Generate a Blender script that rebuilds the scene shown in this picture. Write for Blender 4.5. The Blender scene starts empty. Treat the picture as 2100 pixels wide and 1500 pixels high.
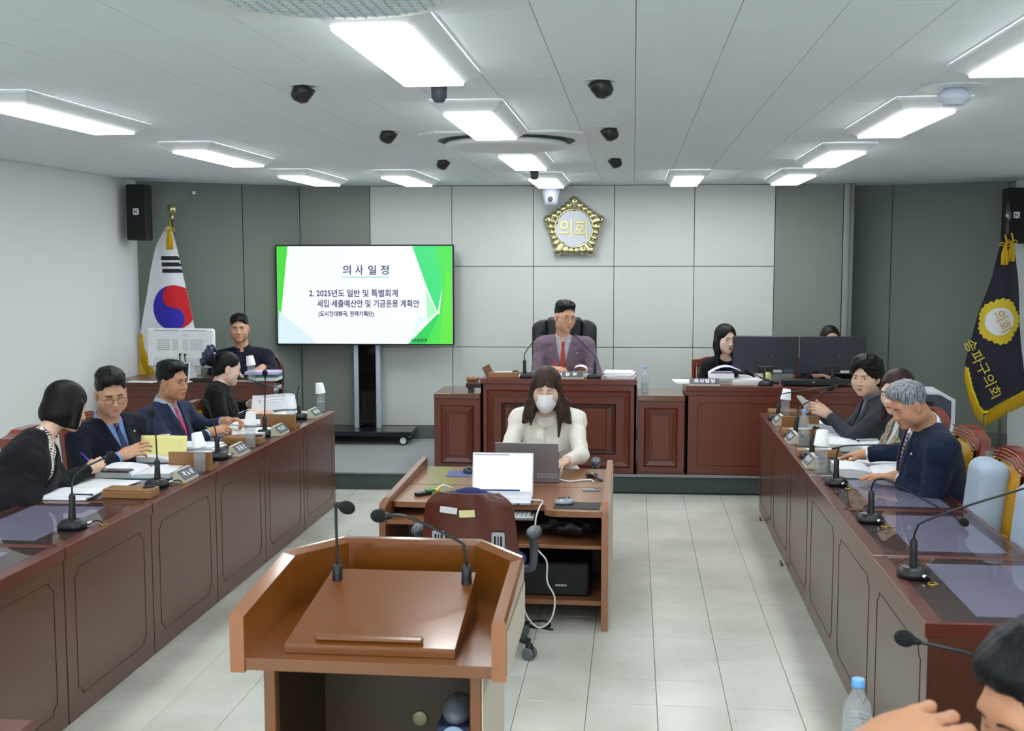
import bpy, bmesh, math, random
import numpy as np
from mathutils import Vector, Matrix, Euler
random.seed(7); np.random.seed(7)
SC = bpy.context.scene
COL = SC.collection
PI = math.pi
def R(d): return math.radians(d)

# ------------------------------------------------------------------ camera, world, exposure
FPX = 2350.0
CAM_H = 1.91
def camera_matrix(vpx=1300.0, vpy=534.0, roll=0.5):
    y = Vector((vpx-1050, vpy-750, FPX)).normalized()
    u = Vector((math.sin(R(roll)), -math.cos(R(roll)), 0))
    z = (u - y*u.dot(y)).normalized()
    x = y.cross(z)
    m = Matrix((x, y, z))               # rows: room axes seen from the lens (right, down, forward)
    right = Vector((m[0][0], m[1][0], m[2][0])); down = Vector((m[0][1], m[1][1], m[2][1])); fwd = Vector((m[0][2], m[1][2], m[2][2]))
    r = Matrix((right, -down, -fwd)).transposed().to_4x4()
    r.translation = (0, 0, CAM_H)
    return r
cd = bpy.data.cameras.new('camera'); cam = bpy.data.objects.new('camera', cd); COL.objects.link(cam)
cd.sensor_width = 36; cd.lens = FPX/2100*36; cd.clip_start = 0.05; cd.clip_end = 60
cam.matrix_world = camera_matrix()
cd.dof.use_dof = True; cd.dof.focus_distance = 7.4; cd.dof.aperture_fstop = 8.0
SC.camera = cam
W = bpy.data.worlds.new('world'); SC.world = W; W.use_nodes = True
W.node_tree.nodes['Background'].inputs[0].default_value = (0.88, 0.93, 0.95, 1)
W.node_tree.nodes['Background'].inputs[1].default_value = 4.0  # strong, so the added windows fill the room
SC.view_settings.view_transform = 'Standard'; SC.view_settings.look = 'None'
SC.view_settings.gamma = 1; SC.view_settings.use_curve_mapping = False
SC.view_settings.exposure = 0.95
SC.cycles.use_denoising = True
SC.cycles.max_bounces = 10; SC.cycles.diffuse_bounces = 5; SC.cycles.glossy_bounces = 4; SC.cycles.transmission_bounces = 10
SC.cycles.caustics_reflective = False; SC.cycles.caustics_refractive = False
SC.cycles.sample_clamp_indirect = 4
LAMP = 8.6            # strength of the ceiling lamps
SCREEN = 0.52          # brightness of the screens

# ------------------------------------------------------------------ materials
def lin(c):
    o = []
    for v in c[:3]:
        v = v/255.0
        o.append(v/12.92 if v <= 0.04045 else ((v+0.055)/1.055)**2.4)
    return (*o, 1.0)
MATS = {}
def mat(name, col, rough=0.5, metal=0.0, spec=0.5, coat=0.0, noise=None, bump=None, emit=None, trans=0.0, ior=1.45, sheen=0.0, col2=None, stretch=(1,1,1), alpha=1.0):
    """noise=(scale, amount) mixes towards col2 (or a darker tone); bump=(scale, strength)."""
    if name in MATS: return MATS[name]
    m = bpy.data.materials.new(name); m.use_nodes = True
    nt = m.node_tree; b = nt.nodes['Principled BSDF']
    b.inputs['Base Color'].default_value = lin(col); b.inputs['Roughness'].default_value = rough
    b.inputs['Metallic'].default_value = metal; b.inputs['Specular IOR Level'].default_value = spec
    b.inputs['Coat Weight'].default_value = coat; b.inputs['Coat Roughness'].default_value = 0.08
    b.inputs['Transmission Weight'].default_value = trans; b.inputs['IOR'].default_value = ior
    b.inputs['Sheen Weight'].default_value = sheen; b.inputs['Alpha'].default_value = alpha
    if emit:
        b.inputs['Emission Color'].default_value = lin(emit[0]); b.inputs['Emission Strength'].default_value = emit[1]
    if noise or bump:
        tc = nt.nodes.new('ShaderNodeTexCoord'); mp = nt.nodes.new('ShaderNodeMapping')
        mp.inputs['Scale'].default_value = stretch
        nt.links.new(tc.outputs['Object'], mp.inputs['Vector'])
    if noise:
        n = nt.nodes.new('ShaderNodeTexNoise'); n.inputs['Scale'].default_value = noise[0]; n.inputs['Detail'].default_value = 6
        nt.links.new(mp.outputs[0], n.inputs['Vector'])
        rp = nt.nodes.new('ShaderNodeValToRGB'); rp.color_ramp.elements[0].position = 0.35; rp.color_ramp.elements[1].position = 0.65
        c2 = lin(col2) if col2 else tuple(v*(1-noise[1]) for v in lin(col)[:3])+(1,)
        rp.color_ramp.elements[0].color = c2; rp.color_ramp.elements[1].color = lin(col)
        nt.links.new(n.outputs['Fac'], rp.inputs['Fac']); nt.links.new(rp.outputs['Color'], b.inputs['Base Color'])
    if bump:
        n2 = nt.nodes.new('ShaderNodeTexNoise'); n2.inputs['Scale'].default_value = bump[0]; n2.inputs['Detail'].default_value = 4
        nt.links.new(mp.outputs[0], n2.inputs['Vector'])
        bp = nt.nodes.new('ShaderNodeBump'); bp.inputs['Strength'].default_value = bump[1]; bp.inputs['Distance'].default_value = 0.004
        nt.links.new(n2.outputs['Fac'], bp.inputs['Height']); nt.links.new(bp.outputs['Normal'], b.inputs['Normal'])
    MATS[name] = m
    return m
def wood(name, dark, light, rough=0.3, axis='z', scale=9.0, coat=0.25, spec=0.5):
    """Straight-grained veneer: noise stretched along one axis, with finer pores."""
    if name in MATS: return MATS[name]
    m = bpy.data.materials.new(name); m.use_nodes = True
    nt = m.node_tree; b = nt.nodes['Principled BSDF']; N = nt.nodes.new; L = nt.links.new
    tc = N('ShaderNodeTexCoord'); mp = N('ShaderNodeMapping')
    s = [scale*2.2]*3; s['xyz'.index(axis)] = scale*0.13
    mp.inputs['Scale'].default_value = s
    L(tc.outputs['Object'], mp.inputs['Vector'])
    n = N('ShaderNodeTexNoise'); n.inputs['Scale'].default_value = 1.0; n.inputs['Detail'].default_value = 7; n.inputs['Roughness'].default_value = 0.62; n.inputs['Distortion'].default_value = 0.6
    L(mp.outputs[0], n.inputs['Vector'])
    mp2 = N('ShaderNodeMapping'); s2 = [scale*30]*3; s2['xyz'.index(axis)] = scale*0.9
    mp2.inputs['Scale'].default_value = s2; L(tc.outputs['Object'], mp2.inputs['Vector'])
    n2 = N('ShaderNodeTexNoise'); n2.inputs['Scale'].default_value = 1.0; n2.inputs['Detail'].default_value = 3; L(mp2.outputs[0], n2.inputs['Vector'])
    mx = N('ShaderNodeMath'); mx.operation = 'MULTIPLY_ADD'; mx.inputs[1].default_value = 4.05; L(n2.outputs['Fac'], mx.inputs[0]); L(n.outputs['Fac'], mx.inputs[2])
    rp = N('ShaderNodeValToRGB'); rp.color_ramp.elements[0].position = 0.48; rp.color_ramp.elements[1].position = 0.86
    rp.color_ramp.elements[0].color = lin(dark); rp.color_ramp.elements[1].color = lin(light)
    L(mx.outputs[0], rp.inputs['Fac']); L(rp.outputs['Color'], b.inputs['Base Color'])
    b.inputs['Roughness'].default_value = rough; b.inputs['Coat Weight'].default_value = coat; b.inputs['Coat Roughness'].default_value = 0.12
    b.inputs['Specular IOR Level'].default_value = spec
    MATS[name] = m
    return m

# ------------------------------------------------------------------ mesh building
class MB:
    def __init__(s): s.v = []; s.f = []; s.m = []; s.sm = []
    def add(s, vs, fs, mi=0, smooth=False):
        o = len(s.v); s.v.extend([tuple(map(float, p)) for p in vs])
        for f in fs: s.f.append(tuple(i+o for i in f)); s.m.append(mi); s.sm.append(smooth)
        return s
    def box(s, c, d, rot=None, bev=0.0, mi=0):
        x, y, z = d[0]/2, d[1]/2, d[2]/2
        if bev <= 0:
            vs = [(a*x, b*y, e*z) for a in (-1, 1) for b in (-1, 1) for e in (-1, 1)]
            fs = [(0,1,3,2), (4,6,7,5), (0,4,5,1), (2,3,7,6), (0,2,6,4), (1,5,7,3)]
        else:
            k = min(bev, x*.98, y*.98, z*.98); vs = []; idx = {}
            for a in (-1, 1):
                for b in (-1, 1):
                    for e in (-1, 1):
                        idx[a, b, e] = len(vs)
                        vs += [(a*x, b*(y-k), e*(z-k)), (a*(x-k), b*y, e*(z-k)), (a*(x-k), b*(y-k), e*z)]
            fs = []
            def q(l): fs.append(tuple(l))
            for a in (-1, 1):
                l = [idx[a, -1, -1], idx[a, 1, -1], idx[a, 1, 1], idx[a, -1, 1]]; q(l if a > 0 else l[::-1])
                l = [idx[-1, a, -1]+1, idx[-1, a, 1]+1, idx[1, a, 1]+1, idx[1, a, -1]+1]; q(l if a > 0 else l[::-1])
                l = [idx[-1, -1, a]+2, idx[1, -1, a]+2, idx[1, 1, a]+2, idx[-1, 1, a]+2]; q(l if a > 0 else l[::-1])
            for a in (-1, 1):
                for b in (-1, 1):
                    l = [idx[a, b, -1], idx[a, b, 1], idx[a, b, 1]+1, idx[a, b, -1]+1]; q(l if a*b < 0 else l[::-1])
                    l = [idx[a, -1, b], idx[a, 1, b], idx[a, 1, b]+2, idx[a, -1, b]+2]; q(l[::-1] if a*b < 0 else l)
                    l = [idx[-1, a, b]+1, idx[1, a, b]+1, idx[1, a, b]+2, idx[-1, a, b]+2]; q(l if a*b < 0 else l[::-1])
                    for e in (-1, 1):
                        t = (idx[a, b, e], idx[a, b, e]+1, idx[a, b, e]+2); q(t if a*b*e > 0 else t[::-1])
        M = rot if rot is not None else Matrix.Identity(3)
        c = Vector(c)
        return s.add([c + M @ Vector(p) for p in vs], fs, mi)
    def lathe(s, prof, c=(0, 0, 0), n=20, rot=None, mi=0, cap=True, smooth=True):
        """prof: (radius, z) pairs going up."""
        M = rot if rot is not None else Matrix.Identity(3); c = Vector(c); vs = []; fs = []
        for r, z in prof:
            for i in range(n):
                a = 2*PI*i/n; vs.append(c + M @ Vector((r*math.cos(a), r*math.sin(a), z)))
        for k in range(len(prof)-1):
            for i in range(n):
                j = (i+1) % n; fs.append((k*n+i, k*n+j, (k+1)*n+j, (k+1)*n+i))
        s.add(vs, fs, mi, smooth)
        if cap:
            o = len(s.v)-len(vs)
            s.f.append(tuple(o+i for i in range(n))[::-1]); s.m.append(mi); s.sm.append(False)
            s.f.append(tuple(o+(len(prof)-1)*n+i for i in range(n))); s.m.append(mi); s.sm.append(False)
        return s
    def tube(s, pts, r, n=8, mi=0, smooth=True, sub=0):
        pts = [Vector(p) for p in pts]
        rr = list(r) if hasattr(r, '__len__') else [r]*len(pts)
        if sub:
            q = []; qr = []
            for i in range(len(pts)-1):
                p0 = pts[max(i-1, 0)]; p1 = pts[i]; p2 = pts[i+1]; p3 = pts[min(i+2, len(pts)-1)]
                for k in range(sub):
                    t = k/sub
                    q.append(0.5*((2*p1)+(p2-p0)*t+(2*p0-5*p1+4*p2-p3)*t*t+(3*p1-p0-3*p2+p3)*t**3)); qr.append(rr[i]*(1-t)+rr[i+1]*t)
            q.append(pts[-1]); qr.append(rr[-1]); pts, rr = q, qr
        vs = []; fs = []; up = None
        for i, p in enumerate(pts):
            d = (pts[min(i+1, len(pts)-1)]-pts[max(i-1, 0)])
            d = d.normalized() if d.length > 1e-9 else Vector((0, 0, 1))
            if up is None: up = Vector((0, 0, 1)) if abs(d.z) < 0.9 else Vector((1, 0, 0))
            a = d.cross(up)
            if a.length < 1e-5: a = d.cross(Vector((0.31, 0.9, 0.2)))
            a.normalize(); b = a.cross(d).normalized(); up = b
            for k in range(n):
                t = 2*PI*k/n; vs.append(p+rr[i]*(a*math.cos(t)+b*math.sin(t)))
        for i in range(len(pts)-1):
            for k in range(n):
                j = (k+1) % n; fs.append((i*n+k, i*n+j, (i+1)*n+j, (i+1)*n+k))
        fs.append(tuple(range(n))[::-1]); fs.append(tuple((len(pts)-1)*n+k for k in range(n)))
        return s.add(vs, fs, mi, smooth)
    def ball(s, c, r, n=14, m=9, rot=None, mi=0):
        r = r if hasattr(r, '__len__') else (r, r, r); M = rot if rot is not None else Matrix.Identity(3); c = Vector(c)
        vs = [c+M @ Vector((0, 0, -r[2]))]; fs = []
        for i in range(1, m):
            p = -PI/2+PI*i/m
            for k in range(n):
                t = 2*PI*k/n; vs.append(c+M @ Vector((r[0]*math.cos(p)*math.cos(t), r[1]*math.cos(p)*math.sin(t), r[2]*math.sin(p))))
        vs.append(c+M @ Vector((0, 0, r[2])))
        for k in range(n): fs.append((0, 1+(k+1) % n, 1+k))
        for i in range(m-2):
            for k in range(n):
                a = 1+i*n; j = (k+1) % n; fs.append((a+k, a+j, a+n+j, a+n+k))
        a = 1+(m-2)*n; t = len(vs)-1
        for k in range(n): fs.append((a+k, a+(k+1) % n, t))
        return s.add(vs, fs, mi, True)
    def prism(s, poly, h0, h1, axis='z', mi=0, smooth=False, fn=None):
        """poly: 2-D points counter-clockwise; extruded from h0 to h1 along axis (or mapped by fn(u, v, h))."""
        n = len(poly)
        if fn is None:
            fn = {'z': lambda u, v, h: (u, v, h), 'y': lambda u, v, h: (u, h, v), 'x': lambda u, v, h: (h, u, v)}[axis]
        vs = [fn(u, v, h0) for u, v in poly]+[fn(u, v, h1) for u, v in poly]
        fs = [tuple(range(n))[::-1], tuple(range(n, 2*n))]+[(i, (i+1) % n, n+(i+1) % n, n+i) for i in range(n)]
        return s.add(vs, fs, mi, smooth)
    def ring(s, outer, inner, h0, h1, axis='z', mi=0):
        """frame between two polygons with the same number of points."""
        n = len(outer)
        fn = {'z': lambda u, v, h: (u, v, h), 'y': lambda u, v, h: (u, h, v), 'x': lambda u, v, h: (h, u, v)}[axis]
        vs = [fn(u, v, h) for h in (h0, h1) for P in (outer, inner) for u, v in P]; fs = []
        for i in range(n):
            j = (i+1) % n
            fs += [(i, n+i, n+j, j), (2*n+i, 2*n+j, 3*n+j, 3*n+i), (i, j, 2*n+j, 2*n+i), (n+i, 3*n+i, 3*n+j, n+j)]
        return s.add(vs, fs, mi)
    def sheet(s, fn, nu, nv, mi=0, smooth=True, thick=0.0):
        vs = [fn(i/nu, j/nv) for j in range(nv+1) for i in range(nu+1)]
        fs = [(j*(nu+1)+i, j*(nu+1)+i+1, (j+1)*(nu+1)+i+1, (j+1)*(nu+1)+i) for j in range(nv) for i in range(nu)]
        s.add(vs, fs, mi, smooth)
        return s
    def mesh(s, name, mats=()):
        me = bpy.data.meshes.new(name); me.from_pydata(s.v, [], s.f)
        for m in (mats if isinstance(mats, (list, tuple)) else [mats]): me.materials.append(m)
        me.polygons.foreach_set('material_index', s.m); me.polygons.foreach_set('use_smooth', s.sm)
        me.update()
        bm = bmesh.new(); bm.from_mesh(me); bmesh.ops.recalc_face_normals(bm, faces=bm.faces); bm.to_mesh(me); bm.free()
        return me
    def build(s, name, mats, parent=None, loc=None, rot=None):
        return link(name, s.mesh(name, mats), parent, loc, rot)
def link(name, me, parent=None, loc=None, rot=None):
    o = bpy.data.objects.new(name, me); COL.objects.link(o)
    if parent is not None: o.parent = parent
    if loc is not None: o.location = loc
    if rot is not None: o.rotation_euler = rot
    return o
def tag(o, label=None, cat=None, group=None, kind=None):
    if label: o['label'] = label
    if cat: o['category'] = cat
    if group: o['group'] = group
    if kind: o['kind'] = kind
    return o
def thing(name, label, cat, loc=(0, 0, 0), rz=0.0, group=None, rot=None):
    o = bpy.data.objects.new(name, None); COL.objects.link(o); o.empty_display_size = 0.05
    o.location = loc; o.rotation_euler = rot if rot is not None else (0, 0, rz)
    return tag(o, label, cat, group)
def struct(o): o['kind'] = 'structure'; return o
def dup(root, loc, rz=None, label=None, group=None, rot=None):
    def cp(o, parent):
        c = o.copy(); COL.objects.link(c)
        if parent is not None: c.parent = parent
        for ch in KIDS.get(o.name, [k for k in o.children]): cp(ch, c)
        return c
    r = cp(root, None); r.location = loc
    if rot is not None: r.rotation_euler = rot
    elif rz is not None: r.rotation_euler = (0, 0, rz)
    if label: r['label'] = label
    if group: r['group'] = group
    return r
KIDS = {}
def rotz(a): return Matrix.Rotation(a, 3, 'Z')
def rrect(w, h, r, n=4, cx=0, cy=0):
    p = []
    for sx, sy, a0 in ((1, 1, 0), (-1, 1, 90), (-1, -1, 180), (1, -1, 270)):
        for i in range(n+1):
            a = R(a0+90*i/n); p.append((cx+sx*(w/2-r)+r*math.cos(a), cy+sy*(h/2-r)+r*math.sin(a)))
    return p
def text(name, s, size, parent, loc, rot, m, depth=0.001, align='CENTER', space=1.0, wid=1.0, bold=0.0):
    c = bpy.data.curves.new(name, 'FONT'); c.body = s; c.size = size; c.extrude = depth; c.align_x = align; c.align_y = 'CENTER'
    c.space_character = space; c.offset = bold; c.resolution_u = 3
    t = bpy.data.objects.new(name+'_tmp', c); COL.objects.link(t)
    bpy.context.view_layer.update()
    me = bpy.data.meshes.new_from_object(t.evaluated_get(bpy.context.evaluated_depsgraph_get()))
    bpy.data.objects.remove(t); bpy.data.curves.remove(c)
    me.materials.clear(); me.materials.append(m); me.name = name
    if wid != 1.0:
        for v in me.vertices: v.co.x *= wid
    return link(name, me, parent, loc, rot)
FRONT = (PI/2, 0, 0)          # text standing upright, read from the camera's side
# ------------------------------------------------------------------ setting
CEIL = 2.635; DAIS = 0.145
XL, XR = -4.52, 3.5
M_ceil = mat('ceiling_board', (230,238,246), 0.9, noise=(260, .14), bump=(180, .15))
M_wallw = mat('white_paint', (232,237,239), 0.7, bump=(300, .05))
M_panel = mat('white_fabric_panel', (198,203,200), 0.75, bump=(700, .12), noise=(300, .04))
M_grey = mat('grey_fabric_panel', (119,128,121), 0.85, bump=(700, .15), noise=(400, .08))
M_greyd = mat('dark_grey_panel', (134,140,133), 0.85, bump=(700, .15), noise=(400, .08))
M_metal = mat('grey_metal_trim', (150,156,152), 0.4, metal=0.6)
M_base = mat('grey_skirting', (88,94,92), 0.6)
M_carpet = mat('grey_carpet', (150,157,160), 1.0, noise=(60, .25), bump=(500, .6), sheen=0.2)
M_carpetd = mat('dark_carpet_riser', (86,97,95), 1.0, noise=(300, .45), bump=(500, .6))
def floor_mat():
    m = mat('vinyl_tile', (206,212,205), 0.22, spec=0.5)
    nt = m.node_tree; b = nt.nodes['Principled BSDF']; N = nt.nodes.new; L = nt.links.new
    g = N('ShaderNodeNewGeometry')
    n = N('ShaderNodeTexNoise'); n.inputs['Scale'].default_value = 1.6; n.inputs['Detail'].default_value = 5; L(g.outputs['Position'], n.inputs['Vector'])
    n2 = N('ShaderNodeTexNoise'); n2.inputs['Scale'].default_value = 45; n2.inputs['Detail'].default_value = 2; L(g.outputs['Position'], n2.inputs['Vector'])
    oi = N('ShaderNodeObjectInfo')
    mr = N('ShaderNodeMapRange'); mr.inputs[1].default_value = .3; mr.inputs[2].default_value = .7; L(n.outputs['Fac'], mr.inputs[0])
    mb_ = N('ShaderNodeMix'); mb_.data_type = 'RGBA'; mb_.inputs[6].default_value = lin((186,189,178)); mb_.inputs[7].default_value = lin((214,217,208)); L(mr.outputs[0], mb_.inputs[0])
    rp2 = N('ShaderNodeValToRGB'); rp2.color_ramp.elements[0].position = .72; rp2.color_ramp.elements[1].position = .78
    rp2.color_ramp.elements[0].color = (0, 0, 0, 1); rp2.color_ramp.elements[1].color = (1, 1, 1, 1)
    L(n2.outputs['Fac'], rp2.inputs['Fac'])
    mx = N('ShaderNodeMix'); mx.data_type = 'RGBA'; mx.inputs[7].default_value = lin((120,116,104)); L(rp2.outputs['Color'], mx.inputs[0]); L(mb_.outputs[2], mx.inputs[6])
    mv = N('ShaderNodeMath'); mv.operation = 'MULTIPLY_ADD'; mv.inputs[1].default_value = .07; mv.inputs[2].default_value = .95; L(oi.outputs['Random'], mv.inputs[0])
    sc = N('ShaderNodeVectorMath'); sc.operation = 'SCALE'; L(mx.outputs[2], sc.inputs[0]); L(mv.outputs[0], sc.inputs['Scale'])
    L(sc.outputs[0], b.inputs['Base Color'])
    b.inputs['Roughness'].default_value = .24
    return m
M_floor = floor_mat()
M_grout = mat('floor_joint', (140,148,140), 0.6)
floor = struct(MB().box((-.5, 3.2, -.06), (8.2, 17.2, .1)).build('floor', M_grout))
x0f, T = 0.115, 0.30
tile = MB().box((0, 0, -.005), (T-.0022, T-.0022, .0098), bev=.0012).mesh('floor_tile', M_floor)
near = MB(); cnt = 0
for i in range(-16, 12):
    for j in range(-18, 32):
        cx, cy = x0f+T*(i+.5), .02+T*(j+.5)
        if cx < XL+.1 or cx > XR-.1 or cy > 9.35: continue
        if -2.4 < cx < 1.05 and 3.55 < cy < 9.3 and cnt < 235:
            o = link('floor_tile', tile, floor, (cx, cy, 0)); cnt += 1
        else: near.box((cx, cy, -.005), (T-.0022, T-.0022, .0098))
tag(near.build('outer_floor_tiles', M_floor, floor), kind='stuff')
# ceiling of 300 x 600 boards
ceil = struct(MB().box((-.5, 3.2, CEIL+.06), (8.4, 17.4, .1)).build('ceiling', mat('ceiling_joint', (120,124,126), .9)))
ct = MB().box((0, 0, .005), (T-.0022, .6-.0022, .0098), bev=.0009).mesh('ceiling_tile', M_ceil)
far = MB(); cnt = 0; cells = []
for i in range(-16, 13):
    for j in range(-10, 21):
        cx = T*(i+.5); cy = .12+.6*j+(.3 if i % 2 else 0)
        if cx < XL-.1 or cx > XR+.1 or cy > 12.2: continue
        cells.append((cx, cy))
cells.sort(key=lambda c: 0 if (3.0 < c[1] and abs(c[0]/max(c[1], .1)+.11) < .47) else 1)
for k, (cx, cy) in enumerate(cells):
    if k < 296 and cy > 2.8: link('ceiling_tile', ct, ceil, (cx, cy, CEIL))
    else: far.box((cx, cy, CEIL+.005), (T-.0022, .6-.0022, .0098))
tag(far.build('outer_ceiling_tiles', M_ceil, ceil), kind='stuff')
# walls
wl = struct(MB().box((XL-.06, 2.9, 1.3), (.12, 16.5, 2.75)).build('wall_left', M_wallw))
wr = struct(MB().box((XR+.06, 2.9, 1.3), (.12, 16.9, 2.75)).build('wall_right', M_wallw))
fw = MB(); fill_wins = (-3.2, -.5, 2.2)               # three unseen windows added behind the camera to light ceiling and faces
fw.box((-.5, -5.0, .4), (8.2, .12, .9)); fw.box((-.5, -5.0, 2.55), (8.2, .12, .3))
for x, w in ((-4.47, .34), (-1.85, .5), (.85, .5), (3.47, .34)): fw.box((x, -5.0, 1.62), (w, .12, 1.6))
wf = struct(fw.build('wall_front', M_wallw))
for k, x in enumerate(fill_wins):
    wn = MB()
    for s in (-1, 1): wn.box((x+s*1.08, -5.0, 1.62), (.05, .06, 1.56)); wn.box((x, -5.0, 1.62+s*.76), (2.2, .06, .05))
    wn.box((x, -5.0, 1.62), (.04, .05, 1.5))
    struct(wn.build('window_%d' % (k+1), mat('window_frame', (190,194,196), .5)))
    pl = bpy.data.lights.new('fill_window_portal', 'AREA'); pl.shape = 'RECTANGLE'; pl.size = 2.2; pl.size_y = 1.55; pl.cycles.is_portal = True  # guides the world light through the added window
    po = bpy.data.objects.new('fill_window_portal', pl); COL.objects.link(po); po.location = (x, -5.1, 1.62); po.rotation_euler = (-PI/2, 0, PI)
SK = .047                                    # the back wall runs slightly askew to the side walls
def wy(x): return 11.17+SK*(x+1.0)
ang = math.atan(SK)
def backbox(mb, xa, xb, za, zb, off=0.0, th=.03, bev=.003):
    ya, yb = wy(xa)+off, wy(xb)+off
    L_ = math.hypot(xb-xa, yb-ya)
    mb.box(((xa+xb)/2, (ya+yb)/2+th/2, (za+zb)/2), (L_, th, zb-za), rotz(ang), bev)
    return mb
wb = struct(backbox(MB(), -3.3, 2.05, 0, CEIL, .03, .12, 0).build('wall_back', M_base))
xs = [-2.575, -1.77, -.975, -.193, .577, 1.343]
zs = [CEIL-.002, 1.85, 1.06, .275]
for i in range(5):
    for k in range(3):
        backbox(MB(), xs[i]+.0028, xs[i+1]-.0028, zs[k+1]+.0028, zs[k]-.0028).build('wall_panel', M_panel, wb)
backbox(MB(), -3.27, xs[0]-.004, .275, CEIL).build('grey_wall_panel', M_greyd, wb)
backbox(MB(), xs[5]+.004, 1.985, .275, CEIL).build('grey_wall_panel', M_greyd, wb)
struct(backbox(MB(), -3.3, 2.05, DAIS, .27, -.004, .035, .004).build('baseboard_back', M_base))
struct(backbox(MB(), 1.99, 2.06, DAIS, CEIL, -.012, .06, .004).build('trim_1', M_metal))
struct(backbox(MB(), -3.31, -3.275, DAIS, CEIL, -.012, .05, .004).build('trim_2', M_metal))
def angled(name, p, q, seams, base):
    p = Vector(p); q = Vector(q); d = (q-p); L_ = d.length; a = math.atan2(d.y, d.x)
    nrm = Vector((-d.y, d.x)).normalized()
    c = (p+q)/2+nrm*.09
    w = struct(MB().box((c.x, c.y, CEIL/2), (L_, .12, CEIL), rotz(a)).build(name, M_base))
    t = [0]+list(seams)+[1]
    for k in range(len(t)-1):
        c = p+d*(t[k]+t[k+1])/2+nrm*.015
        MB().box((c.x, c.y, (.27+CEIL)/2), (L_*(t[k+1]-t[k])-.006, .03, CEIL-.27), rotz(a), .003).build('grey_wall_panel', M_grey, w)
    c = (p+q)/2
    struct(MB().box((c.x, c.y, (DAIS+.265)/2+.01), (L_, .04, .13), rotz(a), .003).build(base, M_base))
    return w
angled('wall_left_angled', (XL, 10.12), (-3.27, 11.02), (.64,), 'baseboard_left')
angled('wall_right_angled', (2.06, 11.74), (XR, 11.1), (.3,), 'baseboard_right')
struct(MB().box((2.06, 11.5, CEIL/2), (.03, .5, CEIL)).build('trim_3', M_grey))
# raised carpeted platform
dais = MB(); pf = [(XL, 9.2), (1.2, 9.42), (XR, 9.5), (XR, 12.2), (XL, 11.9)]
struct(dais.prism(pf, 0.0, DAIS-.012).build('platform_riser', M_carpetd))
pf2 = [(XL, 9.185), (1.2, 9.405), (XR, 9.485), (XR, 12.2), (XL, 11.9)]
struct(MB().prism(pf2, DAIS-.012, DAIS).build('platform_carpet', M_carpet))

# ------------------------------------------------------------------ ceiling lights
M_lampw = mat('lamp_white_metal', (225,230,236), 0.5)
M_lamp = mat('lamp_diffuser', (255,255,255), 0.5, emit=((250,253,252), LAMP))
def lamp_mesh():
    a = rrect(.335, 1.29, .01, 2); b = rrect(.235, 1.10, .012, 2)
    f = MB(); n = len(a)
    vs = [(u, v, .0) for u, v in a]+[(u, v, -.012) for u, v in a]+[(u, v, -.05) for u, v in b]+[(u, v, -.046) for u, v in rrect(.225, 1.09, .012, 2)]
    fs = []
    for k in range(3):
        for i in range(n): fs.append((k*n+i, k*n+(i+1) % n, (k+1)*n+(i+1) % n, (k+1)*n+i))
    f.add(vs, fs); fm = f.mesh('frame', M_lampw)
    d = MB().prism(rrect(.228, 1.092, .012, 2), -.060, -.044).mesh('diffuser', M_lamp)
    return fm, d
LF, LD = lamp_mesh()
rows = [('left', -2.735, (5.34, 7.47, 9.6, 3.2, 1.1, -1.1, -3.2)), ('middle', -.765, (3.86, 5.85, 8.03, 10.15, 1.7, -.4, -2.6)),
        ('right', 1.325, (3.88, 5.98, 8.0, 9.98, 1.8, -.3, -2.4))]
nth = ['first', 'second', 'third', 'fourth', 'fifth', 'sixth', 'seventh']
def lamp(x, y, lab):
    t = thing('ceiling_light', lab, 'ceiling light', (x, y, CEIL-.001), group='ceiling lights')
    link('frame', LF, t); link('diffuser', LD, t)
for nm, x, ys in rows:
    for k, y in enumerate(sorted(ys, reverse=True)):
        lamp(x, y, f'long white ceiling light, {nth[k]} from the back wall in the {nm} row')
lamp(.44, 10.03, 'single white ceiling light near the back wall right of the gold emblem')
lamp(-1.93, 9.77, 'single white ceiling light above the big screen near the back wall')

# ceiling air conditioners
M_ac = mat('white_plastic', (222,228,232), 0.5)
M_acd = mat('dark_vent', (40,52,58), 0.6)
def ac(y, lab, grid=True):
    t = thing('air_conditioner', lab, 'air conditioner', (-.765, y, CEIL))
    MB().prism(rrect(.95, .95, .12, 1), -.014, 0).build('panel', M_ac, t)
    MB().lathe([(.36, -.019), (.40, -.018), (.415, -.013)], n=48, cap=True).build('vent', M_acd, t)
    MB().lathe([(.30, -.058), (.355, -.053), (.372, -.040), (.36, -.022)], n=48).build('disc', M_ac, t)
    if not grid: return t
    g = MB()
    for k in range(-9, 10):
        w = math.sqrt(max(.3**2-(k*.03)**2, .0)); g.box((0, k*.03, -.0605), (2*w, .004, .006)); g.box((k*.03, 0, -.0605), (.004, 2*w, .006))
    tag(g.build('grille', mat('ac_grille', (196,206,212), .5), t), kind='stuff')
    return t
ac(6.92, 'round-disc ceiling air conditioner in square panel, the far one', False)
ac(2.86, 'large round-grille ceiling air conditioner above the lectern, cut by top edge')

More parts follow.
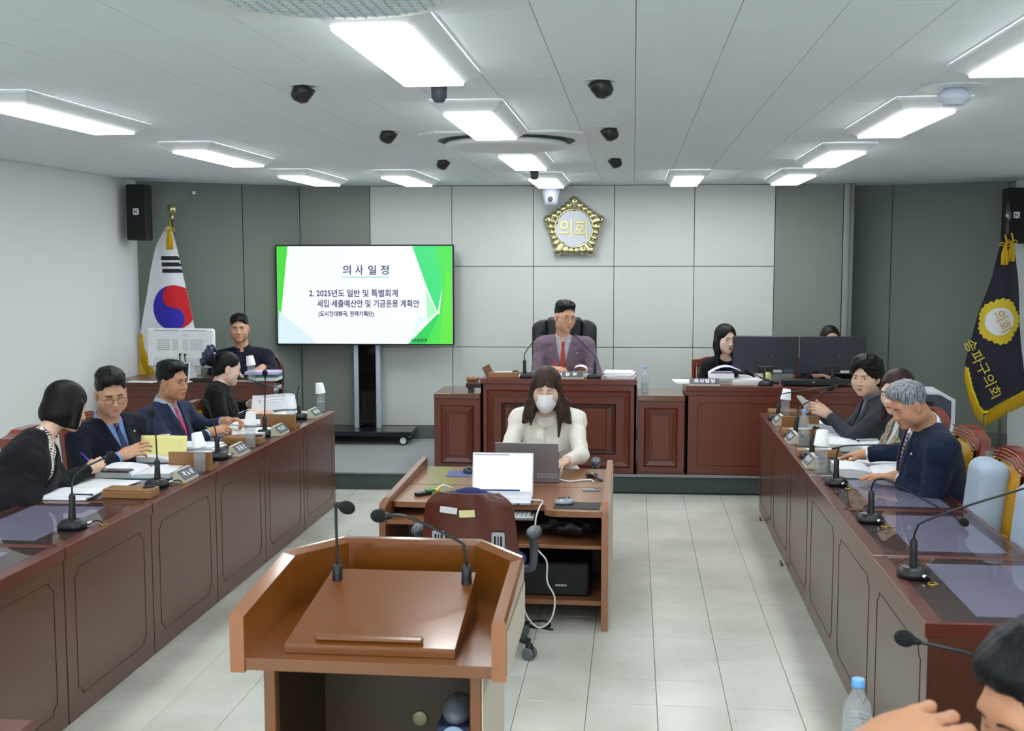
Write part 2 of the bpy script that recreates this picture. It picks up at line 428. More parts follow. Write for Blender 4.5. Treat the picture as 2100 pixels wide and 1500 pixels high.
# ceiling loudspeaker spots
M_blk = mat('black_plastic', (28,29,32), 0.35)
M_blkm = mat('matt_black', (22,23,26), 0.6)
def spot(x, y, s, lab):
    t = thing('ceiling_spotlight', lab, 'spotlight', (x, y, CEIL), group='black ceiling spotlights'); t.scale = (.78, .78, .70)
    MB().lathe([(.085, -.004), (.09, -.003), (.09, 0)], n=24).build('ring', M_ac, t)
    rm = Matrix.Rotation(R(28*s), 3, 'Y')
    MB().lathe([(.026, -.105), (.05, -.085), (.058, -.03), (.06, 0.0)], n=24, rot=rm).build('shade', M_blk, t)
for i, y in enumerate((4.74, 6.42, 8.3)):
    w = ('nearest', 'middle', 'farthest')[i]
    spot(-1.365, y, 1, f'black ceiling spotlight, {w} of the three on the left of the middle lights')
    spot(-.152, y, -1, f'black ceiling spotlight, {w} of the three on the right of the middle lights')
def det(x, y, lab):
    t = thing('ceiling_sensor', lab, 'sensor', (x, y, CEIL))
    MB().prism(rrect(.3, .28, .01, 2), -.004, 0).build('cover_plate', M_ac, t)
    MB().lathe([(.018, -.088), (.031, -.07), (.034, -.008), (.026, 0)], n=20).build('sensor_body', mat('grey_dark_plastic', (66,70,82), .4), t)
det(-.79, 4.66, 'dark grey ceiling camera pod beside the nearest middle light')
det(-.79, 9.15, 'dark grey ceiling camera pod between the two farthest middle lights')
t = thing('smoke_detector', 'round white smoke detector in ceiling above right desks', 'smoke detector', (1.335, 5.08, CEIL))
MB().lathe([(.125, -.006), (.14, -.004), (.142, 0)], n=32).build('plate', M_ac, t)
MB().lathe([(.045, -.075), (.047, -.06), (.066, -.055), (.068, -.03), (.04, -.005)], n=28).build('sensor_head', mat('cool_white_plastic', (215,222,238), .45), t)
t = thing('dome_camera', 'white pan tilt video camera hanging from ceiling before the emblem', 'camera', (-.785, 10.93, CEIL))
MB().lathe([(.098, -.045), (.1, -.04), (.1, 0)], n=28).build('base', M_ac, t)
MB().lathe([(.055, -.2), (.062, -.195), (.088, -.075), (.09, -.05)], n=28).build('body', mat('cool_white_plastic', (215,222,238), .45), t)
MB().box((0, -.075, -.13), (.064, .035, .11), bev=.01).build('front_plate', M_ac, t)
MB().lathe([(.024, 0), (.024, .014), (.018, .016)], (0, -.092, -.15), 20, Matrix.Rotation(R(90), 3, 'X')).build('lens', M_blk, t)
MB().tube([(.0+.1*math.cos(a*PI/12), .1*math.sin(a*PI/12), -.048) for a in range(25)], .004, 6).build('black_seam', M_blk, t)
# ------------------------------------------------------------------ furniture materials
M_desk = wood('mahogany_veneer', (56,28,20), (86,48,34), 0.30, 'z', 7, .35)
M_desky = wood('mahogany_edge', (62,22,16), (94,40,29), 0.3, 'y', 7, .3)
M_groove = mat('dark_groove', (50,24,19), 0.5)
M_bench = wood('cherry_veneer', (66,22,12), (100,42,24), 0.36, 'z', 6, .2)
M_benchx = wood('cherry_rail', (64,20,12), (94,36,22), 0.32, 'x', 6, .3)
M_benchd = mat('cherry_groove', (54,16,13), 0.4, coat=.2)
M_benchtop = wood('dark_glossy_top', (84,52,42), (112,76,60), 0.14, 'x', 5, .5)
M_ltw = wood('light_teak', (104,64,40), (142,94,62), 0.32, 'x', 5, .3)
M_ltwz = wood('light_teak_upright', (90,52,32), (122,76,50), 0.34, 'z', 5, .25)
M_pod = wood('lectern_wood', (74,38,8), (116,66,20), 0.22, 'x', 4, .5)
M_pody = wood('lectern_wood_side', (74,38,8), (116,66,20), 0.24, 'y', 4, .5)
M_pale = mat('pale_laminate', (205,196,180), 0.5)
M_pad = mat('lilac_desk_pad', (174,154,186), 0.45)
M_glassbase = mat('dark_plum_desktop', (96,56,56), 0.35)
M_gold = mat('polished_gold', (206,200,156), 0.3, metal=1.0)
M_brass = mat('brass', (190,165,80), 0.3, metal=1.0)
M_chrome = mat('chrome', (200,205,210), 0.15, metal=1.0)
M_silver = mat('silver_plastic', (168,172,178), 0.35, metal=.4)
M_white = mat('white_gloss', (232,234,238), 0.3)
M_blkg = mat('glossy_black', (12,13,16), 0.06)
M_leather = mat('black_leather', (30,33,40), 0.38, bump=(260, .25))
M_mustard = mat('mustard_leather', (196,146,38), 0.38, bump=(300, .2))
M_cushion = mat('grey_blue_mesh_fabric', (166,182,200), 0.9, bump=(500, .3))
def thin_glass(name, tint=(255,255,255), ior=1.5, rough=0.02, haze=0.0):
    m = bpy.data.materials.new(name); m.use_nodes = True; nt = m.node_tree; N = nt.nodes.new; L = nt.links.new
    nt.nodes.remove(nt.nodes['Principled BSDF']); o = nt.nodes['Material Output']
    t = N('ShaderNodeBsdfTransparent'); t.inputs[0].default_value = lin(tint)
    g = N('ShaderNodeBsdfGlossy'); g.inputs['Roughness'].default_value = rough
    f0 = N('ShaderNodeFresnel'); f0.inputs['IOR'].default_value = ior
    gb = N('ShaderNodeNewGeometry'); iv = N('ShaderNodeMath'); iv.operation = 'SUBTRACT'; iv.inputs[0].default_value = 1; L(gb.outputs['Backfacing'], iv.inputs[1])
    f = N('ShaderNodeMath'); f.operation = 'MULTIPLY'; L(f0.outputs[0], f.inputs[0]); L(iv.outputs[0], f.inputs[1])
    x = N('ShaderNodeMixShader'); L(f.outputs[0], x.inputs[0]); L(t.outputs[0], x.inputs[1]); L(g.outputs[0], x.inputs[2]); 
    if haze:
        df = N('ShaderNodeBsdfDiffuse'); df.inputs[0].default_value = lin((240,243,246)); x2 = N('ShaderNodeMixShader'); x2.inputs[0].default_value = haze; L(x.outputs[0], x2.inputs[1]); L(df.outputs[0], x2.inputs[2]); x = x2
    L(x.outputs[0], o.inputs['Surface'])
    return m
M_glass = thin_glass('desk_glass', (235,240,240), 1.5)

# ------------------------------------------------------------------ long rows of council desks
DL, DD, DH = .85, .615, .75
def desk_meshes():
    L_ = DL-.004
    fp = MB().box((-.02, 0, .35), (.03, L_, .70), bev=.002)
    fpm = fp.mesh('front_panel', M_desk)
    # routed line with scooped corners
    a, z0, z1, r = L_/2-.085, .09, .635, .035
    def corner(sy, zc, up, seq):
        c = [(-.0045, sy*a+(-sy)*r*math.sin(R(90*k/5)), zc+(-r*math.cos(R(90*k/5)) if up else r*math.cos(R(90*k/5)))) for k in range(6)]
        return c if seq else c[::-1]
    path = corner(1, z1, True, True)+corner(-1, z1, True, False)+corner(-1, z0, False, True)+corner(1, z0, False, False)
    path.append(path[0])
    gm = MB().tube(path, .0016, 5, smooth=False).mesh('groove', M_groove)
    ft = MB()
    ft.box((-.026, 0, .725), (.062, L_, .05), bev=.003)
    ft.box((-DD+.012, 0, .725), (.024, L_, .05), bev=.003)
    ft.box((-DD/2, -L_/2+.011, .725), (DD-.07, .022, .05), bev=.003); ft.box((-DD/2, L_/2-.011, .725), (DD-.07, .022, .05), bev=.003)
    ft.box((-.012, 0, .697), (.02, L_, .008))
    ftm = ft.mesh('desktop_frame', M_desky)
    board = MB().box((-.33, 0, .738), (.55, L_-.046, .014)).mesh('desktop', M_glassbase)
    pad = MB().box((-.36, 0, .7465), (.36, .66, .002)).mesh('desk_pad', M_pad)
    gl = MB().box((-.328, 0, .7495), (.545, L_-.05, .003)).mesh('glass_top', M_glass)
    sp = MB().box((-.19, 0, .35), (.31, .025, .70)).mesh('side_panel', M_desk)
    return fpm, gm, ftm, board, pad, gl, sp
DM = desk_meshes()
def desk(loc, rz, lab, grp):
    t = thing('council_desk', lab, 'desk', loc, rz, grp)
    link('front_panel', DM[0], t); link('groove', DM[1], t); link('desktop_frame', DM[2], t); link('desktop', DM[3], t); link('desk_pad', DM[4], t); link('glass_top', DM[5], t)
    link('side_panel', DM[6], t, (0, DL/2-.017, 0)); link('side_panel', DM[6], t, (0, -DL/2+.017, 0))
    return t
ordn = ['nearest', 'second', 'third', 'fourth', 'fifth', 'sixth', 'seventh']
for k in range(6):
    desk((-2.295, 3.93+k*.8535, 0), 0, f'brown wooden council desk in left row, {ordn[k]} from the camera', 'council desks of the left row')
for k in range(6):
    desk((.945+.004*k, 4.13+k*.8515-.0*k, 0), PI, f'brown wooden council desk in right row, {ordn[k]} from the camera', 'council desks of the right row')

# ------------------------------------------------------------------ front bench on the platform
def panel_unit(name, lab, x0, x1, y, z1, nested, depth=.55):
    t = thing(name, lab, 'bench' if 'bench' in name else 'cabinet', ((x0+x1)/2, y, DAIS))
    w = x1-x0-.004; h = z1-DAIS
    bd = .26 if 'bench' in name else depth            # knee room behind the two benches
    MB().box((0, bd/2+.02, h/2-.02), (w, bd, h-.04), bev=.003).build('body', M_bench, t)
    if 'bench' in name:
        for q in (-1, 1): MB().box((q*(w/2-.012), depth/2+.02, h/2-.02), (.024, depth, h-.04), bev=.003).build('side_panel', M_bench, t)
    MB().box((0, depth/2+.012, h-.022), (w, depth+.016, .044), bev=.004).build('worktop', M_benchtop if h < .7 else M_benchx, t)
    if nested >= 1:
        def fr(mx, zt, zb, wd, th, nm, mt):
            W_ = w/2-mx
            o = [(-W_, zb), (W_, zb), (W_, zt), (-W_, zt)]; i = [(-W_+wd, zb+wd), (W_-wd, zb+wd), (W_-wd, zt-wd), (-W_+wd, zt-wd)]
            mb = MB(); n = 4
            vs = [(u, .021, v) for u, v in o]+[(u, .02-th, v) for u, v in [(a+(wd*.3 if a < 0 else -wd*.3), b+(wd*.3 if b == zb else -wd*.3)) for a, b in o]]+[(u, .02-th*.6, v) for u, v in i]+[(u, .021, v) for u, v in i]
            fs = [(k*n+q, k*n+(q+1) % n, (k+1)*n+(q+1) % n, (k+1)*n+q) for k in range(3) for q in range(4)]
            return mb.add(vs, fs).build(nm, mt, t)
        if nested == 1:
            fr(.055, h-.10, .06, .05, .018, 'moulding', M_benchx)
            MB().box((0, .016, (h-.04)/2), (w-.11-.13, .012, h-.16-.13), bev=.004).build('front_panel', M_bench, t)
        else:
            fr(.05, h-.09, .05, .055, .02, 'moulding', M_benchx)
            fr(.17, h-.20, .16, .035, .012, 'moulding', M_benchd)
            MB().box((0, .014, (h-.04)/2), (w-.5, .016, h-.44), bev=.006).build('front_panel', M_bench, t)
    else:
        MB().box((0, .018, h-.055), (w, .012, .05), bev=.003).build('front_rail', M_benchx, t)
        r = .04; a = w/2-.1; z0, zt = .08, h-.14
        pth = [(-a, .019, z0), (-a, .019, zt-r), (-a+r*.3, .019, zt-r*.3), (-a+r, .019, zt), (a-r, .019, zt), (a-r*.3, .019, zt-r*.3), (a, .019, zt-r), (a, .019, z0), (-a, .019, z0)]
        MB().tube(pth, .0022, 5, smooth=False).build('groove', M_groove, t)
    return t
YB = 9.42
panel_unit('side_cabinet', 'low red-brown side cabinet left of the chairman bench', -1.662, -1.265, YB, .80, 1)
panel_unit('chairman_bench', 'tall red-brown panelled bench the chairman sits behind', -1.263, .035, YB-.02, .93, 2, .6)
panel_unit('side_cabinet', 'low red-brown cabinet between chairman bench and long clerk bench', .037, .428, YB, .80, 1)
panel_unit('clerk_bench', 'long red-brown clerk bench carrying the two black monitors', .43, 2.0, YB, .885, 0, .62)
t = panel_unit('clerk_desk', 'red-brown clerk desk in the left rear corner under white monitor', -4.35, -3.13, 9.18, .905, 0, .52)

# ------------------------------------------------------------------ two-sided desk in the middle
CX0, CX1, CY0, CY1, CZ = -1.295, -.136, 5.78, 7.02, .625
t = thing('computer_desk', 'light brown two-sided computer desk in the middle of the floor', 'desk', ((CX0+CX1)/2, (CY0+CY1)/2, 0))
def loc(x, y, z): return (x-(CX0+CX1)/2, y-(CY0+CY1)/2, z)
for nm, x in (('left', CX0), ('right', CX1)):
    s = MB(); pr = [(CY0-(CY0+CY1)/2, 0), (CY1-(CY0+CY1)/2, 0), (CY1-(CY0+CY1)/2, CZ+.055), (CY0+.62-(CY0+CY1)/2, CZ+.04), (CY0+.12-(CY0+CY1)/2, CZ+.03), (CY0-(CY0+CY1)/2, CZ+.0)]
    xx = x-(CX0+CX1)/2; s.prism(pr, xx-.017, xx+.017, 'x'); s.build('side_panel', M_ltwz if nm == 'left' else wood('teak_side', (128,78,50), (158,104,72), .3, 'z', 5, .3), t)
    s = MB(); s.box((xx+(.019 if x == CX1 else -.019), .0, CZ/2+.02), (.003, CY1-CY0-.03, CZ+.02)); s.build('side_facing', M_pale, t)
def top_poly(y0, y1, cut):
    hx = (CX1-CX0)/2-.019; ym = (CY0+CY1)/2
    if cut:
        a, b = y0-ym, y1-ym; xc = .27; d = .15; r = .03
        p = [(-hx, b), (-hx, a+.17), (-hx+.02, a+d), (xc-.05, a+d), (xc-.015, a+d-.015), (xc, a+d-.05), (xc-.005, a+.05), (xc+.02, a+.012), (xc+.06, a), (hx, a), (hx, b)]
        return p[::-1]
    return [(-hx, y0-ym), (hx, y0-ym), (hx, y1-ym), (-hx, y1-ym)]
ym = 6.42
MB().prism(top_poly(CY0+.01, ym-.006, True), CZ-.03, CZ).build('near_worktop', M_ltw, t)
MB().prism(top_poly(ym+.006, CY1-.02, False), CZ-.03, CZ).build('far_worktop', M_ltw, t)
MB().box((0, ym-(CY0+CY1)/2, CZ/2-.02), (CX1-CX0-.04, .02, CZ-.04)).build('middle_panel', wood('dark_inner_panel', (44,26,18), (66,40,28), .5, 'z', 5, 0), t)
MB().box((.28, -.3, .43), (.56, .56, .02), bev=.002).build('shelf', M_ltw, t)
MB().box((0, -.28, .12), (CX1-CX0-.04, .5, .025), bev=.002).build('bottom_shelf', M_ltw, t)
MB().box((-.28, -.42, .54), (.6, .34, .018), bev=.002).build('keyboard_tray', M_ltw, t)

# ------------------------------------------------------------------ lectern
PX, PY0, PY1, PZ = -.625, 2.6, 3.2, .955
t = thing('lectern', 'glossy orange-brown wooden lectern with walled reading tray, foreground', 'lectern', (PX, PY0, 0))
HW = .335
M_podend = wood('lectern_edge', (100,54,16), (146,86,36), .15, 'y', 4, .7)
dep = PY1-PY0; ck = .16
def wall(nm, p, q, zp, zq, th=.035, m=M_pod, side=1):
    d = Vector((q[0]-p[0], q[1]-p[1])); n = Vector((-d.y, d.x)).normalized()*th*side
    vs = []
    for (x, y), z in ((p, zp), (q, zq)):
        for ox, oy in ((0, 0), (n.x, n.y)):
            vs += [(x+ox, y+oy, PZ-.035), (x+ox, y+oy, z-.012), (x+ox*.15 if ox else x+n.x*.15, y+oy*.85 if oy else y+n.y*.15, z)]
    fs = [(0,1,7,6), (1,2,8,7), (2,5,11,8), (5,4,10,11), (4,3,9,10), (3,0,6,9), (0,3,4,5,2,1), (6,7,8,11,10,9)]
    return MB().add(vs, fs).build(nm, m, t)
h1, h2 = PZ+.115, PZ+.155
wall('side_wall', (-HW, 0), (-HW, dep-ck), h1, h2, m=M_podend, side=-1)
wall('side_wall', (HW, 0), (HW, dep-ck), h1, h2, m=M_podend, side=1)
wall('corner_wall', (-HW, dep-ck), (-HW+ck*.85, dep), h2, h2+.005, m=M_pod, side=-1)
wall('corner_wall', (HW, dep-ck), (HW-ck*.85, dep), h2, h2+.005, m=M_pod, side=1)
wall('back_wall', (-HW+ck*.85, dep), (HW-ck*.85, dep), h2+.005, h2+.005, m=M_pod, side=-1)
MB().prism([(-HW+.034, .006), (HW-.034, .006), (HW-.034, dep-ck), (HW-ck*.85-.02, dep-.03), (-HW+ck*.85+.02, dep-.03), (-HW+.034, dep-ck)], PZ-.03, PZ).build('tray', M_pod, t)
MB().box((HW+.0355-.0335, (dep-ck)/2, PZ+.03), (.003, dep-ck-.02, .11)).build('side_facing', M_pale, t)
bw = .27
MB().box((-bw+.015, .28, PZ/2-.017), (.03, .46, PZ-.035), bev=.003).build('side_panel', M_pody, t)
MB().box((bw-.015, .28, PZ/2-.017), (.03, .46, PZ-.035), bev=.003).build('side_panel', M_pody, t)
MB().box((bw+.0015, .28, PZ/2-.017), (.003, .455, PZ-.04)).build('side_facing', M_pale, t)
M_podshade = wood('lectern_shade', (38,26,14), (58,40,22), .5, 'z', 5, .0)  # darker wood: shade of the knee space put into the colour
MB().box((0, .5, PZ/2-.017), (bw*2-.06, .02, PZ-.035)).build('front_panel', M_podshade, t)
for s in (-1, 1): MB().box((s*(bw-.031), .285, PZ/2-.017), (.002, .43, PZ-.05)).build('shade_lining', M_podshade, t)  # thin sheets carrying the painted shade onto the side panels
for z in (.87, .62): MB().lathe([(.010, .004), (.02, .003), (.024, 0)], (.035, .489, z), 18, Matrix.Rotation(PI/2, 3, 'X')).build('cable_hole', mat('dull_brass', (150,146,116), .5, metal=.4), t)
MB().box((0, .28, .05), (bw*2-.06, .44, .03)).build('bottom_shelf', M_podshade, t)
# sloping reading board
b = MB(); bx0, bx1 = -.215, .205
b.add([(bx0, .05, PZ+.001), (bx1, .05, PZ+.001), (bx1, .44, PZ+.001), (bx0, .44, PZ+.001), (bx0, .05, PZ+.024), (bx1, .05, PZ+.024), (bx1-.002, .44, PZ+.105), (bx0+.02, .44, PZ+.105)],
      [(0,3,2,1), (4,5,6,7), (0,1,5,4), (1,2,6,5), (2,3,7,6), (3,0,4,7)])
b.build('reading_board', M_pod, t)
MB().box((-.01, .07, PZ+.036), (.27, .018, .016), bev=.005).build('book_ledge', M_pod, t)
t2 = thing('waste_bag', 'crumpled clear plastic bag in dark blue box inside the lectern', 'box', (PX+.19, 2.80, .0655))
MB().box((0, 0, .345), (.088, .16, .69), bev=.004).build('box_body', mat('dark_blue_card', (44,50,82), .7), t2)
f_bag = MB().ball((0, 0, .705), (.040, .07, .035), 18, 12)
for i, v in enumerate(f_bag.v):
    q = .006*math.sin(v[0]*260+v[2]*120)*math.sin(v[1]*180+v[2]*160); f_bag.v[i] = (v[0]*(1+q*8), v[1]*(1+q*8), v[2]+q)
f_bag.build('bag', mat('grey_clear_film', (120,126,136), .12, alpha=.75), t2)
MB().lathe([(.032, 0), (.032, .001)], (0, -.0805, .66), 28, Matrix.Rotation(PI/2, 3, 'X')).build('round_label', mat('pale_blue_label', (150,176,206), .5), t2)

# ------------------------------------------------------------------ front row tables just below the frame
def front_table(x0, x1, lab):
    t = thing('front_table', lab, 'table', ((x0+x1)/2, 2.42, 0))
    MB().box((0, 0, .725), (x1-x0, .5, .05), bev=.004).build('desktop', M_desky, t)
    MB().box((0, .22, .35), (x1-x0-.04, .03, .7)).build('front_panel', M_desk, t)
    for s in (-1, 1): MB().box((s*((x1-x0)/2-.03), 0, .35), (.03, .46, .7)).build('side_panel', M_desk, t)
front_table(-2.6, -1.5, 'dark wooden table whose corner shows at lower left of frame')
front_table(.22, 1.7, 'dark wooden table in front of foreground person at lower right')
t = thing('document_box', 'brown wooden tray box on the table at lower left corner', 'box', (-1.72, 2.5, .7505))
MB().box((0, 0, .025), (.3, .2, .05), bev=.003).build('tray_body', M_ltw, t)
# ------------------------------------------------------------------ big screen on its wheeled stand
def emat(name, c, s=SCREEN): return mat(name, (10,10,10), .3, emit=(c, s))
TVX0, TVX1, TVZ0, TVZ1 = -3.445, -1.717, 1.092, 2.062
tv = thing('presentation_screen', 'large wide screen on a black wheeled stand showing a Korean agenda', 'screen', ((TVX0+TVX1)/2, 10.86, DAIS), ang)
tw = TVX1-TVX0; tz0 = TVZ0-DAIS; tz1 = TVZ1-DAIS; th = tz1-tz0
MB().box((0, .035, (tz0+tz1)/2), (tw, .06, th), bev=.006).build('bezel', M_blkm, tv)
sw, sh = tw-.026, th-.03
scr = MB().box((0, -.001, (tz0+tz1)/2), (sw, .012, sh)).build('display', emat('screen_white', (248,252,255), SCREEN), tv)
def SU(x, y): return (-sw/2+(x-1000)/1065*sw, tz1-.015-(y-440)/592*sh)
def spoly(nm, pts, c, k):
    p = [SU(*q) for q in pts]
    a = sum(p[i][0]*p[(i+1) % len(p)][1]-p[(i+1) % len(p)][0]*p[i][1] for i in range(len(p)))
    if a < 0: p = p[::-1]
    y = -.0075-.0004*k
    MB().add([(u, y, v) for u, v in p], [tuple(range(len(p)))]).build(nm, emat('screen_'+nm, c), scr)
spoly('bright_green_shard', [(1000,440),(1068,440),(1003,1000)], (70,222,62), 0)
spoly('pale_blue_shard', [(1000,1032),(1000,940),(1010,830),(1240,1032)], (222,244,255), 0)
spoly('mint_shard', [(1825,440),(1962,440),(2004,690),(1975,840),(1912,690)], (44,224,120), 0)
spoly('grass_green_shard', [(1962,440),(2065,440),(2065,1032),(1900,1032),(1985,855),(2004,690)], (66,226,74), 0)
spoly('deep_green_shard', [(1795,1032),(1978,845),(1985,855),(1900,1032)], (26,210,84), 1)
spoly('light_mint_shard', [(1900,700),(1972,838),(1915,890)], (176,244,196), 1)
spoly('pale_mint_shard', [(1925,880),(1880,920),(1850,980),(1800,1025),(1860,850)], (226,250,246), 1)
spoly('inner_green_shard', [(2030,560),(2065,640),(2065,1032),(1985,1032)], (92,232,60), 1)
def fit(nm, s, x0, x1, y, m, parent, uv, dy, hsize, depth=.0004):
    """lettering between two marks, as tall as given."""
    o = text(nm, s, hsize, parent, (0, dy, 0), FRONT, m, depth, bold=.0016)
    xs_ = [v.co.x for v in o.data.vertices]; ys_ = [v.co.y for v in o.data.vertices]
    a, b = uv(x0, y), uv(x1, y); k = (b[0]-a[0])/(max(xs_)-min(xs_)); cy = (max(ys_)+min(ys_))/2
    mx = (max(xs_)+min(xs_))/2
    for v in o.data.vertices: v.co.x = (v.co.x-mx)*k; v.co.y -= cy
    o.location = ((a[0]+b[0])/2, dy, a[1])
    return o
M_ink = emat('screen_navy_ink', (26,34,84), .9); M_inkg = emat('screen_grey_ink', (186,206,216), .9); M_inkd = emat('screen_dark_ink', (24,60,44), .9)
for ch, xa, xb in (('의', 1402, 1452), ('사', 1479, 1527), ('일', 1557, 1606), ('정', 1632, 1682)): fit('title_lettering', ch, xa, xb, 583, M_ink, scr, SU, -.009, .098)
p0, p1 = SU(1397, 624), SU(1685, 629)
MB().box(((p0[0]+p1[0])/2, -.009, (p0[1]+p1[1])/2), (p1[0]-p0[0], .0006, .007)).build('title_underline', emat('screen_teal', (40,150,140), .9), scr)
fit('agenda_lettering', '2. 2025년도 일반 및 특별회계', 1195, 1735, 724, M_ink, scr, SU, -.009, .079)
fit('agenda_lettering', '세입·세출예산안 및 기금운용 계획안', 1243, 1865, 787, M_ink, scr, SU, -.009, .079)
fit('agenda_lettering', '(도시현대화국, 전략기획단)', 1250, 1590, 852, M_ink, scr, SU, -.009, .055)
fit('header_lettering', 'Songpa District Council', 1196, 1386, 460, M_inkg, scr, SU, -.009, .036)
fit('footer_lettering', '송파구의회 도', 1700, 1808, 1010, M_inkg, scr, SU, -.009, .037)
fit('footer_lettering', '시건설위원회', 1812, 1912, 1010, M_inkd, scr, SU, -.009, .037)
for q in ((1172, 460), (1680, 1010)):
    u, v = SU(*q); MB().lathe([(.009, -.0004), (.015, 0), (.009, .0004)], (u, -.0088, v), 20, Matrix.Rotation(PI/2, 3, 'X'), cap=False).build('round_logo', M_inkg, scr)
for s in (-1, 1): MB().box((s*.108+0, .10, .55), (.045, .05, .85), bev=.004).build('stand_column', mat('pale_blue_aluminium', (176,188,204), .4, metal=.3), tv)
MB().box((0, .105, .55), (.175, .03, .85)).build('black_panel', M_blkg, tv)
MB().box((-.09, .0, .11), (1.12, .42, .045), bev=.006).build('base_plate', mat('black_gloss_base', (26,30,38), .12), tv)
for s in (-1, 1):
    MB().lathe([(.006, 0), (.008, .004)], (s*.064, .09, .16), 12, Matrix.Rotation(PI/2, 3, 'X')).build('bolt', M_chrome, tv)
    for q in (-.17, .17):
        c = (-.09+s*.48, q, .045)
        MB().lathe([(.03, -.016), (.045, -.014), (.045, .014), (.03, .016)], c, 22, Matrix.Rotation(PI/2, 3, 'X')).build('caster', M_blk, tv)
        MB().lathe([(.028, 0), (.031, .004)], (c[0], c[1]-.014, c[2]), 20, Matrix.Rotation(PI/2, 3, 'X')).build('caster_hub', M_white, tv)

# ------------------------------------------------------------------ gold council emblem
em = thing('council_emblem', 'gold flower-shaped council emblem with white disc on back wall', 'emblem', (-.578, wy(-.578)-.03, 2.216), ang)
def lobes(mb, R0, Rout, flat=1.0, z=-.03):
    for k in range(5):
        a0 = R(90+72*k)
        for j in range(5):
            a = a0+R(72)*j/5
            side = Rout*math.cos(R(36))/math.cos(R(36)-R(72)*j/5) if j else Rout
            rad = (.058, .043, .036, .036, .043)[j]
            e = (side if j else Rout)-rad*.9
            rows_ = []
            for q in range(7):
                t_ = q/6; r_ = R0+(e-R0)*t_; w_ = rad*(.55+.45*t_); rows_.append((Vector((r_*math.cos(a), z*(.6+.3*t_), r_*math.sin(a))), w_))
            mb.tube([p for p, w_ in rows_]+[rows_[-1][0]+Vector((math.cos(a), 0, math.sin(a)))*rad*.6, rows_[-1][0]+Vector((math.cos(a), 0, math.sin(a)))*rad*.93], [w_ for p, w_ in rows_]+[rad*.8, rad*.25], 12)
for k in range(5):
    for j in range(5):
        a = R(90+72*k)+R(72)*j/5; side = .305*math.cos(R(36))/math.cos(R(36)-R(72)*j/5) if j else .312
        rad = (.052, .04, .034, .034, .04)[j]; e = side-rad; d = Vector((math.cos(a), 0, math.sin(a)))
        pts = [d*(.165+(e-.165)*q/5)+Vector((0, -.03, 0)) for q in range(6)]+[d*(e+rad*.6)+Vector((0, -.028, 0)), d*(e+rad*.95)+Vector((0, -.02, 0))]
        ws = [rad*(.5+.5*q/5) for q in range(6)]+[rad*.78, rad*.2]
        MB().tube(pts, ws, 12).build('petal', M_gold, em)
        if j == 0: MB().ball(d*(e+.005)+Vector((0, -.03-rad, 0)), .007, 8, 6).build('stud', M_blkm, em)
RX = Matrix.Rotation(PI/2, 3, 'X')
MB().lathe([(.02, 0), (.176, 0), (.18, .02), (.176, .052)], (0, 0, 0), 48, RX).build('disc', mat('pearl_white', (196,202,212), .3, noise=(20, .08)), em)
MB().tube([(.182*math.cos(a*PI/30), -.055, .182*math.sin(a*PI/30)) for a in range(61)], .0085, 8).build('rim', M_gold, em)
def emb_uv(x, y): return ((x-765)/635*.305, (830-y)/635*.305)
M_goldt = mat('gold_lettering', (190,182,124), .35, metal=.85)
fit('lettering', '의', 462, 722, 835, M_goldt, em, emb_uv, -.056, .19, .006)
fit('lettering', '회', 772, 1030, 835, M_goldt, em, emb_uv, -.056, .19, .006)

# ------------------------------------------------------------------ wall loudspeakers
def speaker(x, y, z, rz, lab):
    t = thing('wall_loudspeaker', lab, 'loudspeaker', (x, y, z), rz)
    MB().box((0, 0, 0), (.175, .2, .49), bev=.012).build('cabinet', M_blkm, t)
    MB().box((0, -.103, 0), (.16, .008, .47), bev=.003).build('grille', mat('speaker_grille', (18,20,24), .8, bump=(900, .5)), t)
    MB().box((0, .13, 0), (.06, .08, .1)).build('bracket', M_blkm, t)
    lg = MB().prism(rrect(.05, .055, .01, 3), 0, .003, fn=lambda u, v, h: (u, -.1075-h, v+.005)).build('badge', M_white, t)
    MB().prism([(-.017,-.018), (-.008,-.018), (-.008,.018), (-.017,.018)], 0, .002, fn=lambda u, v, h: (u, -.111-h, v+.005)).build('letter_stroke', M_blk, t)
    MB().prism([(-.006,0), (.008,-.018), (.019,-.018), (.004,.001), (.018,.018), (.007,.018)], 0, .002, fn=lambda u, v, h: (u, -.111-h, v+.005)).build('letter_stroke', M_blk, t)
speaker(-4.37, 9.85, 2.335, R(8), 'black wall loudspeaker in the left rear corner above national flag')
speaker(3.37, 10.72, 2.3, R(-6), 'black wall loudspeaker in the right rear corner beside navy flag')
MB().tube([(3.40, 10.85, 2.52), (3.38, 10.95, 2.6), (3.44, 11.0, 2.63)], .004, 6).build('cable', M_blk, None)
o = bpy.data.objects['cable']; tag(o, 'short black cable from right rear loudspeaker to ceiling', 'cable')
t = tag(MB().box((0, 0, 0), (.03, .012, .03), bev=.003).build('wall_button', M_white, None, (-4.08, 10.40, 2.54)), 'tiny white square sensor high on left grey wall', 'sensor')

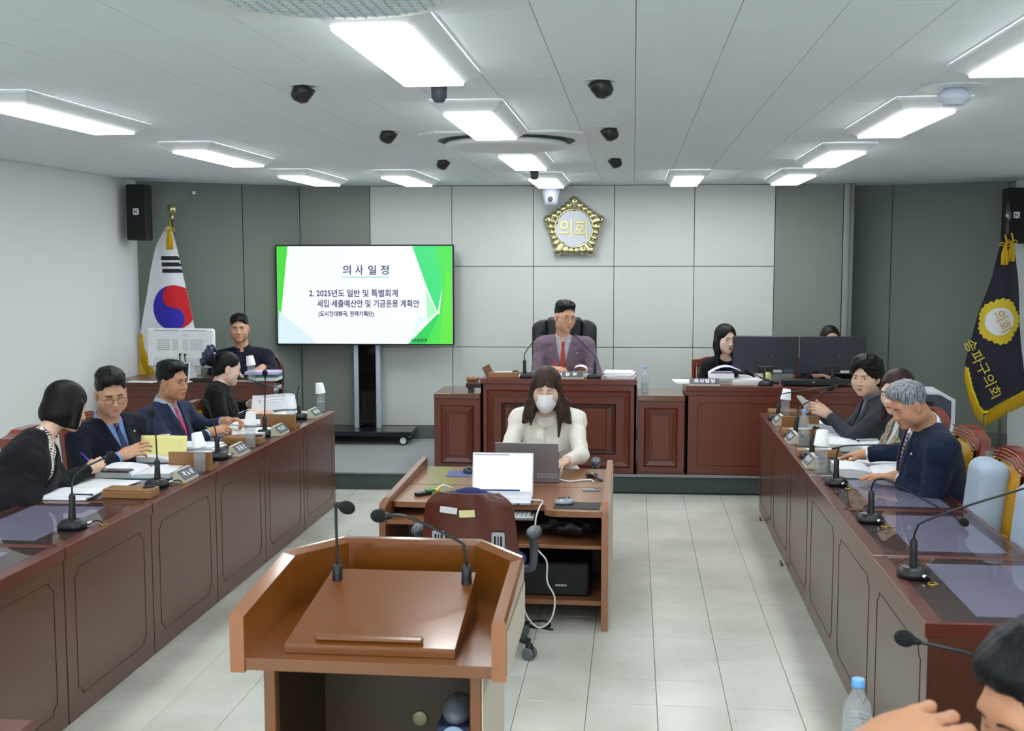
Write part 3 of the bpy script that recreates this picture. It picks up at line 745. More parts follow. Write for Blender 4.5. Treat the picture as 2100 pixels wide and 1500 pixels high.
# ------------------------------------------------------------------ flags
M_pole = mat('pole_metal', (150,140,110), .3, metal=.9)
M_flagw = mat('white_flag_cloth', (228,230,236), .8, bump=(400, .1))
M_fr = mat('gold_fringe', (226,182,24), .7, noise=(200, .3))
M_red = mat('flag_red', (200,22,36), .75); M_blue = mat('flag_blue', (46,40,170), .75); M_flk = mat('flag_black', (28,34,40), .75)
def tassel(t, x, y, z, s=1.0):
    g = MB(); g.tube([(x, y, z+.12*s), (x+.012*s, y-.01, z+.06*s), (x-.006*s, y-.012, z)], .009*s, 8)
    for k in range(5):
        a = k*2*PI/5; g.tube([(x+.012*s*math.cos(a), y-.012+.012*s*math.sin(a), z), (x+.02*s*math.cos(a), y-.012+.02*s*math.sin(a), z-.05*s), (x+.022*s*math.cos(a), y-.012+.022*s*math.sin(a), z-.15*s)], [.007*s, .013*s, .012*s], 7)
    g.ball((x, y-.012, z), .02*s, 10, 7)
    tag(g.build('tassel', M_fr, t), kind=None)
    MB().tube([(x-.05*s, y-.01, z+.03*s), (x-.03*s, y-.02, z+.055*s), (x, y-.02, z+.03*s), (x+.03*s, y-.02, z+.055*s), (x+.05*s, y-.01, z+.03*s), (x, y-.02, z+.02*s), (x-.05*s, y-.01, z+.03*s)], .005*s, 6, sub=4).build('bow', M_fr, t)
# national flag; local x, z read off the cloth, y = folds
S1 = 10.03/2350*1.03
nf = thing('national_flag', 'white national flag with red and blue circle on pole, left rear corner', 'flag', (-4.165, 10.02, DAIS))
def nx(px): return (px-345)*(.0050 if px < 345 else .0043)
def nz(py): return 2.375-DAIS-(py-428)*.00432
edgeL = [(465, 338), (500, 319), (520, 313), (560, 304), (600, 297), (640, 289), (690, 280.5), (720, 283), (745, 292), (775, 303), (800, 312)]
edgeR = [(465, 348), (500, 356), (520, 360), (560, 367), (600, 374), (640, 382), (690, 391), (720, 397), (745, 400), (775, 400), (800, 392)]
def interp(tab, y):
    for (a, b), (c, d) in zip(tab, tab[1:]):
        if y <= c: return b+(d-b)*(y-a)/(c-a)
    return tab[-1][1]
def nfp(px, py, off=0.0):
    l, r = interp(edgeL, py), interp(edgeR, py); u = (px-l)/max(r-l, 1e-3); g = min(1, (py-455)/160)
    y = g*(.035*math.cos(u*PI*1.6+.3)-.10*max(0, u-.72)**1*-4*.28)+off
    return (nx(px), y, nz(py))
def nf_sheet(u, v):
    py = 465+(800-465)*v; l, r = interp(edgeL, py), interp(edgeR, py)
    return nfp(l+(r-l)*u, py)
MB().sheet(nf_sheet, 24, 40).build('flag_cloth', M_flagw, nf)
def patch(nm, m, t, inside, x0, x1, y0, y1, fp, off, n=60):
    g = MB(); ids = {}; 
    for j in range(n+1):
        for i in range(n+1):
            ids[i, j] = len(g.v); g.v.append(fp(x0+(x1-x0)*i/n, y0+(y1-y0)*j/n, off))
    for j in range(n):
        for i in range(n):
            if inside(x0+(x1-x0)*(i+.5)/n, y0+(y1-y0)*(j+.5)/n):
                g.f.append((ids[i, j], ids[i+1, j], ids[i+1, j+1], ids[i, j+1])); g.m.append(0); g.sm.append(True)
    used = sorted({i for f in g.f for i in f}); mp_ = {a: b for b, a in enumerate(used)}
    g.v = [g.v[i] for i in used]; g.f = [tuple(mp_[i] for i in f) for f in g.f]
    return g.build(nm, m, t)
TC = (351, 634); TRX, TRY = 41.5, 47
def big(x, y): return ((x-TC[0])/TRX)**2+((y-TC[1])/TRY)**2 < 1 and x < interp(edgeR, y)
def red_in(x, y):
    if not big(x, y): return False
    u, v = (x-TC[0])/TRX, (y-TC[1])/TRY
    if u*u+(v+.5)**2 < .25: return True
    if u*u+(v-.5)**2 < .25: return False
    return u > 0
patch('red_half', M_red, nf, red_in, TC[0]-TRX, TC[0]+TRX, TC[1]-TRY, TC[1]+TRY, nfp, -.003, 70)
patch('blue_half', M_blue, nf, lambda x, y: big(x, y) and not red_in(x, y), TC[0]-TRX, TC[0]+TRX, TC[1]-TRY, TC[1]+TRY, nfp, -.003, 70)
for k in range(3):
    y0 = 526+k*13.2; x0 = 328+k*1.3
    patch('bar', M_flk, nf, lambda x, y: x < interp(edgeR, y)-.3, x0, interp(edgeR, y0+4)+1, y0, y0+8.5, nfp, -.003, 12)
g = MB()
for k in range(24):
    f_ = k/23; py = 690+(800-690)*f_; px = interp(edgeL, py)
    a = nfp(px+2, py, -.002); b = nfp(px-2, py+22, -.004)
    g.tube([a, ((a[0]+b[0])/2-.004, (a[1]+b[1])/2-.006, (a[2]+b[2])/2), (b[0], b[1], b[2]-.03)], .0045, 5)
tag(g.build('fringe', M_fr, nf), kind='stuff')
patch('gold_border', M_fr, nf, lambda x, y: x-interp(edgeL, y) < 4.5, 278, 330, 690, 800, nfp, -.004, 40)
MB().lathe([(.012, 0), (.012, 2.17)], (0, .06, 0), 12).build('pole', M_pole, nf)
MB().lathe([(.16, 0), (.17, .02), (.1, .06), (.02, .1)], (0, .06, 0), 24).build('base', M_chrome, nf)
MB().ball((0, .06, 2.375-DAIS), .045, 20, 14).build('finial', M_gold, nf)
MB().lathe([(.014, 2.13), (.02, 2.16), (.012, 2.19)], (0, .06, 0), 12).build('collar', M_gold, nf)
tassel(nf, nx(352), -.07, nz(480), .95)
# council flag; navy cloth hanging from a spear-headed pole
cf = thing('council_flag', 'navy council flag with gold fringe on a pole, right rear corner', 'flag', (3.185, 10.33, DAIS))
KX = 10.33/2350*1.02
def cxm(px): return (px-2043)*KX*.985
def czm(py): return 2.341-DAIS-(py-430)*KX*.985
eL = [(478, 2038), (520, 2029), (560, 2021), (626, 2000), (680, 1989), (734, 1976), (780, 1986), (815, 2000), (833, 2014.5)]
eR = [(478, 2056), (520, 2063), (560, 2069), (626, 2075), (680, 2081), (734, 2087), (786, 2093), (808, 2053), (833, 2016)]
def cfp(px, py, off=0.0):
    l, r = interp(eL, py), interp(eR, py); u = (px-l)/max(r-l, 1e-3); g = min(1, (py-470)/150)
    return (cxm(px), g*(.03*math.cos(u*PI*1.7)+.02*math.sin(py*.03))+off, czm(py))
MB().sheet(lambda u, v: cfp(interp(eL, 478+355*v)+(interp(eR, 478+355*v)-interp(eL, 478+355*v))*u, 478+355*v), 20, 40).build('flag_cloth', mat('navy_velvet', (20,18,40), .8, sheen=.4), cf)
ec = (2037, 648); M_yel = mat('embroidered_gold', (214,190,40), .6, bump=(260, .5))
def flower(x, y):
    dx, dy = x-ec[0], y-ec[1]; a = math.atan2(-dy, dx); r = math.hypot(dx/39, dy/46)
    return r < .9+.1*abs(math.sin((a-R(108))*2.5))**.8+.03*math.cos(a*25) and r > .3
patch('flower_emblem', M_yel, cf, flower, 1994, 2080, 596, 698, cfp, -.006, 90)
patch('white_disc', M_flagw, cf, lambda x, y: math.hypot((x-ec[0])/26.5, (y-ec[1])/27.5) < 1, 2008, 2066, 618, 678, cfp, -.010, 60)
def slant(nm, s, px, py, size, rot, m, off, wid=1.0):
    p = cfp(px, py, off); return text(nm, s, size, cf, p, (PI/2, R(rot), 0), m, .001, wid=wid)
slant('emblem_lettering', '의회', 2037.5, 648, .118, 62, mat('gold_thread', (202,158,50), .6), -.05, .95)
slant('flag_lettering', '송파구의회', 2005, 742, .118, 62, mat('yellow_thread', (226,208,70), .6), -.05, 1.06)
g = MB()
for k in range(70):
    f_ = k/69
    if f_ < .45: py = 738+(833-738)*f_/.45; px = interp(eL, py)
    else: py = 833-(833-788)*(f_-.45)/.55; px = 2015+(2093-2015)*(f_-.45)/.55
    a = cfp(min(max(px, interp(eL, py)+1), interp(eR, py)), py, -.003)
    g.tube([a, (a[0]-.004, a[1]-.004, a[2]-.045), (a[0]-.002+random.uniform(-.006, .006), a[1], a[2]-.115)], .0055, 5)
tag(g.build('fringe', M_fr, cf), kind='stuff')
M_border = mat('yellow_border', (232,218,30), .7)
patch('gold_border', M_border, cf, lambda x, y: interp(eL, y) <= x <= interp(eR, y) and (x-interp(eL, y) < 6 or (y > 780 and y > 833-(x-2015)*45/78-7)), 1974, 2096, 740, 833, cfp, -.004, 60)
MB().lathe([(.012, 0), (.012, 2.1)], (cxm(2050), .06, 0), 12).build('pole', M_pole, cf)
MB().lathe([(.02, 2.1), (.03, 2.14), (.002, 2.27)], (cxm(2050), .06, 0), 4).build('finial', mat('steel', (120,122,126), .3, metal=1), cf)
MB().lathe([(.19, 0), (.19, .015), (.11, .05), (.05, .06), (.06, .09), (.015, .11)], (cxm(2024), .1, 0), 28).build('base', mat('dull_silver', (176,178,172), .4, metal=.5), cf)
tassel(cf, cxm(2040), -.03, czm(505), .95); tassel(cf, cxm(2054), -.0, czm(500), .9)
# ------------------------------------------------------------------ people: smooth distance fields turned into one skin each
def npv(*a): return np.array(a, dtype=np.float64)
def nrm(v): v = np.asarray(v, float); return v/max(np.linalg.norm(v), 1e-9)
class Field:
    def __init__(s): s.p = []; s.post = []
    def _add(s, fn, lo, hi, k, op): s.p.append((fn, np.array(lo), np.array(hi), k, op)); return s
    def cap(s, a, b, r1, r2=None, k=.02, op=1, flat=False, squash=None):
        a = np.asarray(a, float); b = np.asarray(b, float); r2 = r1 if r2 is None else r2
        ab = b-a; L2 = float(ab @ ab)+1e-12; rm = max(r1, r2); ln = math.sqrt(L2)
        def fn(P):
            h = np.clip((P-a) @ ab/L2, 0, 1); d = np.linalg.norm(P-a-h[:, None]*ab, axis=1)-(r1+(r2-r1)*h)
            if flat: d = np.maximum(d, ((P-b) @ ab)/ln)
            return d
        return s._add(fn, np.minimum(a, b)-rm, np.maximum(a, b)+rm, k, op)
    def ell(s, c, r, M=None, k=.02, op=1):
        c = np.asarray(c, float); r = np.asarray(r, float); A = np.eye(3) if M is None else np.asarray(M)   # rows = axes
        def fn(P):
            q = (P-c) @ A.T; k0 = np.linalg.norm(q/r, axis=1); k1 = np.linalg.norm(q/(r*r), axis=1)
            return k0*(k0-1)/np.maximum(k1, 1e-9)
        rm = np.sqrt((A.T**2) @ (r**2))
        return s._add(fn, c-rm, c+rm, k, op)
    def shell(s, a, b, R_, t, k=.005, op=1, slant=0.0):
        """open tube (a collar): radius R_, thickness t, from a to b."""
        a = np.asarray(a, float); b = np.asarray(b, float); ab = b-a; ln = np.linalg.norm(ab); u = ab/ln
        def fn(P):
            h = (P-a) @ u; rad = np.linalg.norm(P-a-h[:, None]*u, axis=1)
            return np.maximum(np.abs(rad-R_-slant*(h-ln))-t, np.maximum(-h, h-ln)-t*.3)
        rm = R_+t+abs(slant)*ln
        return s._add(fn, np.minimum(a, b)-rm, np.maximum(a, b)+rm, k, op)
    def func(s, fn, lo, hi, k=.004, op=-1): return s._add(fn, lo, hi, k, op)
    def ev(s, P, full=False):
        d = np.full(len(P), 1.0)
        for fn, lo, hi, k, op in s.p:
            if full: idx = None; Q = P
            else:
                m = k+.03
                idx = np.nonzero(((P > lo-m) & (P < hi+m)).all(axis=1))[0]
                if len(idx) == 0: continue
                Q = P[idx]
            e = fn(Q); c = d if idx is None else d[idx]
            if op > 0: h = np.maximum(k-np.abs(c-e), 0)/k; v = np.minimum(c, e)-h*h*k*.25
            else: e = -e; h = np.maximum(k-np.abs(c-e), 0)/k; v = np.maximum(c, e)+h*h*k*.25
            if idx is None: d = v
            else: d[idx] = v
        for f in s.post: d = d+f(P)
        return d
    def bounds(s):
        lo = np.min([p[1] for p in s.p if p[4] > 0], axis=0); hi = np.max([p[2] for p in s.p if p[4] > 0], axis=0)
        return lo, hi
    def mesh(s, name, vox, mats, cf=4, lo=None, hi=None, smooth=True, newton=1):
        l, h = s.bounds(); lo = l if lo is None else np.maximum(lo, l); hi = h if hi is None else np.minimum(hi, h)
        lo = lo-2.5*vox; hi = hi+2.5*vox; cs = vox*cf
        n = np.ceil((hi-lo)/cs).astype(int)
        g = np.stack(np.meshgrid(*[np.arange(n[i]+1) for i in range(3)], indexing='ij'), -1).reshape(-1, 3)
        C_ = s.ev(lo+g*cs, True).reshape(n+1)
        mn = np.full(n, 9.0); mx = np.full(n, -9.0)
        for a in (0, 1):
            for b in (0, 1):
                for c in (0, 1):
                    q = C_[a:n[0]+a, b:n[1]+b, c:n[2]+c]; mn = np.minimum(mn, q); mx = np.maximum(mx, q)
        act = (mn < 1.3*cs) & (mx > -1.3*cs)
        N = n*cf+1
        def up(a): 
            for ax in range(3): a = np.repeat(a, cf, axis=ax)
            return a
        D = np.empty(N, np.float32); D[:] = 1
        D[:-1, :-1, :-1] = up(np.sign(C_[:-1, :-1, :-1]))
        mk = np.zeros(N, bool); ua = up(act)
        for a in (0, 1):
            for b in (0, 1):
                for c in (0, 1): mk[a:N[0]-1+a, b:N[1]-1+b, c:N[2]-1+c] |= ua
        ix = np.argwhere(mk); D[mk] = s.ev(lo+ix*vox)
        S = D < 0; cnt = np.zeros(N-1, np.int8)
        for a in (0, 1):
            for b in (0, 1):
                for c in (0, 1): cnt += S[a:N[0]-1+a, b:N[1]-1+b, c:N[2]-1+c]
        ce = np.argwhere((cnt > 0) & (cnt < 8)); acc = np.zeros((len(ce), 3)); num = np.zeros(len(ce))
        for ax in range(3):
            o1, o2 = [i for i in range(3) if i != ax]
            for u in (0, 1):
                for v in (0, 1):
                    p = ce.copy(); p[:, o1] += u; p[:, o2] += v; q = p.copy(); q[:, ax] += 1
                    d0 = D[p[:, 0], p[:, 1], p[:, 2]]; d1 = D[q[:, 0], q[:, 1], q[:, 2]]
                    x = (d0 < 0) != (d1 < 0); t = np.where(x, d0/np.where(x, d0-d1, 1), 0)
                    pos = p.astype(float); pos[:, ax] += t; acc[x] += pos[x]; num[x] += 1
        V = lo+acc/np.maximum(num, 1)[:, None]*vox
        I = np.full(N-1, -1, np.int64); I[ce[:, 0], ce[:, 1], ce[:, 2]] = np.arange(len(ce))
        F = []
        for ax in range(3):
            o1, o2 = [(1, 2), (2, 0), (0, 1)][ax]
            A = S.take(range(N[ax]-1), axis=ax); B = S.take(range(1, N[ax]), axis=ax)
            e = np.argwhere(A != B); e = e[(e[:, o1] > 0) & (e[:, o2] > 0) & (e[:, o1] < N[o1]-1) & (e[:, o2] < N[o2]-1)]
            fl = A[e[:, 0], e[:, 1], e[:, 2]]
            qs = []
            for du, dv in ((1, 1), (0, 1), (0, 0), (1, 0)):
                c = e.copy(); c[:, o1] -= du; c[:, o2] -= dv; qs.append(I[c[:, 0], c[:, 1], c[:, 2]])
            q = np.stack(qs, 1); q[~fl] = q[~fl][:, ::-1]; F.append(q[(q >= 0).all(1)])
        F = np.concatenate(F)
        for it in range(newton):
            d = s.ev(V); gr = np.stack([s.ev(V+np.eye(3)[i]*vox*.3)-s.ev(V-np.eye(3)[i]*vox*.3) for i in range(3)], 1)/(vox*.6)
            g2 = (gr**2).sum(1); st = (d/np.maximum(g2, .15))[:, None]*gr; sl = np.linalg.norm(st, axis=1, keepdims=True)
            V = V-st*np.minimum(1, .7*vox/np.maximum(sl, 1e-9))
        me = bpy.data.meshes.new(name); me.vertices.add(len(V)); me.vertices.foreach_set('co', V.astype(np.float32).ravel())
        me.loops.add(F.size); me.loops.foreach_set('vertex_index', F.astype(np.int32).ravel()); me.polygons.add(len(F))
        me.polygons.foreach_set('loop_start', np.arange(0, F.size, 4, dtype=np.int32)); me.polygons.foreach_set('use_smooth', np.full(len(F), smooth))
        for m in mats if isinstance(mats, (list, tuple)) else [mats]: me.materials.append(m)
        me.update(calc_edges=True); me.validate()
        return me
    def hit(s, P0, d, tmax=.35, it=26):
        """march rays from P0 along d to the surface."""
        P = P0.copy(); t = np.zeros(len(P))
        for _ in range(it):
            t = np.minimum(t+s.ev(P0+t[:, None]*d, True)*.85, tmax)
        return P0+t[:, None]*d

def skin(name, c):
    m = mat(name, c, .48, spec=.4, noise=(55, .07), bump=(420, .04))
    b = m.node_tree.nodes['Principled BSDF']; b.inputs['Subsurface Weight'].default_value = .12
    b.inputs['Subsurface Radius'].default_value = (.012, .005, .003); b.inputs['Subsurface Scale'].default_value = .5
    return m
SK_M = skin('skin_tan', (206,160,132)); SK_L = skin('skin_light', (222,184,160)); SK_D = skin('skin_warm', (196,144,112)); SK_P = skin('skin_fair', (228,194,174))
def hairmat(name, c, c2): return mat(name, c, .42, spec=.26, noise=(160, .5), col2=c2, stretch=(1, 1, .12), bump=(240, .5))
H_BLK = hairmat('black_hair', (15,14,15), (7,6,8)); H_GRY = hairmat('grey_hair', (160,166,172), (66,70,76)); H_BRN = hairmat('brown_hair', (64,44,36), (34,24,22)); H_DK = hairmat('dark_brown_hair', (74,54,44), (34,26,24))
M_eyew = mat('eye_white', (222,216,212), .25); M_iris = mat('dark_iris', (26,18,16), .15); M_lash = mat('dark_lash', (34,25,24), .6)
M_lip = mat('lips', (176,106,100), .42); M_lipr = mat('red_lips', (206,64,76), .38); M_browb = mat('black_brow', (42,34,33), .8); M_browg = mat('soft_brow', (104,80,70), .8)
def cloth(name, c, n=(500, .12), b=(900, .3), sheen=.05, rough=.85, wr=.55):
    if name in MATS: return MATS[name]
    m = mat(name, c, rough, noise=n, bump=b, sheen=sheen, spec=.25); nt = m.node_tree; N = nt.nodes.new; L = nt.links.new
    bp = [x for x in nt.nodes if x.type == 'BUMP'][0]; tc = [x for x in nt.nodes if x.type == 'TEX_COORD'][0]
    n1 = N('ShaderNodeTexNoise'); n1.inputs['Scale'].default_value = 9; n1.inputs['Detail'].default_value = 2; n1.inputs['Distortion'].default_value = 1.6; L(tc.outputs['Object'], n1.inputs['Vector'])
    b2 = N('ShaderNodeBump'); b2.inputs['Strength'].default_value = wr; b2.inputs['Distance'].default_value = .03; L(n1.outputs['Fac'], b2.inputs['Height']); L(b2.outputs['Normal'], bp.inputs['Normal'])
    return m
def ik(S, W, l1, l2, pole):
    S = np.asarray(S, float); W = np.asarray(W, float); d = W-S; L = np.linalg.norm(d)
    if L > (l1+l2)*.995: f = L/((l1+l2)*.995); l1 *= f; l2 *= f
    u = d/L; x = (l1*l1-l2*l2+L*L)/(2*L); h = math.sqrt(max(l1*l1-x*x, 1e-8)); p = np.asarray(pole, float); p = nrm(p-u*(p @ u))
    return S+u*x+p*h
def hand_field(fld, w, d, n, side, curls=(25, 25, 30, 35), thumb=(.75, .55, -.25), s=1.0, spread=6, tc=20):
    """palm, four fingers of different lengths and a thumb; n = back of the hand, side +1 for a right hand."""
    d = nrm(d); n = np.asarray(n, float); n = nrm(n-d*(n @ d)); t = np.cross(n, d)*side
    M = np.stack([t, d, n])
    fld.ell(w+d*.048*s, (.040*s, .054*s, .0165*s), M, .012)
    fld.cap(w-d*.01*s, w+d*.02*s, .026*s, .03*s, .02)
    fld.ell(w+d*.035*s+t*.022*s-n*.006*s, (.018*s, .034*s, .016*s), M, .012)
    lens = ((.043, .026, .022), (.047, .030, .024), (.044, .028, .023), (.034, .021, .020))
    for i in range(4):
        o = (.029, .0095, -.0095, -.028)[i]*s; b = w+d*(.092, .096, .091, .08)[i]*s+t*o
        a0 = R((1.2, .3, -.5, -1.5)[i]*spread); dd = nrm(d*math.cos(a0)+t*math.sin(a0)); c = curls[i]; ang_ = c*.7
        fld.cap(w+d*.05*s+t*o*.8, b, .0105*s, .0098*s, .006)
        for k in range(3):
            v = nrm(dd*math.cos(R(ang_))-n*math.sin(R(ang_))); e = b+v*lens[i][k]*s
            fld.cap(b, e, (.0096, .0086, .0078)[k]*s, (.0086, .0078, .0066)[k]*s, .004); b = e; ang_ += c*(1.1, .7, 0)[k]
    b = w+d*.028*s+t*.026*s-n*.004*s; v = nrm(t*thumb[0]+d*thumb[1]+n*thumb[2])
    e = b+v*.042*s; fld.cap(b, e, .0145*s, .011*s, .01); v2 = nrm(v+d*math.tan(R(tc))-t*math.tan(R(tc))*.6); e2 = e+v2*.031*s; fld.cap(e, e2, .0108*s, .0085*s, .004)
    return dict(index=b, tip=e2, palm=w+d*.05*s)
def axes(yaw, pitch=0, roll=0):
    """rows: right, forward, up of a body part that faces yaw (0 = +X), tipped forward by pitch."""
    f0 = npv(math.cos(R(yaw)), math.sin(R(yaw)), 0); u0 = npv(0, 0, 1)
    f = f0*math.cos(R(pitch))-u0*math.sin(R(pitch)); u = u0*math.cos(R(pitch))+f0*math.sin(R(pitch)); r = np.cross(f, u)
    r2 = r*math.cos(R(roll))+u*math.sin(R(roll)); u2 = u*math.cos(R(roll))-r*math.sin(R(roll))
    return np.stack([r2, f, u2])
def head_field(fld, c, A, s=1.0, wid=1.0, jaw=1.0, male=True, nose=1.0, ears=True, cheek=1.0):
    def X(x, y, z): return c+(npv(x*wid, y, z)*s) @ A
    def E(p, r, k=.02, op=1): fld.ell(X(*p), npv(r[0]*wid, r[1], r[2])*s, A, k*s, op)
    def K(a, b, r1, r2=None, k=.012, op=1): fld.cap(X(*a), X(*b), r1*s, (r1 if r2 is None else r2)*s, k*s, op)
    E((0, -.012, .038), (.077, .097, .086), .02); E((0, .03, -.012), (.067, .062, .088), .03)
    E((0, .042, -.07), (.047*jaw, .046, .044), .03); E((0, .072, -.1), (.024*jaw, .02, .018), .025)
    for q in (-1, 1):
        E((q*.042, .052, -.03), (.03*cheek, .034, .034), .025)
        E((q*.046*jaw, .02, -.065), (.022, .035, .03), .03)
    K((-.034, .079, .026), (.034, .079, .026), .013 if male else .011, k=.02)
    for q in (-1, 1): E((q*.033, .1, .004), (.019, .017, .0125), .014, -1)
    for q in (-1, 1): E((q*.0325, .0755, .003), (.017, .0125, .0115), .006)
    K((0, .088, .012), (0, .108*1, -.03), .0075*nose, .0105*nose, .012)
    E((0, .1075, -.034), (.0115*nose, .0115, .0095), .008)
    for q in (-1, 1): E((q*.0135*nose, .097, -.037), (.0085, .0105, .0075), .007)
    K((-.016, .089, -.063), (.016, .089, -.063), .0068, k=.014); K((-.0135, .0885, -.074), (.0135, .0885, -.074), .0075, k=.012)
    K((-.022, .0985, -.0685), (.022, .0985, -.0685), .0022, k=.006, op=-1)
    if ears:
        for q in (-1, 1):
            fld.ell(X(q*.0785, -.008, -.006), npv(.0085, .019, .032)*s, A, .006*s); fld.ell(X(q*.088, -.004, -.004), npv(.007, .01, .018)*s, A, .006*s, -1)
            fld.ell(X(q*.0765, -.002, -.033), npv(.007, .009, .01)*s, A, .006*s)
    return X
def facepatch(name, m, parent, H, X, A, s, fn, nu, nv, off):
    """a thin piece that follows the face: fn(u, v) -> (x, z) in head measure."""
    uv = [(i/nu, j/nv) for j in range(nv+1) for i in range(nu+1)]
    P0 = np.array([X(fn(u, v)[0], .2, fn(u, v)[1]) for u, v in uv]); d = -A[1]
    Q = H.hit(P0, d, .3*s)-d*off
    fs = [(j*(nu+1)+i, j*(nu+1)+i+1, (j+1)*(nu+1)+i+1, (j+1)*(nu+1)+i) for j in range(nv) for i in range(nu)]
    return MB().add([tuple(q) for q in Q], fs, 0, True).build(name, m, parent)
def face(parent, H, X, A, s, eyes='open', look=0.0, lips=None, brow=None, male=True, mouthy=0.0, browlift=0.0):
    lips = lips or M_lip; brow = brow or M_browb
    for q in (-1, 1):
        cx = q*.0325; op = {'open': .0046, 'narrow': .0034, 'down': .0012, 'shut': .0004}[eyes]; ze = .003 if eyes in ('open', 'narrow') else -.0015
        def top(u): return ze+op*(1-abs(2*u-1)**2.2)+(.0012 if q*(2*u-1) > 0 else 0)*abs(2*u-1)
        def bot(u): return ze-op*.62*(1-abs(2*u-1)**2)+(.0012 if q*(2*u-1) > 0 else 0)*abs(2*u-1)
        hw = .0155
        if eyes in ('open', 'narrow'):
            e = facepatch('eye', M_eyew, parent, H, X, A, s, lambda u, v: (cx+hw*(2*u-1), bot(u)+(top(u)-bot(u))*v), 10, 3, .0007)
            ix = cx+look*.006; r = .0058
            def irf(u, v):
                x = ix+r*(2*u-1); uu = (x-cx+hw)/(2*hw); hz = r*math.sqrt(max(1-(2*u-1)**2, 0)); z0 = max(bot(uu), ze-hz); z1 = min(top(uu), ze+hz+.0004); return (x, z0+(max(z1, z0)-z0)*v)
            facepatch('iris', M_iris, e, H, X, A, s, irf, 8, 3, .0012)
        tl = top if eyes in ('open', 'narrow') else bot
        facepatch('eyelash', M_lash, parent, H, X, A, s, lambda u, v: (cx+(hw+.001)*(2*u-1), tl(u)+(.0005+.0017*(1-.5*abs(2*u-1)))*(v-.2)), 10, 1, .0016)
        facepatch('eyebrow', brow, parent, H, X, A, s, lambda u, v: (q*(.0135+.032*u), .0225+browlift+.005*math.sin(u*PI*.75)-.002*u+(v-.5)*(.0062 if male else .0046)*(1-.6*u*u)), 8, 2, .0012)
    mz = -.0685+mouthy
    facepatch('lips', lips, parent, H, X, A, s, lambda u, v: ((2*u-1)*(.0235 if male else .0215), mz+.0022*abs(2*u-1)**2+(lambda a: -.0075*(1-a**2.4)+v*((.0075*(1-a**2.4))+(.0052 if male else .0062)*(1-a**1.6)*(1-.22*math.exp(-(a/.18)**2))))(abs(2*u-1))), 14, 6, .0007)
    facepatch('mouth_line', mat('mouth_line', (112,56,54), .6), parent, H, X, A, s, lambda u, v: ((2*u-1)*.022, mz+.0020*abs(2*u-1)**2-.0004+(v-.5)*.0015*(1-abs(2*u-1))), 10, 1, .0013)
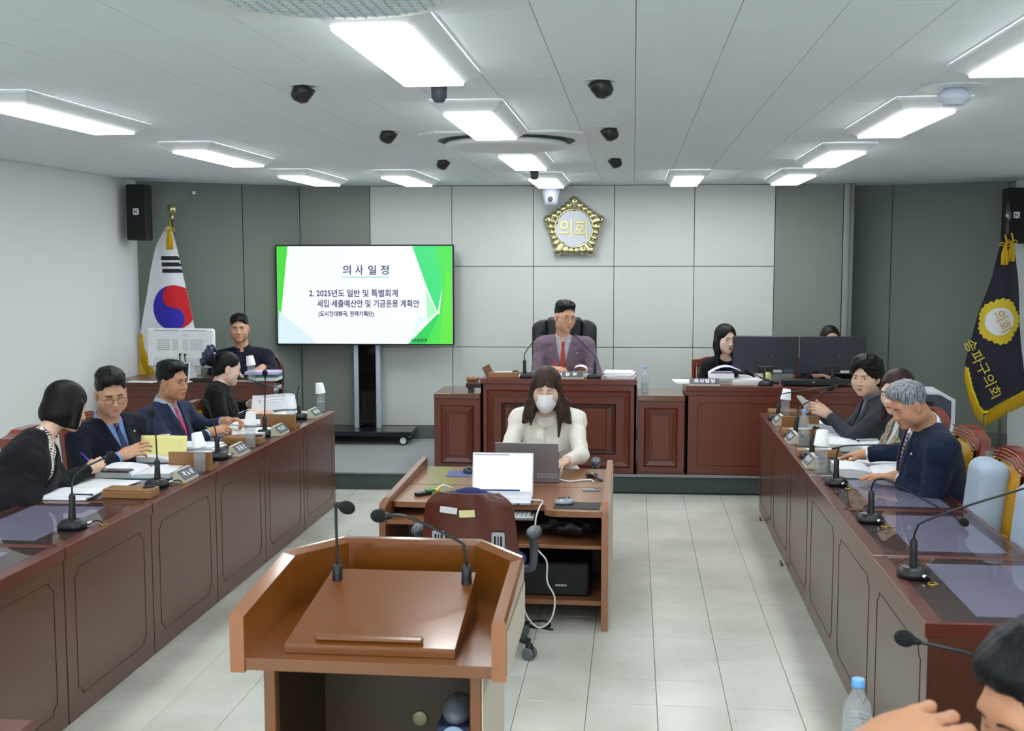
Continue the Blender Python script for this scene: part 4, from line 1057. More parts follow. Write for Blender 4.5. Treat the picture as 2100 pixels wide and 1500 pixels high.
def hair_field(X, A, s, style, seed=0):
    f = Field(); rnd = random.Random(seed)
    def E(p, r, k=.02, op=1): f.ell(X(*p), npv(*r)*s, A, k*s, op)
    def K(a, b, r1, r2, k=.02): f.cap(X(*a), X(*b), r1*s, r2*s, k*s)
    def half(fn, k=.006):       # cut away where fn(local) < 0
        c0 = X(0, 0, 0)
        f.func(lambda P: fn(((P-c0) @ A.T)/s)*s, c0-.6, c0+.6, k*s, -1)
    amp, fq = .0011, 1.0
    if style in ('short', 'tall', 'grey', 'neat'):
        E((0, -.014, .048), (.0835, .105, .091)); 
        if style == 'tall': E((0, .038, .104), (.068, .06, .036), .03); E((0, -.02, .108), (.076, .085, .036), .03)
        elif style == 'grey': E((0, .045, .098), (.058, .05, .034), .03); E((.02, .01, .115), (.06, .07, .03), .03)
        elif style == 'neat': E((.01, .05, .086), (.064, .045, .034), .03); E((0, -.01, .098), (.074, .085, .036), .03)
        else: E((0, .05, .1), (.06, .048, .034), .03); E((0, -.02, .118), (.07, .08, .034), .03)
        half(lambda q: np.maximum(np.abs(q[:, 0])-(.062-.25*np.maximum(q[:, 2]-.03, 0)), np.maximum(.036-q[:, 1], q[:, 2]-(.078 if style in ('short', 'neat') else .086)+.05*np.abs(q[:, 0]/.06)**3+.004*np.sin(q[:, 0]*150+seed))), .008)
        half(lambda q: q[:, 2]-(-.014+.5*np.minimum(q[:, 1]-.02, 0))*1.0, .006)
        for q in (-1, 1): E((q*.088, -.006, -.006), (.014, .020, .032), .006, -1)
    elif style == 'perm':
        E((0, -.018, .052), (.106, .118, .102)); E((0, .03, .105), (.08, .07, .05), .03); E((0, -.06, -.01), (.098, .075, .09), .03)
        half(lambda q: np.maximum(((q[:, 0]/.067)**2+((q[:, 2]+.03)/.103)**2)**.5*.06-.06, .02-q[:, 1]), .01)
        half(lambda q: q[:, 2]+.075, .02); amp = .004
    elif style == 'bob':
        E((0, -.014, .045), (.092, .112, .098)); E((0, -.03, -.045), (.1, .1, .085), .04)
        for q in (-1, 1): K((q*.074, .03, .02), (q*.076, .035, -.1), .03, .028)
        half(lambda q: np.maximum(((q[:, 0]/.06)**2+((q[:, 2]+.03)/.105)**2)**.5*.06-.06, .03-q[:, 1]), .008)
        half(lambda q: q[:, 2]+.112-.12*np.maximum(-q[:, 1]-.02, 0), .006)
    elif style == 'bun':
        E((0, -.012, .04), (.0815, .103, .0905)); E((0, -.06, -.02), (.066, .05, .07), .03); E((0, -.135, .035), (.045, .04, .045), .01)
        half(lambda q: np.maximum(((q[:, 0]/.066)**2+((q[:, 2]+.02)/.105)**2)**.5*.06-.06, .034-q[:, 1]), .008)
        half(lambda q: q[:, 2]-(-.005+.7*np.minimum(q[:, 1]-.02, 0)), .006)
        for q in (-1, 1): E((q*.086, -.0, -.008), (.02, .022, .034), .006, -1)
    elif style in ('long', 'longwavy', 'shoulder'):
        E((0, -.014, .044), (.089, .109, .094)); E((0, -.05, -.06), (.085, .07, .11), .04)
        L_ = {'long': .3, 'longwavy': .24, 'shoulder': .16}[style]
        for q in (-1, 1):
            if style == 'longwavy':
                K((q*.072, .026, .03), (q*.083, .026, -.08), .025, .031); K((q*.083, .026, -.08), (q*.108, .03, -.16), .031, .03, .03); K((q*.105, .03, -.15), (q*.14, .02, -.205), .03, .012, .03); K((q*.088, .05, -.12), (q*(.075 if q < 0 else .09), .085, -(.275 if q < 0 else .2)), .022, .006, .03); K((q*.09, -.02, -.1), (q*.12, -.02, -.2), .045, .03, .03)
            else:
                K((q*.07, .014, .03), (q*.079, .012, -.1), .022, .026); K((q*.079, .012, -.1), (q*.088, .045, -L_), .026, .022)
        half(lambda q: np.maximum(((q[:, 0]/(.056 if style != 'longwavy' else .054))**2+((q[:, 2]+.04)/(.118 if style != 'longwavy' else .095))**2)**.5*.06-.06, .03-q[:, 1]), .008)
        if style == 'longwavy':
            for i in (-5, -4, -3, -2, -1, 1, 2, 3, 4, 5):
                x = i*.0102; K((x*.5, .06, .097), (x*1.1, .093, .052-.0035*abs(i)), .007, .0035, .012)
    c0 = X(0, 0, 0)
    def strands(P):
        q = ((P-c0) @ A.T)/s; a = np.arctan2(q[:, 0], q[:, 1]+.02)
        v = np.sin(a*34+q[:, 2]*40+2*np.sin(q[:, 2]*45))*.6+np.sin(a*71-q[:, 2]*60+3*np.sin(q[:, 1]*50))*.4
        if style == 'perm': v = np.sin(q[:, 0]*190+2*np.sin(q[:, 2]*80))*np.sin(q[:, 1]*170+1.5*np.sin(q[:, 0]*90))*np.sin(q[:, 2]*180+seed)*.8+np.sin(q[:, 0]*75+2*np.sin(q[:, 2]*50))*np.sin(q[:, 1]*70+q[:, 2]*60)*1.0
        if style in ('short', 'tall', 'grey', 'neat'): v = np.sin(q[:, 0]*260+4*np.sin(q[:, 1]*38))*.7+np.clip((q[:, 2]-.07)*30, 0, 1)*2.2*np.sin(q[:, 0]*105+2*np.sin(q[:, 1]*60+seed))*np.sin(q[:, 1]*75+q[:, 2]*60+seed)
        return v*amp*s
    f.post.append(strands)
    return f
PEOPLE = {}
def person(name, label, P, N, tyaw, H, hyaw, hpitch=0, hroll=0, hs=1.06, male=True, sk=None, hair=('short', None), wr=(None, None), hd=None, pole=(None, None), build=1.0,
           outfit='suit', jacket=None, shirt=None, tie=None, eyes='open', look=0.0, lips=None, brow=None, jaw=1.0, wid=1.0, glasses=None, vox=.0055, vdepth=.27, cheek=1.0, nose=1.0, legs=True, browlift=0.0, hvox=.0048, lean_sh=0.0, vw=.06, shoff=((0, 0, 0), (0, 0, 0)), hole=.078):
    P = npv(*P); N = npv(*N); H = npv(*H); sk = sk or SK_M
    U = nrm(N-P); F0 = npv(math.cos(R(tyaw)), math.sin(R(tyaw)), 0); F = nrm(F0-U*(F0 @ U)); Rr = np.cross(F, U); T = np.stack([Rr, F, U])
    b = build; shw = (.178 if male else .152)*b
    Ah = axes(hyaw, hpitch, hroll)
    hd = hd or {}
    fb = Field(); fs_ = Field(); fj = Field()                     # skin, shirt, jacket
    X = head_field(fb, H, Ah, hs, wid, jaw, male, nose, True, cheek)
    hf = Field(); hf.p = list(fb.p)                               # the head alone, for the face
    nk = N+U*.0; base = H+(npv(0, -.03, -.07)*hs) @ Ah
    nr = (.056 if male else .046)*b**.5
    fb.cap(N-U*.02, base, nr*1.05, nr, .03)
    def torso(f, o, k=.04):
        c1 = N-U*.20+F*.0; L_ = np.linalg.norm(N-P)
        f.ell(c1, ((.162 if male else .142)*b+o, (.115 if male else .1)*b+o, .20), T, k)
        if not male: f.ell(N-U*.21+F*.035*b, (.12*b+o, .08*b+o, .085+o), T, .05)
        f.ell(P+U*L_*.36+F*.02, ((.155 if male else .128)*b+o, (.13 if male else .108)*b+o, .2), T, .06)
        f.ell(P+F*.0, (.17*b+o, .14*b+o, .13), T, .06)
        for q in (-1, 1):
            S = N-U*(.082 if male else .078)+Rr*q*shw+F*lean_sh+npv(*shoff[0 if q > 0 else 1]); f.cap(N-U*.045+Rr*q*.04, S, .056*b+o*.8, (.058 if male else .05)*b+o, .05)
    def wedge(x, dep, y0=.0):
        def fn(Q):
            q = (Q-N) @ T.T; return np.maximum((np.abs(q[:, 0])-x*(1+(q[:, 2]-.03)/(dep+.03)))*.93, np.maximum(y0-q[:, 1], -q[:, 2]-dep))
        return fn
    hi_ = N+.35; lo_ = N-.6
    for f, o in ((fb, -.004), (fs_, .007), (fj, .018)): torso(f, o)
    if outfit in ('suit', 'open', 'high', 'blouse'):
        fj.func(wedge(vw, vdepth, .02), lo_, hi_, .006, -1)
        fj.func(lambda Q: (lambda q: np.linalg.norm(q*npv(1, .9, 1)-npv(0, .012, .05), axis=1)-(.078 if male else .07)*b**.5)((Q-N) @ T.T), lo_, hi_, .01, -1)
    elif outfit == 'round':
        fj.func(lambda Q: (lambda q: np.linalg.norm(q-npv(0, .03, .05), axis=1)-hole)((Q-N) @ T.T), lo_, hi_, .01, -1)
    elif outfit == 'zip':
        fj.func(wedge(.05, .13, .02), lo_, hi_, .006, -1)
    ftj = Field(); ftj.p = [q for q in fj.p if q[4] > 0]; fts = Field(); fts.p = list(fs_.p)
    info = {}
    ua, fa = (.30, .26) if male else (.275, .24)
    for i, q in ((0, 1), (1, -1)):                                # right arm, left arm
        S = N-U*(.085 if male else .08)+Rr*q*shw+F*lean_sh+npv(*shoff[i]); w = wr[i]
        if w is None: w = P+F*.3+Rr*q*.16+U*.12
        w = npv(*w); po = pole[i] if pole[i] is not None else (Rr*q*.7-U*.8-F*.15)
        El = ik(S, w, ua, fa, po); g = 1.0 if male else .86
        dirw = nrm(w-El); info['rl'[i]] = (S, El, w)
        fb.cap(S, El, .044*g, .036*g, .02); fb.cap(El, w, .038*g, .0265*g, .02)
        fs_.cap(S, El, .053*g, .045*g, .02); fs_.cap(El, w-dirw*.006, .046*g, .035*g, .02, flat=True)
        fj.cap(S, El, .067*g*b**.5, .057*g, .03); fj.cap(El, w-dirw*.022, .057*g, .043*g, .022, flat=True)
        h = dict(d=tuple(dirw), n=(0, 0, 1)); h.update(hd.get(i, {})); hk = {k_: v_ for k_, v_ in h.items() if k_ not in ('d', 'n')}
        hk.setdefault('s', 1.0 if male else .9)
        info['h%d' % i] = hand_field(fb, w, npv(*h['d']), npv(*h['n']), q, **hk)
    root = link(name, fb.mesh(name, vox, sk)); tag(root, label, 'person')
    # shirt, with a collar
    cu = nrm(base-N+U*.02)
    c0_ = N-U*.03
    def folds(a):
        ph = random.uniform(0, 6)
        return lambda Q: a*np.sin(Q[:, 0]*34+ph+3*np.sin(Q[:, 2]*17+ph))*np.sin(Q[:, 2]*43+2*np.sin(Q[:, 1]*21+ph))*np.sin(Q[:, 1]*27+ph)
    if outfit == 'high':
        fs_.shell(N-U*.03, N-U*.02+cu*.075, nr+.009, .006, .012, slant=-.05)
    if shirt is not None:
        sh_o = link('shirt', fs_.mesh('shirt', .0075, shirt), root)
        if outfit in ('suit', 'zip', 'open'):
            g = MB(); rows_ = 5; nc = 28; vs = []; gap = .22
            for j in range(rows_):
                for i in range(nc+1):
                    ph = gap+(2*PI-2*gap)*i/nc; fr = max(0, math.cos(ph))**2
                    dr = nrm(F*math.cos(ph)+Rr*math.sin(ph)); dr = nrm(dr-cu*(dr @ cu))
                    hh, rr = ((-.012, nr+.006), (.034, nr+.006), (.040, nr+.010), (.02-.012*fr, nr+.014+.004*fr), (-.004-.042*fr, nr+.017+.020*fr))[j]
                    hh -= .018*fr
                    vs.append(tuple(c0_+U*.012+cu*(hh+.022)+dr*rr))
            fs2 = [(j*(nc+1)+i, j*(nc+1)+i+1, (j+1)*(nc+1)+i+1, (j+1)*(nc+1)+i) for j in range(rows_-1) for i in range(nc)]
            co = MB().add(vs, fs2, 0, True).build('collar', shirt, sh_o); md = co.modifiers.new('thick', 'SOLIDIFY'); md.thickness = .0025
    if jacket is not None:
        fj.post.append(folds(.0042))
        jm = link('jacket', fj.mesh('jacket', .0088, jacket), root)
    def on(f, pts, off, nm, m, par, nu=None):
        """strip that lies on a garment: rows of (x, z) pairs in the chest's frame, seen from the front."""
        rows_ = len(pts); cols = len(pts[0]); P0 = np.array([N+(npv(x, .4, z)) @ T for r_ in pts for x, z in r_])
        Q = f.hit(P0, -F, .42, 30)+F*off
        fs2 = [(j*cols+i, j*cols+i+1, (j+1)*cols+i+1, (j+1)*cols+i) for j in range(rows_-1) for i in range(cols-1)]
        g = MB().add([tuple(q) for q in Q], fs2, 0, True).build(nm, m, par)
        md = g.modifiers.new('thick', 'SOLIDIFY'); md.thickness = .003; md.offset = 1
        return g
    if jacket is not None and outfit in ('suit', 'open', 'high'):
        for q in (-1, 1):
            pts = []
            for j in range(13):
                t = j/12; z = .005-(vdepth-.002)*t; xi = vw*(1+(z-.03)/(vdepth+.03)); wd = .05*(math.sin(min(t*1.55, 1)*PI/2))*(1-t)**.55*1.35+.004
                if .2 < t < .28: wd *= .8
                pts.append([(q*(xi+wd*u-.004), z+.012*u*(1-t)) for u in (0, .33, .66, 1)])
            on(ftj, pts, .0035, 'lapel', jacket, jm)
    if tie is not None and shirt is not None:
        zk = -.022
        pts = [[(x*w_, z) for x in (-1, -.5, 0, .5, 1)] for z, w_ in ((zk, .017), (zk-.018, .014), (zk-.03, .0105))]
        tk = on(fts, pts, .012, 'tie', tie, root)
        pts = [[(x*(.0125+.022*t), zk-.026-t*.34) for x in (-1, -.5, 0, .5, 1)] for t in [j/12 for j in range(13)]]
        on(fts, pts, .007, 'tie_blade', tie, tk)
    if legs:
        ft = Field(); fs3 = []
        for q in (-1, 1):
            hp = P+Rr*q*.085-npv(0, 0, .01); kn = hp+F0*.34+npv(0, 0, .01)+Rr*q*.03; zf = info.get('floor', FLOORZ[0]); an = npv(*(kn+F0*.03)); an[2] = zf+.09
            ft.cap(hp, kn, .088*b, .066*b, .03); ft.cap(kn, an, .062*b, .05, .02)
            fs3.append((an, F0))
        ft.ell(P, (.175*b, .145*b, .12), T, .05)
        link('trousers', ft.mesh('trousers', .016, LEGM), root)
        for an, d in fs3:
            MB().ball(Vector(an+d*.045)-Vector((0, 0, .045)), (.045, .115, .045), 12, 8, Matrix.Rotation(math.atan2(d[1], d[0])-PI/2, 3, 'Z')).build('shoe', M_blk, root)
    # hair, face
    if hair[0]:
        HF = hair_field(X, Ah, hs, hair[0], hash(name) % 7)
        link('hair', HF.mesh('hair', hvox, hair[1] or H_BLK), root)
    if eyes: face(root, hf, X, Ah, hs, eyes, look, lips, brow, male, 0, browlift)
    if glasses:
        g = MB(); rw, rh = glasses[1], glasses[2]
        for q in (-1, 1):
            rim = [X(q*.034+rw*math.cos(a*PI/12), .108-.10*abs(rw*math.cos(a*PI/12)*q+.0)*(.35 if q*math.cos(a*PI/12) > 0 else .1), -.003+rh*math.sin(a*PI/12)*(1 if math.sin(a*PI/12) > 0 else 1.1)) for a in range(25)]
            g.tube(rim, .0013*hs, 6)
            g.tube([X(q*(.034+rw), .104, .004), X(q*.076, .07, .006), X(q*.082, .0, .006)], .0013*hs, 6)
        g.tube([X(-.034+rw, .107, .002), X(0, .112, .005), X(.034-rw, .107, .002)], .0013*hs, 6)
        gl = g.build('glasses', glasses[0], root)
        for q in (-1, 1):
            MB().add([tuple(X(q*.034+rw*.97*math.cos(a*PI/8), .1055, -.003+rh*.97*math.sin(a*PI/8))) for a in range(16)], [tuple(range(16))]).build('lens', M_lens, gl)
    info.update(X=X, A=Ah, s=hs, T=T, N=N, F=F, U=U, R=Rr, fj=ftj, fs=fts, fb=fb, hf=hf, on=on, root=root)
    PEOPLE[label] = info
    return info
FLOORZ = [0.0]
LEGM = cloth('dark_trousers', (26,27,34))
M_lens = thin_glass('spectacle_lens', (250,252,252), 1.35)
M_wire = mat('dark_wire', (70,66,64), .3, metal=.8); M_wires = mat('gold_wire', (170,150,110), .3, metal=.9)
def pen(lab, tip, tail, m, r=.0045, tipm=None):
    t = thing('pen', lab, 'pen', tuple(tip)); d = Vector(tail)-Vector(tip)
    MB().tube([d*.1, d*.12, d*.9, d], [r*.8, r, r, r*.7], 8).build('barrel', m, t)
    MB().tube([(0, 0, 0), d*.1], [r*.2, r*.75], 8).build('nib', tipm or m, t)
    return t
# ------------------------------------------------------------------ chairs
M_ch = wood('carved_redwood', (84,30,20), (128,52,32), .26, 'z', 6, .5)
M_nail = mat('nail_heads', (222,206,150), .3, metal=.6)
M_cream = mat('cream_damask', (214,206,196), .7, noise=(60, .12)); M_line = mat('pale_carved_line', (176,140,118), .5)
def council_chair(lab, locn, rz, pad=None, grp=None, arms=True, lines=True, sz=1.0):
    pad = pad or M_mustard
    t = thing('council_chair', lab, 'chair', locn, rz, grp); t.scale = (.84, 1, sz)
    w = .25
    tilt = lambda z: .22+.10*(z-.45)           # back leans
    for s in (-1, 1):
        MB().tube([(s*w, tilt(.0)+.02, 0), (s*w, tilt(.45), .45), (s*w, tilt(1.0), 1.0)], [.022, .026, .026], 6, smooth=False).build('back_post', M_ch, t)
        MB().tube([(s*(w-.005), -.24, 0), (s*(w-.005), -.24, .42)], [.018, .025], 8).build('front_leg', M_ch, t)
    MB().box((0, -.0, .40), (.5, .52, .06), bev=.01).build('seat_frame', M_ch, t)
    MB().box((0, -.01, .455), (.47, .48, .07), bev=.03).build('seat', pad, t)
    # crest rail: nested bands that follow the humped outline of the pad, pale lines between them
    cur = [(-.262, -.006), (-.20, .0), (-.16, .008), (-.12, .024), (-.05, .028), (0, .026), (.05, .028), (.12, .024), (.16, .008), (.20, .0), (.262, -.006)]
    z0 = .95; st = .0155
    for k in range(4):
        lo = [(x*(1+.012*k), z0+y+st*k) for x, y in cur]; up_ = [(x*(1+.012*k), z0+y+st*(k+1)-.001) for x, y in cur]
        yk = .006*k
        MB().prism(lo+up_[::-1], tilt(1.0)-.045+yk, tilt(1.0)+.035, 'y').build('crest_rail', M_ch, t)
        if lines: MB().tube([(x, tilt(1.0)-.046+yk, z+.001) for x, z in lo], .0016, 5, smooth=False).build('carved_line', M_line, t)
    # padded back: domed panel following the crest outline
    def bp(u, v):
        x = (u-.5)*2; z = .5+v*.445; ed = min(1, 6*min(u, 1-u, v, 1-v)); top = .026*max(0, min(1, (.74-abs(x))*4))*v
        return (x*(w-.03), tilt(z)-.03-.035*math.sin(ed*PI/2), z-.0+top)
    g = MB().sheet(bp, 14, 14); g.sheet(lambda u, v: (lambda q: (q[0], tilt(q[2])+.02, q[2]))(bp(1-u, v)), 4, 4); g.build('back_pad', pad, t)
    nl = MB()
    for s in (-1, 1):
        for k in range(22): nl.ball((s*(w-.026), tilt(.52+.02*k)-.036, .52+.0212*k), .0055, 6, 4)
    tag(nl.build('nail_heads', M_nail, t), kind='stuff')
    if arms:
        for s in (-1, 1):
            MB().box((s*(w+.015), -.02, .64), (.04, .46, .04), bev=.008).build('arm_rail', M_ch, t)
            MB().tube([(s*(w+.015), -.2, .42), (s*(w+.015), -.21, .62)], .02, 8).build('arm_post', M_ch, t)
            a = MB().ball((s*(w+.015), .0, .668), (.038, .19, .026), 14, 10); a.build('arm_pad', pad, t)
            nl = MB()
            for k in range(16): nl.ball((s*(w+.015)-.036, -.16+.02*k, .665), .0045, 6, 4); nl.ball((s*(w+.015)+.036, -.16+.02*k, .665), .0045, 6, 4)
            tag(nl.build('nail_heads', M_nail, t), kind='stuff')
    return t
RT = 'mustard leather chairs of the right row'
council_chair('mustard leather chair behind the woman in plaid, right row', (1.50, 6.95, 0), -PI/2, grp=RT)
council_chair('mustard leather chair behind the grey-haired man in navy', (1.50, 6.20, 0), -PI/2, grp=RT)
council_chair('empty mustard leather chair with grey-blue cushion, right row', (1.50, 5.48, 0), -PI/2, grp=RT)
council_chair('mustard leather chair cut by the right frame edge', (1.52, 4.88, 0), -PI/2, grp=RT)
def cushion(lab, x, y):
    f = Field()
    def bx(P):
        q = P-np.array([x, y, .745]); q[:, 0] = q[:, 0]-.10*q[:, 2]+.25*(q[:, 1]**2)
        q = np.abs(q)-np.array([.012, .085, .185]); return np.linalg.norm(np.maximum(q, 0), axis=1)+np.minimum(q.max(1), 0)-.055
    f._add(bx, (x-.16, y-.25, .45), (x+.16, y+.25, 1.0), .01, 1)
    return tag(link('back_cushion', f.mesh('back_cushion', .012, M_cushion)), lab, 'cushion', 'grey-blue back cushions')
cushion('grey-blue rounded back cushion on the empty mustard chair', 1.635, 5.47)
cushion('grey-blue back cushion on the chair at right frame edge', 1.655, 4.84)
LT = 'striped-crest chairs of the left row'
M_dk = mat('dark_striped_leather', (96,70,60), .5)
council_chair('redwood chair with pale carved lines behind the woman with black bob', (-2.90, 5.70, 0), PI/2, M_mustard, LT)
council_chair('redwood chair with pale carved lines between bob-haired woman and man in glasses', (-2.90, 6.26, 0), PI/2, M_mustard, LT)
council_chair('redwood chair hidden behind the man with pink tie', (-2.90, 7.10, 0), PI/2, M_mustard, LT, sz=.86)
council_chair('redwood chair hidden behind woman with hair bow', (-2.90, 8.02, 0), PI/2, M_mustard, LT, sz=.86)
council_chair('redwood chair of the woman with permed hair', (1.50, 7.66, 0), -PI/2, grp=RT)
council_chair('redwood chair of the long-haired woman at clerk bench', (.76, 10.22, DAIS), 0, M_dk, None, lines=False, sz=.86)
council_chair('redwood chair hidden behind right black monitor', (1.68, 10.38, DAIS), 0, M_dk, None, lines=False, sz=.86)
# clerk's chair with curved dark frame
t = thing('clerk_chair', 'dark-framed chair with cream upholstery behind clerk, left rear', 'chair', (-3.475, 10.26, DAIS), R(-8)); t.scale = (.86, .9, .9)
fr = [(-.27, 0, .45), (-.29, .03, .75), (-.25, .05, .93), (-.12, .06, 1.02), (0, .065, 1.05), (.12, .06, 1.02), (.25, .05, .93), (.29, .03, .75), (.27, 0, .45)]
MB().tube(fr, .024, 10, sub=4).build('back_frame', mat('dark_redwood', (62,26,24), .3, coat=.4), t)
MB().sheet(lambda u, v: ((u-.5)*.5*(1-.15*v*v), .03-.02*math.sin(u*PI)*math.sin(v*PI)+.03*v, .46+v*(.5+.07*math.cos((u-.5)*PI))), 10, 10).build('back_pad', M_cream, t)
for k in range(9): 
    for s in (-1, 1): MB().ball((s*(.262-.004*k), .005+.004*k, .5+.05*k), .009, 8, 6).build('stud', M_blk, t)
MB().box((0, -.22, .42), (.54, .5, .09), bev=.03).build('seat', M_cream, t)
for s in (-1, 1):
    for y in (-.42, .02): MB().tube([(s*.24, y, 0), (s*.24, y, .39)], .022, 8).build('leg', MATS['dark_redwood'], t)
    MB().tube([(s*.28, .02, .68), (s*.31, -.2, .66), (s*.29, -.42, .63), (s*.27, -.44, .42)], .022, 8, sub=3).build('arm', mat('pale_grey_arm', (176,178,182), .5), t)
# the chairman's executive chair
t = thing('executive_chair', 'tall black leather executive chair of the chairman', 'chair', (-.615, 10.20, DAIS), 0)
for k, (x0, x1, dp) in enumerate(((-.29, -.15, .055), (-.155, .155, .075), (.15, .29, .055))):
    f = Field(); cx = (x0+x1)/2; hx = (x1-x0)/2
    f.ell((cx, .06, .9), (hx*1.12, dp+.02, .40), None, .02); f.ell((cx, .07, .95), (hx*1.05, dp+.02, .33), None, .03)
    top = 1.255 if k == 1 else 1.235
    def bx(P, cx=cx, hx=hx, dp=dp, top=top):
        rt = top-.05*np.clip((np.abs(P[:, 0])-.17)/.12, 0, 1)**2
        q = np.abs(P-np.array([cx, .07, .83]))-np.stack([np.full(len(P), hx-.03), np.full(len(P), dp-.03), rt-.83-.03], 1)
        return np.linalg.norm(np.maximum(q, 0), axis=1)+np.minimum(q.max(1), 0)-.03
    f.p = []; f._add(bx, (x0-.02, -.05, .4), (x1+.02, .2, 1.3), .01, 1)
    link('back_cushion', f.mesh('back_cushion', .013, M_leather), t)
MB().box((0, -.22, .46), (.56, .5, .12), bev=.045).build('seat', M_leather, t)
for s in (-1, 1):
    MB().box((s*.31, -.2, .66), (.07, .36, .05), bev=.02).build('arm_pad', M_leather, t); MB().tube([(s*.31, -.3, .46), (s*.31, -.3, .64)], .02, 8).build('arm_post', M_blk, t)
MB().lathe([(.03, .08), (.03, .4)], n=14).build('column', M_blk, t)
def star(t, z=.0, r=.32, cm=None, rot=0):
    for k in range(5):
        a = R(72*k+rot); d = Vector((math.cos(a), math.sin(a), 0))
        MB().tube([d*.03+Vector((0, 0, .13)), d*r*.5+Vector((0, 0, .115)), d*r+Vector((0, 0, .085))], [.032, .026, .018], 8).build('base_arm', M_blk, t)
        for s in (-1, 1):
            n = Vector((-d.y, d.x, 0)); MB().lathe([(.022, -.009), (.03, -.007), (.03, .007), (.022, .009)], d*r+n*s*.017+Vector((0, 0, .0302)), 18, n.to_track_quat('Z', 'Y').to_matrix()).build('caster', cm or M_blk, t)
        MB().ball(d*r+Vector((0, 0, .055)), (.02, .02, .03), 10, 8).build('caster_housing', M_blk, t)
star(t)
# wood-backed task chair in front of the middle desk
M_shell = wood('red_shell_veneer', (54,20,13), (88,36,25), .3, 'x', 5, .3)
M_blue = mat('navy_blue_upholstery', (40,48,104), .8, bump=(500, .2)); M_gpl = mat('grey_arm_plastic', (74,80,88), .35)
t = thing('task_chair', 'wood-backed task chair with grey arms and labels, seen from behind, centre', 'chair', (-.755, 5.46, 0), R(-3))
def sh(u, v):
    x = (u-.5)*2; z = .42+v*.40; w_ = .24-.045*v
    z -= .02*abs(x)**4*v
    return (x*w_, -.20+.035*x*x-.03*v+.02*(v-.4)**2, z)
def outline(u, v):
    x = (u-.5)*2; w_ = .250-.046*v; r = .07; z = .42+v*.40
    if v > .8: w_ -= .06*((v-.8)/.2)**2.2
    return (x*w_, -.20+.04*x*x-.03*v, z)
g = MB(); nu, nv = 18, 18
F_ = [outline(i/nu, j/nv) for j in range(nv+1) for i in range(nu+1)]; B_ = [(x, y+.014, z) for x, y, z in F_]
idx = lambda i, j: j*(nu+1)+i
fs = [(idx(i, j), idx(i+1, j), idx(i+1, j+1), idx(i, j+1)) for j in range(nv) for i in range(nu)]; o = len(F_)
fs2 = [tuple(a+o for a in f[::-1]) for f in fs]
rim = [idx(i, 0) for i in range(nu+1)]+[idx(nu, j) for j in range(1, nv+1)]+[idx(i, nv) for i in range(nu-1, -1, -1)]+[idx(0, j) for j in range(nv-1, 0, -1)]
fs3 = [(rim[k], rim[(k+1) % len(rim)], rim[(k+1) % len(rim)]+o, rim[k]+o) for k in range(len(rim))]
g.add(F_+B_, fs+fs2, 0, True); g.add(F_+B_, fs3, 0, False); g.build('back_shell', M_shell, t)
f = Field(); f.ell((0, -.135, .62), (.20, .05, .215), None, .02); link('back_pad', f.mesh('back_pad', .014, M_blue), t)
for s in (-1, 1): MB().ball((s*.09-.005, -.165, .785), (.07, .026, .034), 14, 9).build('pad_bulge', M_blue, t)
f = Field(); f.ell((0, .08, .43), (.235, .24, .05), None, .02); link('seat', f.mesh('seat', .014, M_blue), t)
for x in (-.14, .145):
    MB().ring(rrect(.062, .08, .01, 3, x, .60), rrect(.04, .05, .004, 3, x, .598), -.219, -.210, 'y').build('bracket', M_silver, t)
    for k in (-1, 0, 1): MB().box((x+k*.013, -.214, .598), (.006, .006, .05)).build('bracket_slot', M_blkm, t)
    for k in (-.5, .5): MB().box((x+k*.013, -.215, .598), (.0065, .008, .052)).build('bracket_bar', M_silver, t)
MB().box((-.088, -.232, .742), (.082, .002, .03), Matrix.Rotation(R(6), 3, 'Y')).build('white_label', mat('white_sticker', (216,218,222), .5), t)
MB().box((.0, -.2325, .728), (.075, .002, .034), Matrix.Rotation(R(-4), 3, 'Y')).build('yellow_label', mat('yellow_sticker', (222,216,160), .5), t)
for s in (-1, 1):
    MB().tube([(s*.20, .02, .41), (s*.275, .0, .42), (s*.285, -.01, .52), (s*.285, -.02, .58)], [.018, .02, .022, .026], 9, sub=3).build('arm_post', M_gpl, t)
    MB().ball((s*.285, .0, .595), (.038, .10, .028), 14, 10).build('arm_pad', M_gpl, t)
MB().lathe([(.045, .1), (.03, .16), (.03, .4)], n=14).build('column', M_blk, t); MB().tube([(0, -.02, .40), (0, -.17, .42), (0, -.19, .5)], .02, 8).build('back_spine', M_blk, t)
star(t, r=.30, cm=mat('grey_caster', (96,98,102), .4), rot=-22)
# chair of the masked woman
t = thing('task_chair', 'dark grey task chair mostly hidden behind the woman in cream', 'chair', (-.545, 7.42, 0), PI)
f = Field(); f.ell((0, .08, .40), (.24, .25, .05), None, .02); link('seat', f.mesh('seat', .016, M_blue), t)
f = Field(); f.ell((0, -.20, .66), (.2, .045, .2), None, .02); link('back_pad', f.mesh('back_pad', .016, M_blue), t)
for s in (-1, 1):
    MB().tube([(s*.2, .05, .39), (s*.29, .05, .40), (s*.31, .06, .55), (s*.31, .08, .60)], [.018, .02, .022, .026], 9, sub=3).build('arm_post', M_gpl, t)
    MB().ball((s*.31, .10, .615), (.04, .11, .028), 14, 10).build('arm_pad', M_gpl, t)
MB().lathe([(.045, .1), (.03, .16), (.03, .38)], n=14).build('column', M_blk, t); star(t)
C_NAVY = cloth('navy_suit', (21,26,42)); C_NAVY2 = cloth('blue_navy_suit', (44,52,80)); C_NAVY3 = cloth('deep_navy_suit', (24,36,62)); C_BLK = cloth('black_suit', (17,18,23)); C_BLK2 = cloth('black_jacket', (16,16,20))
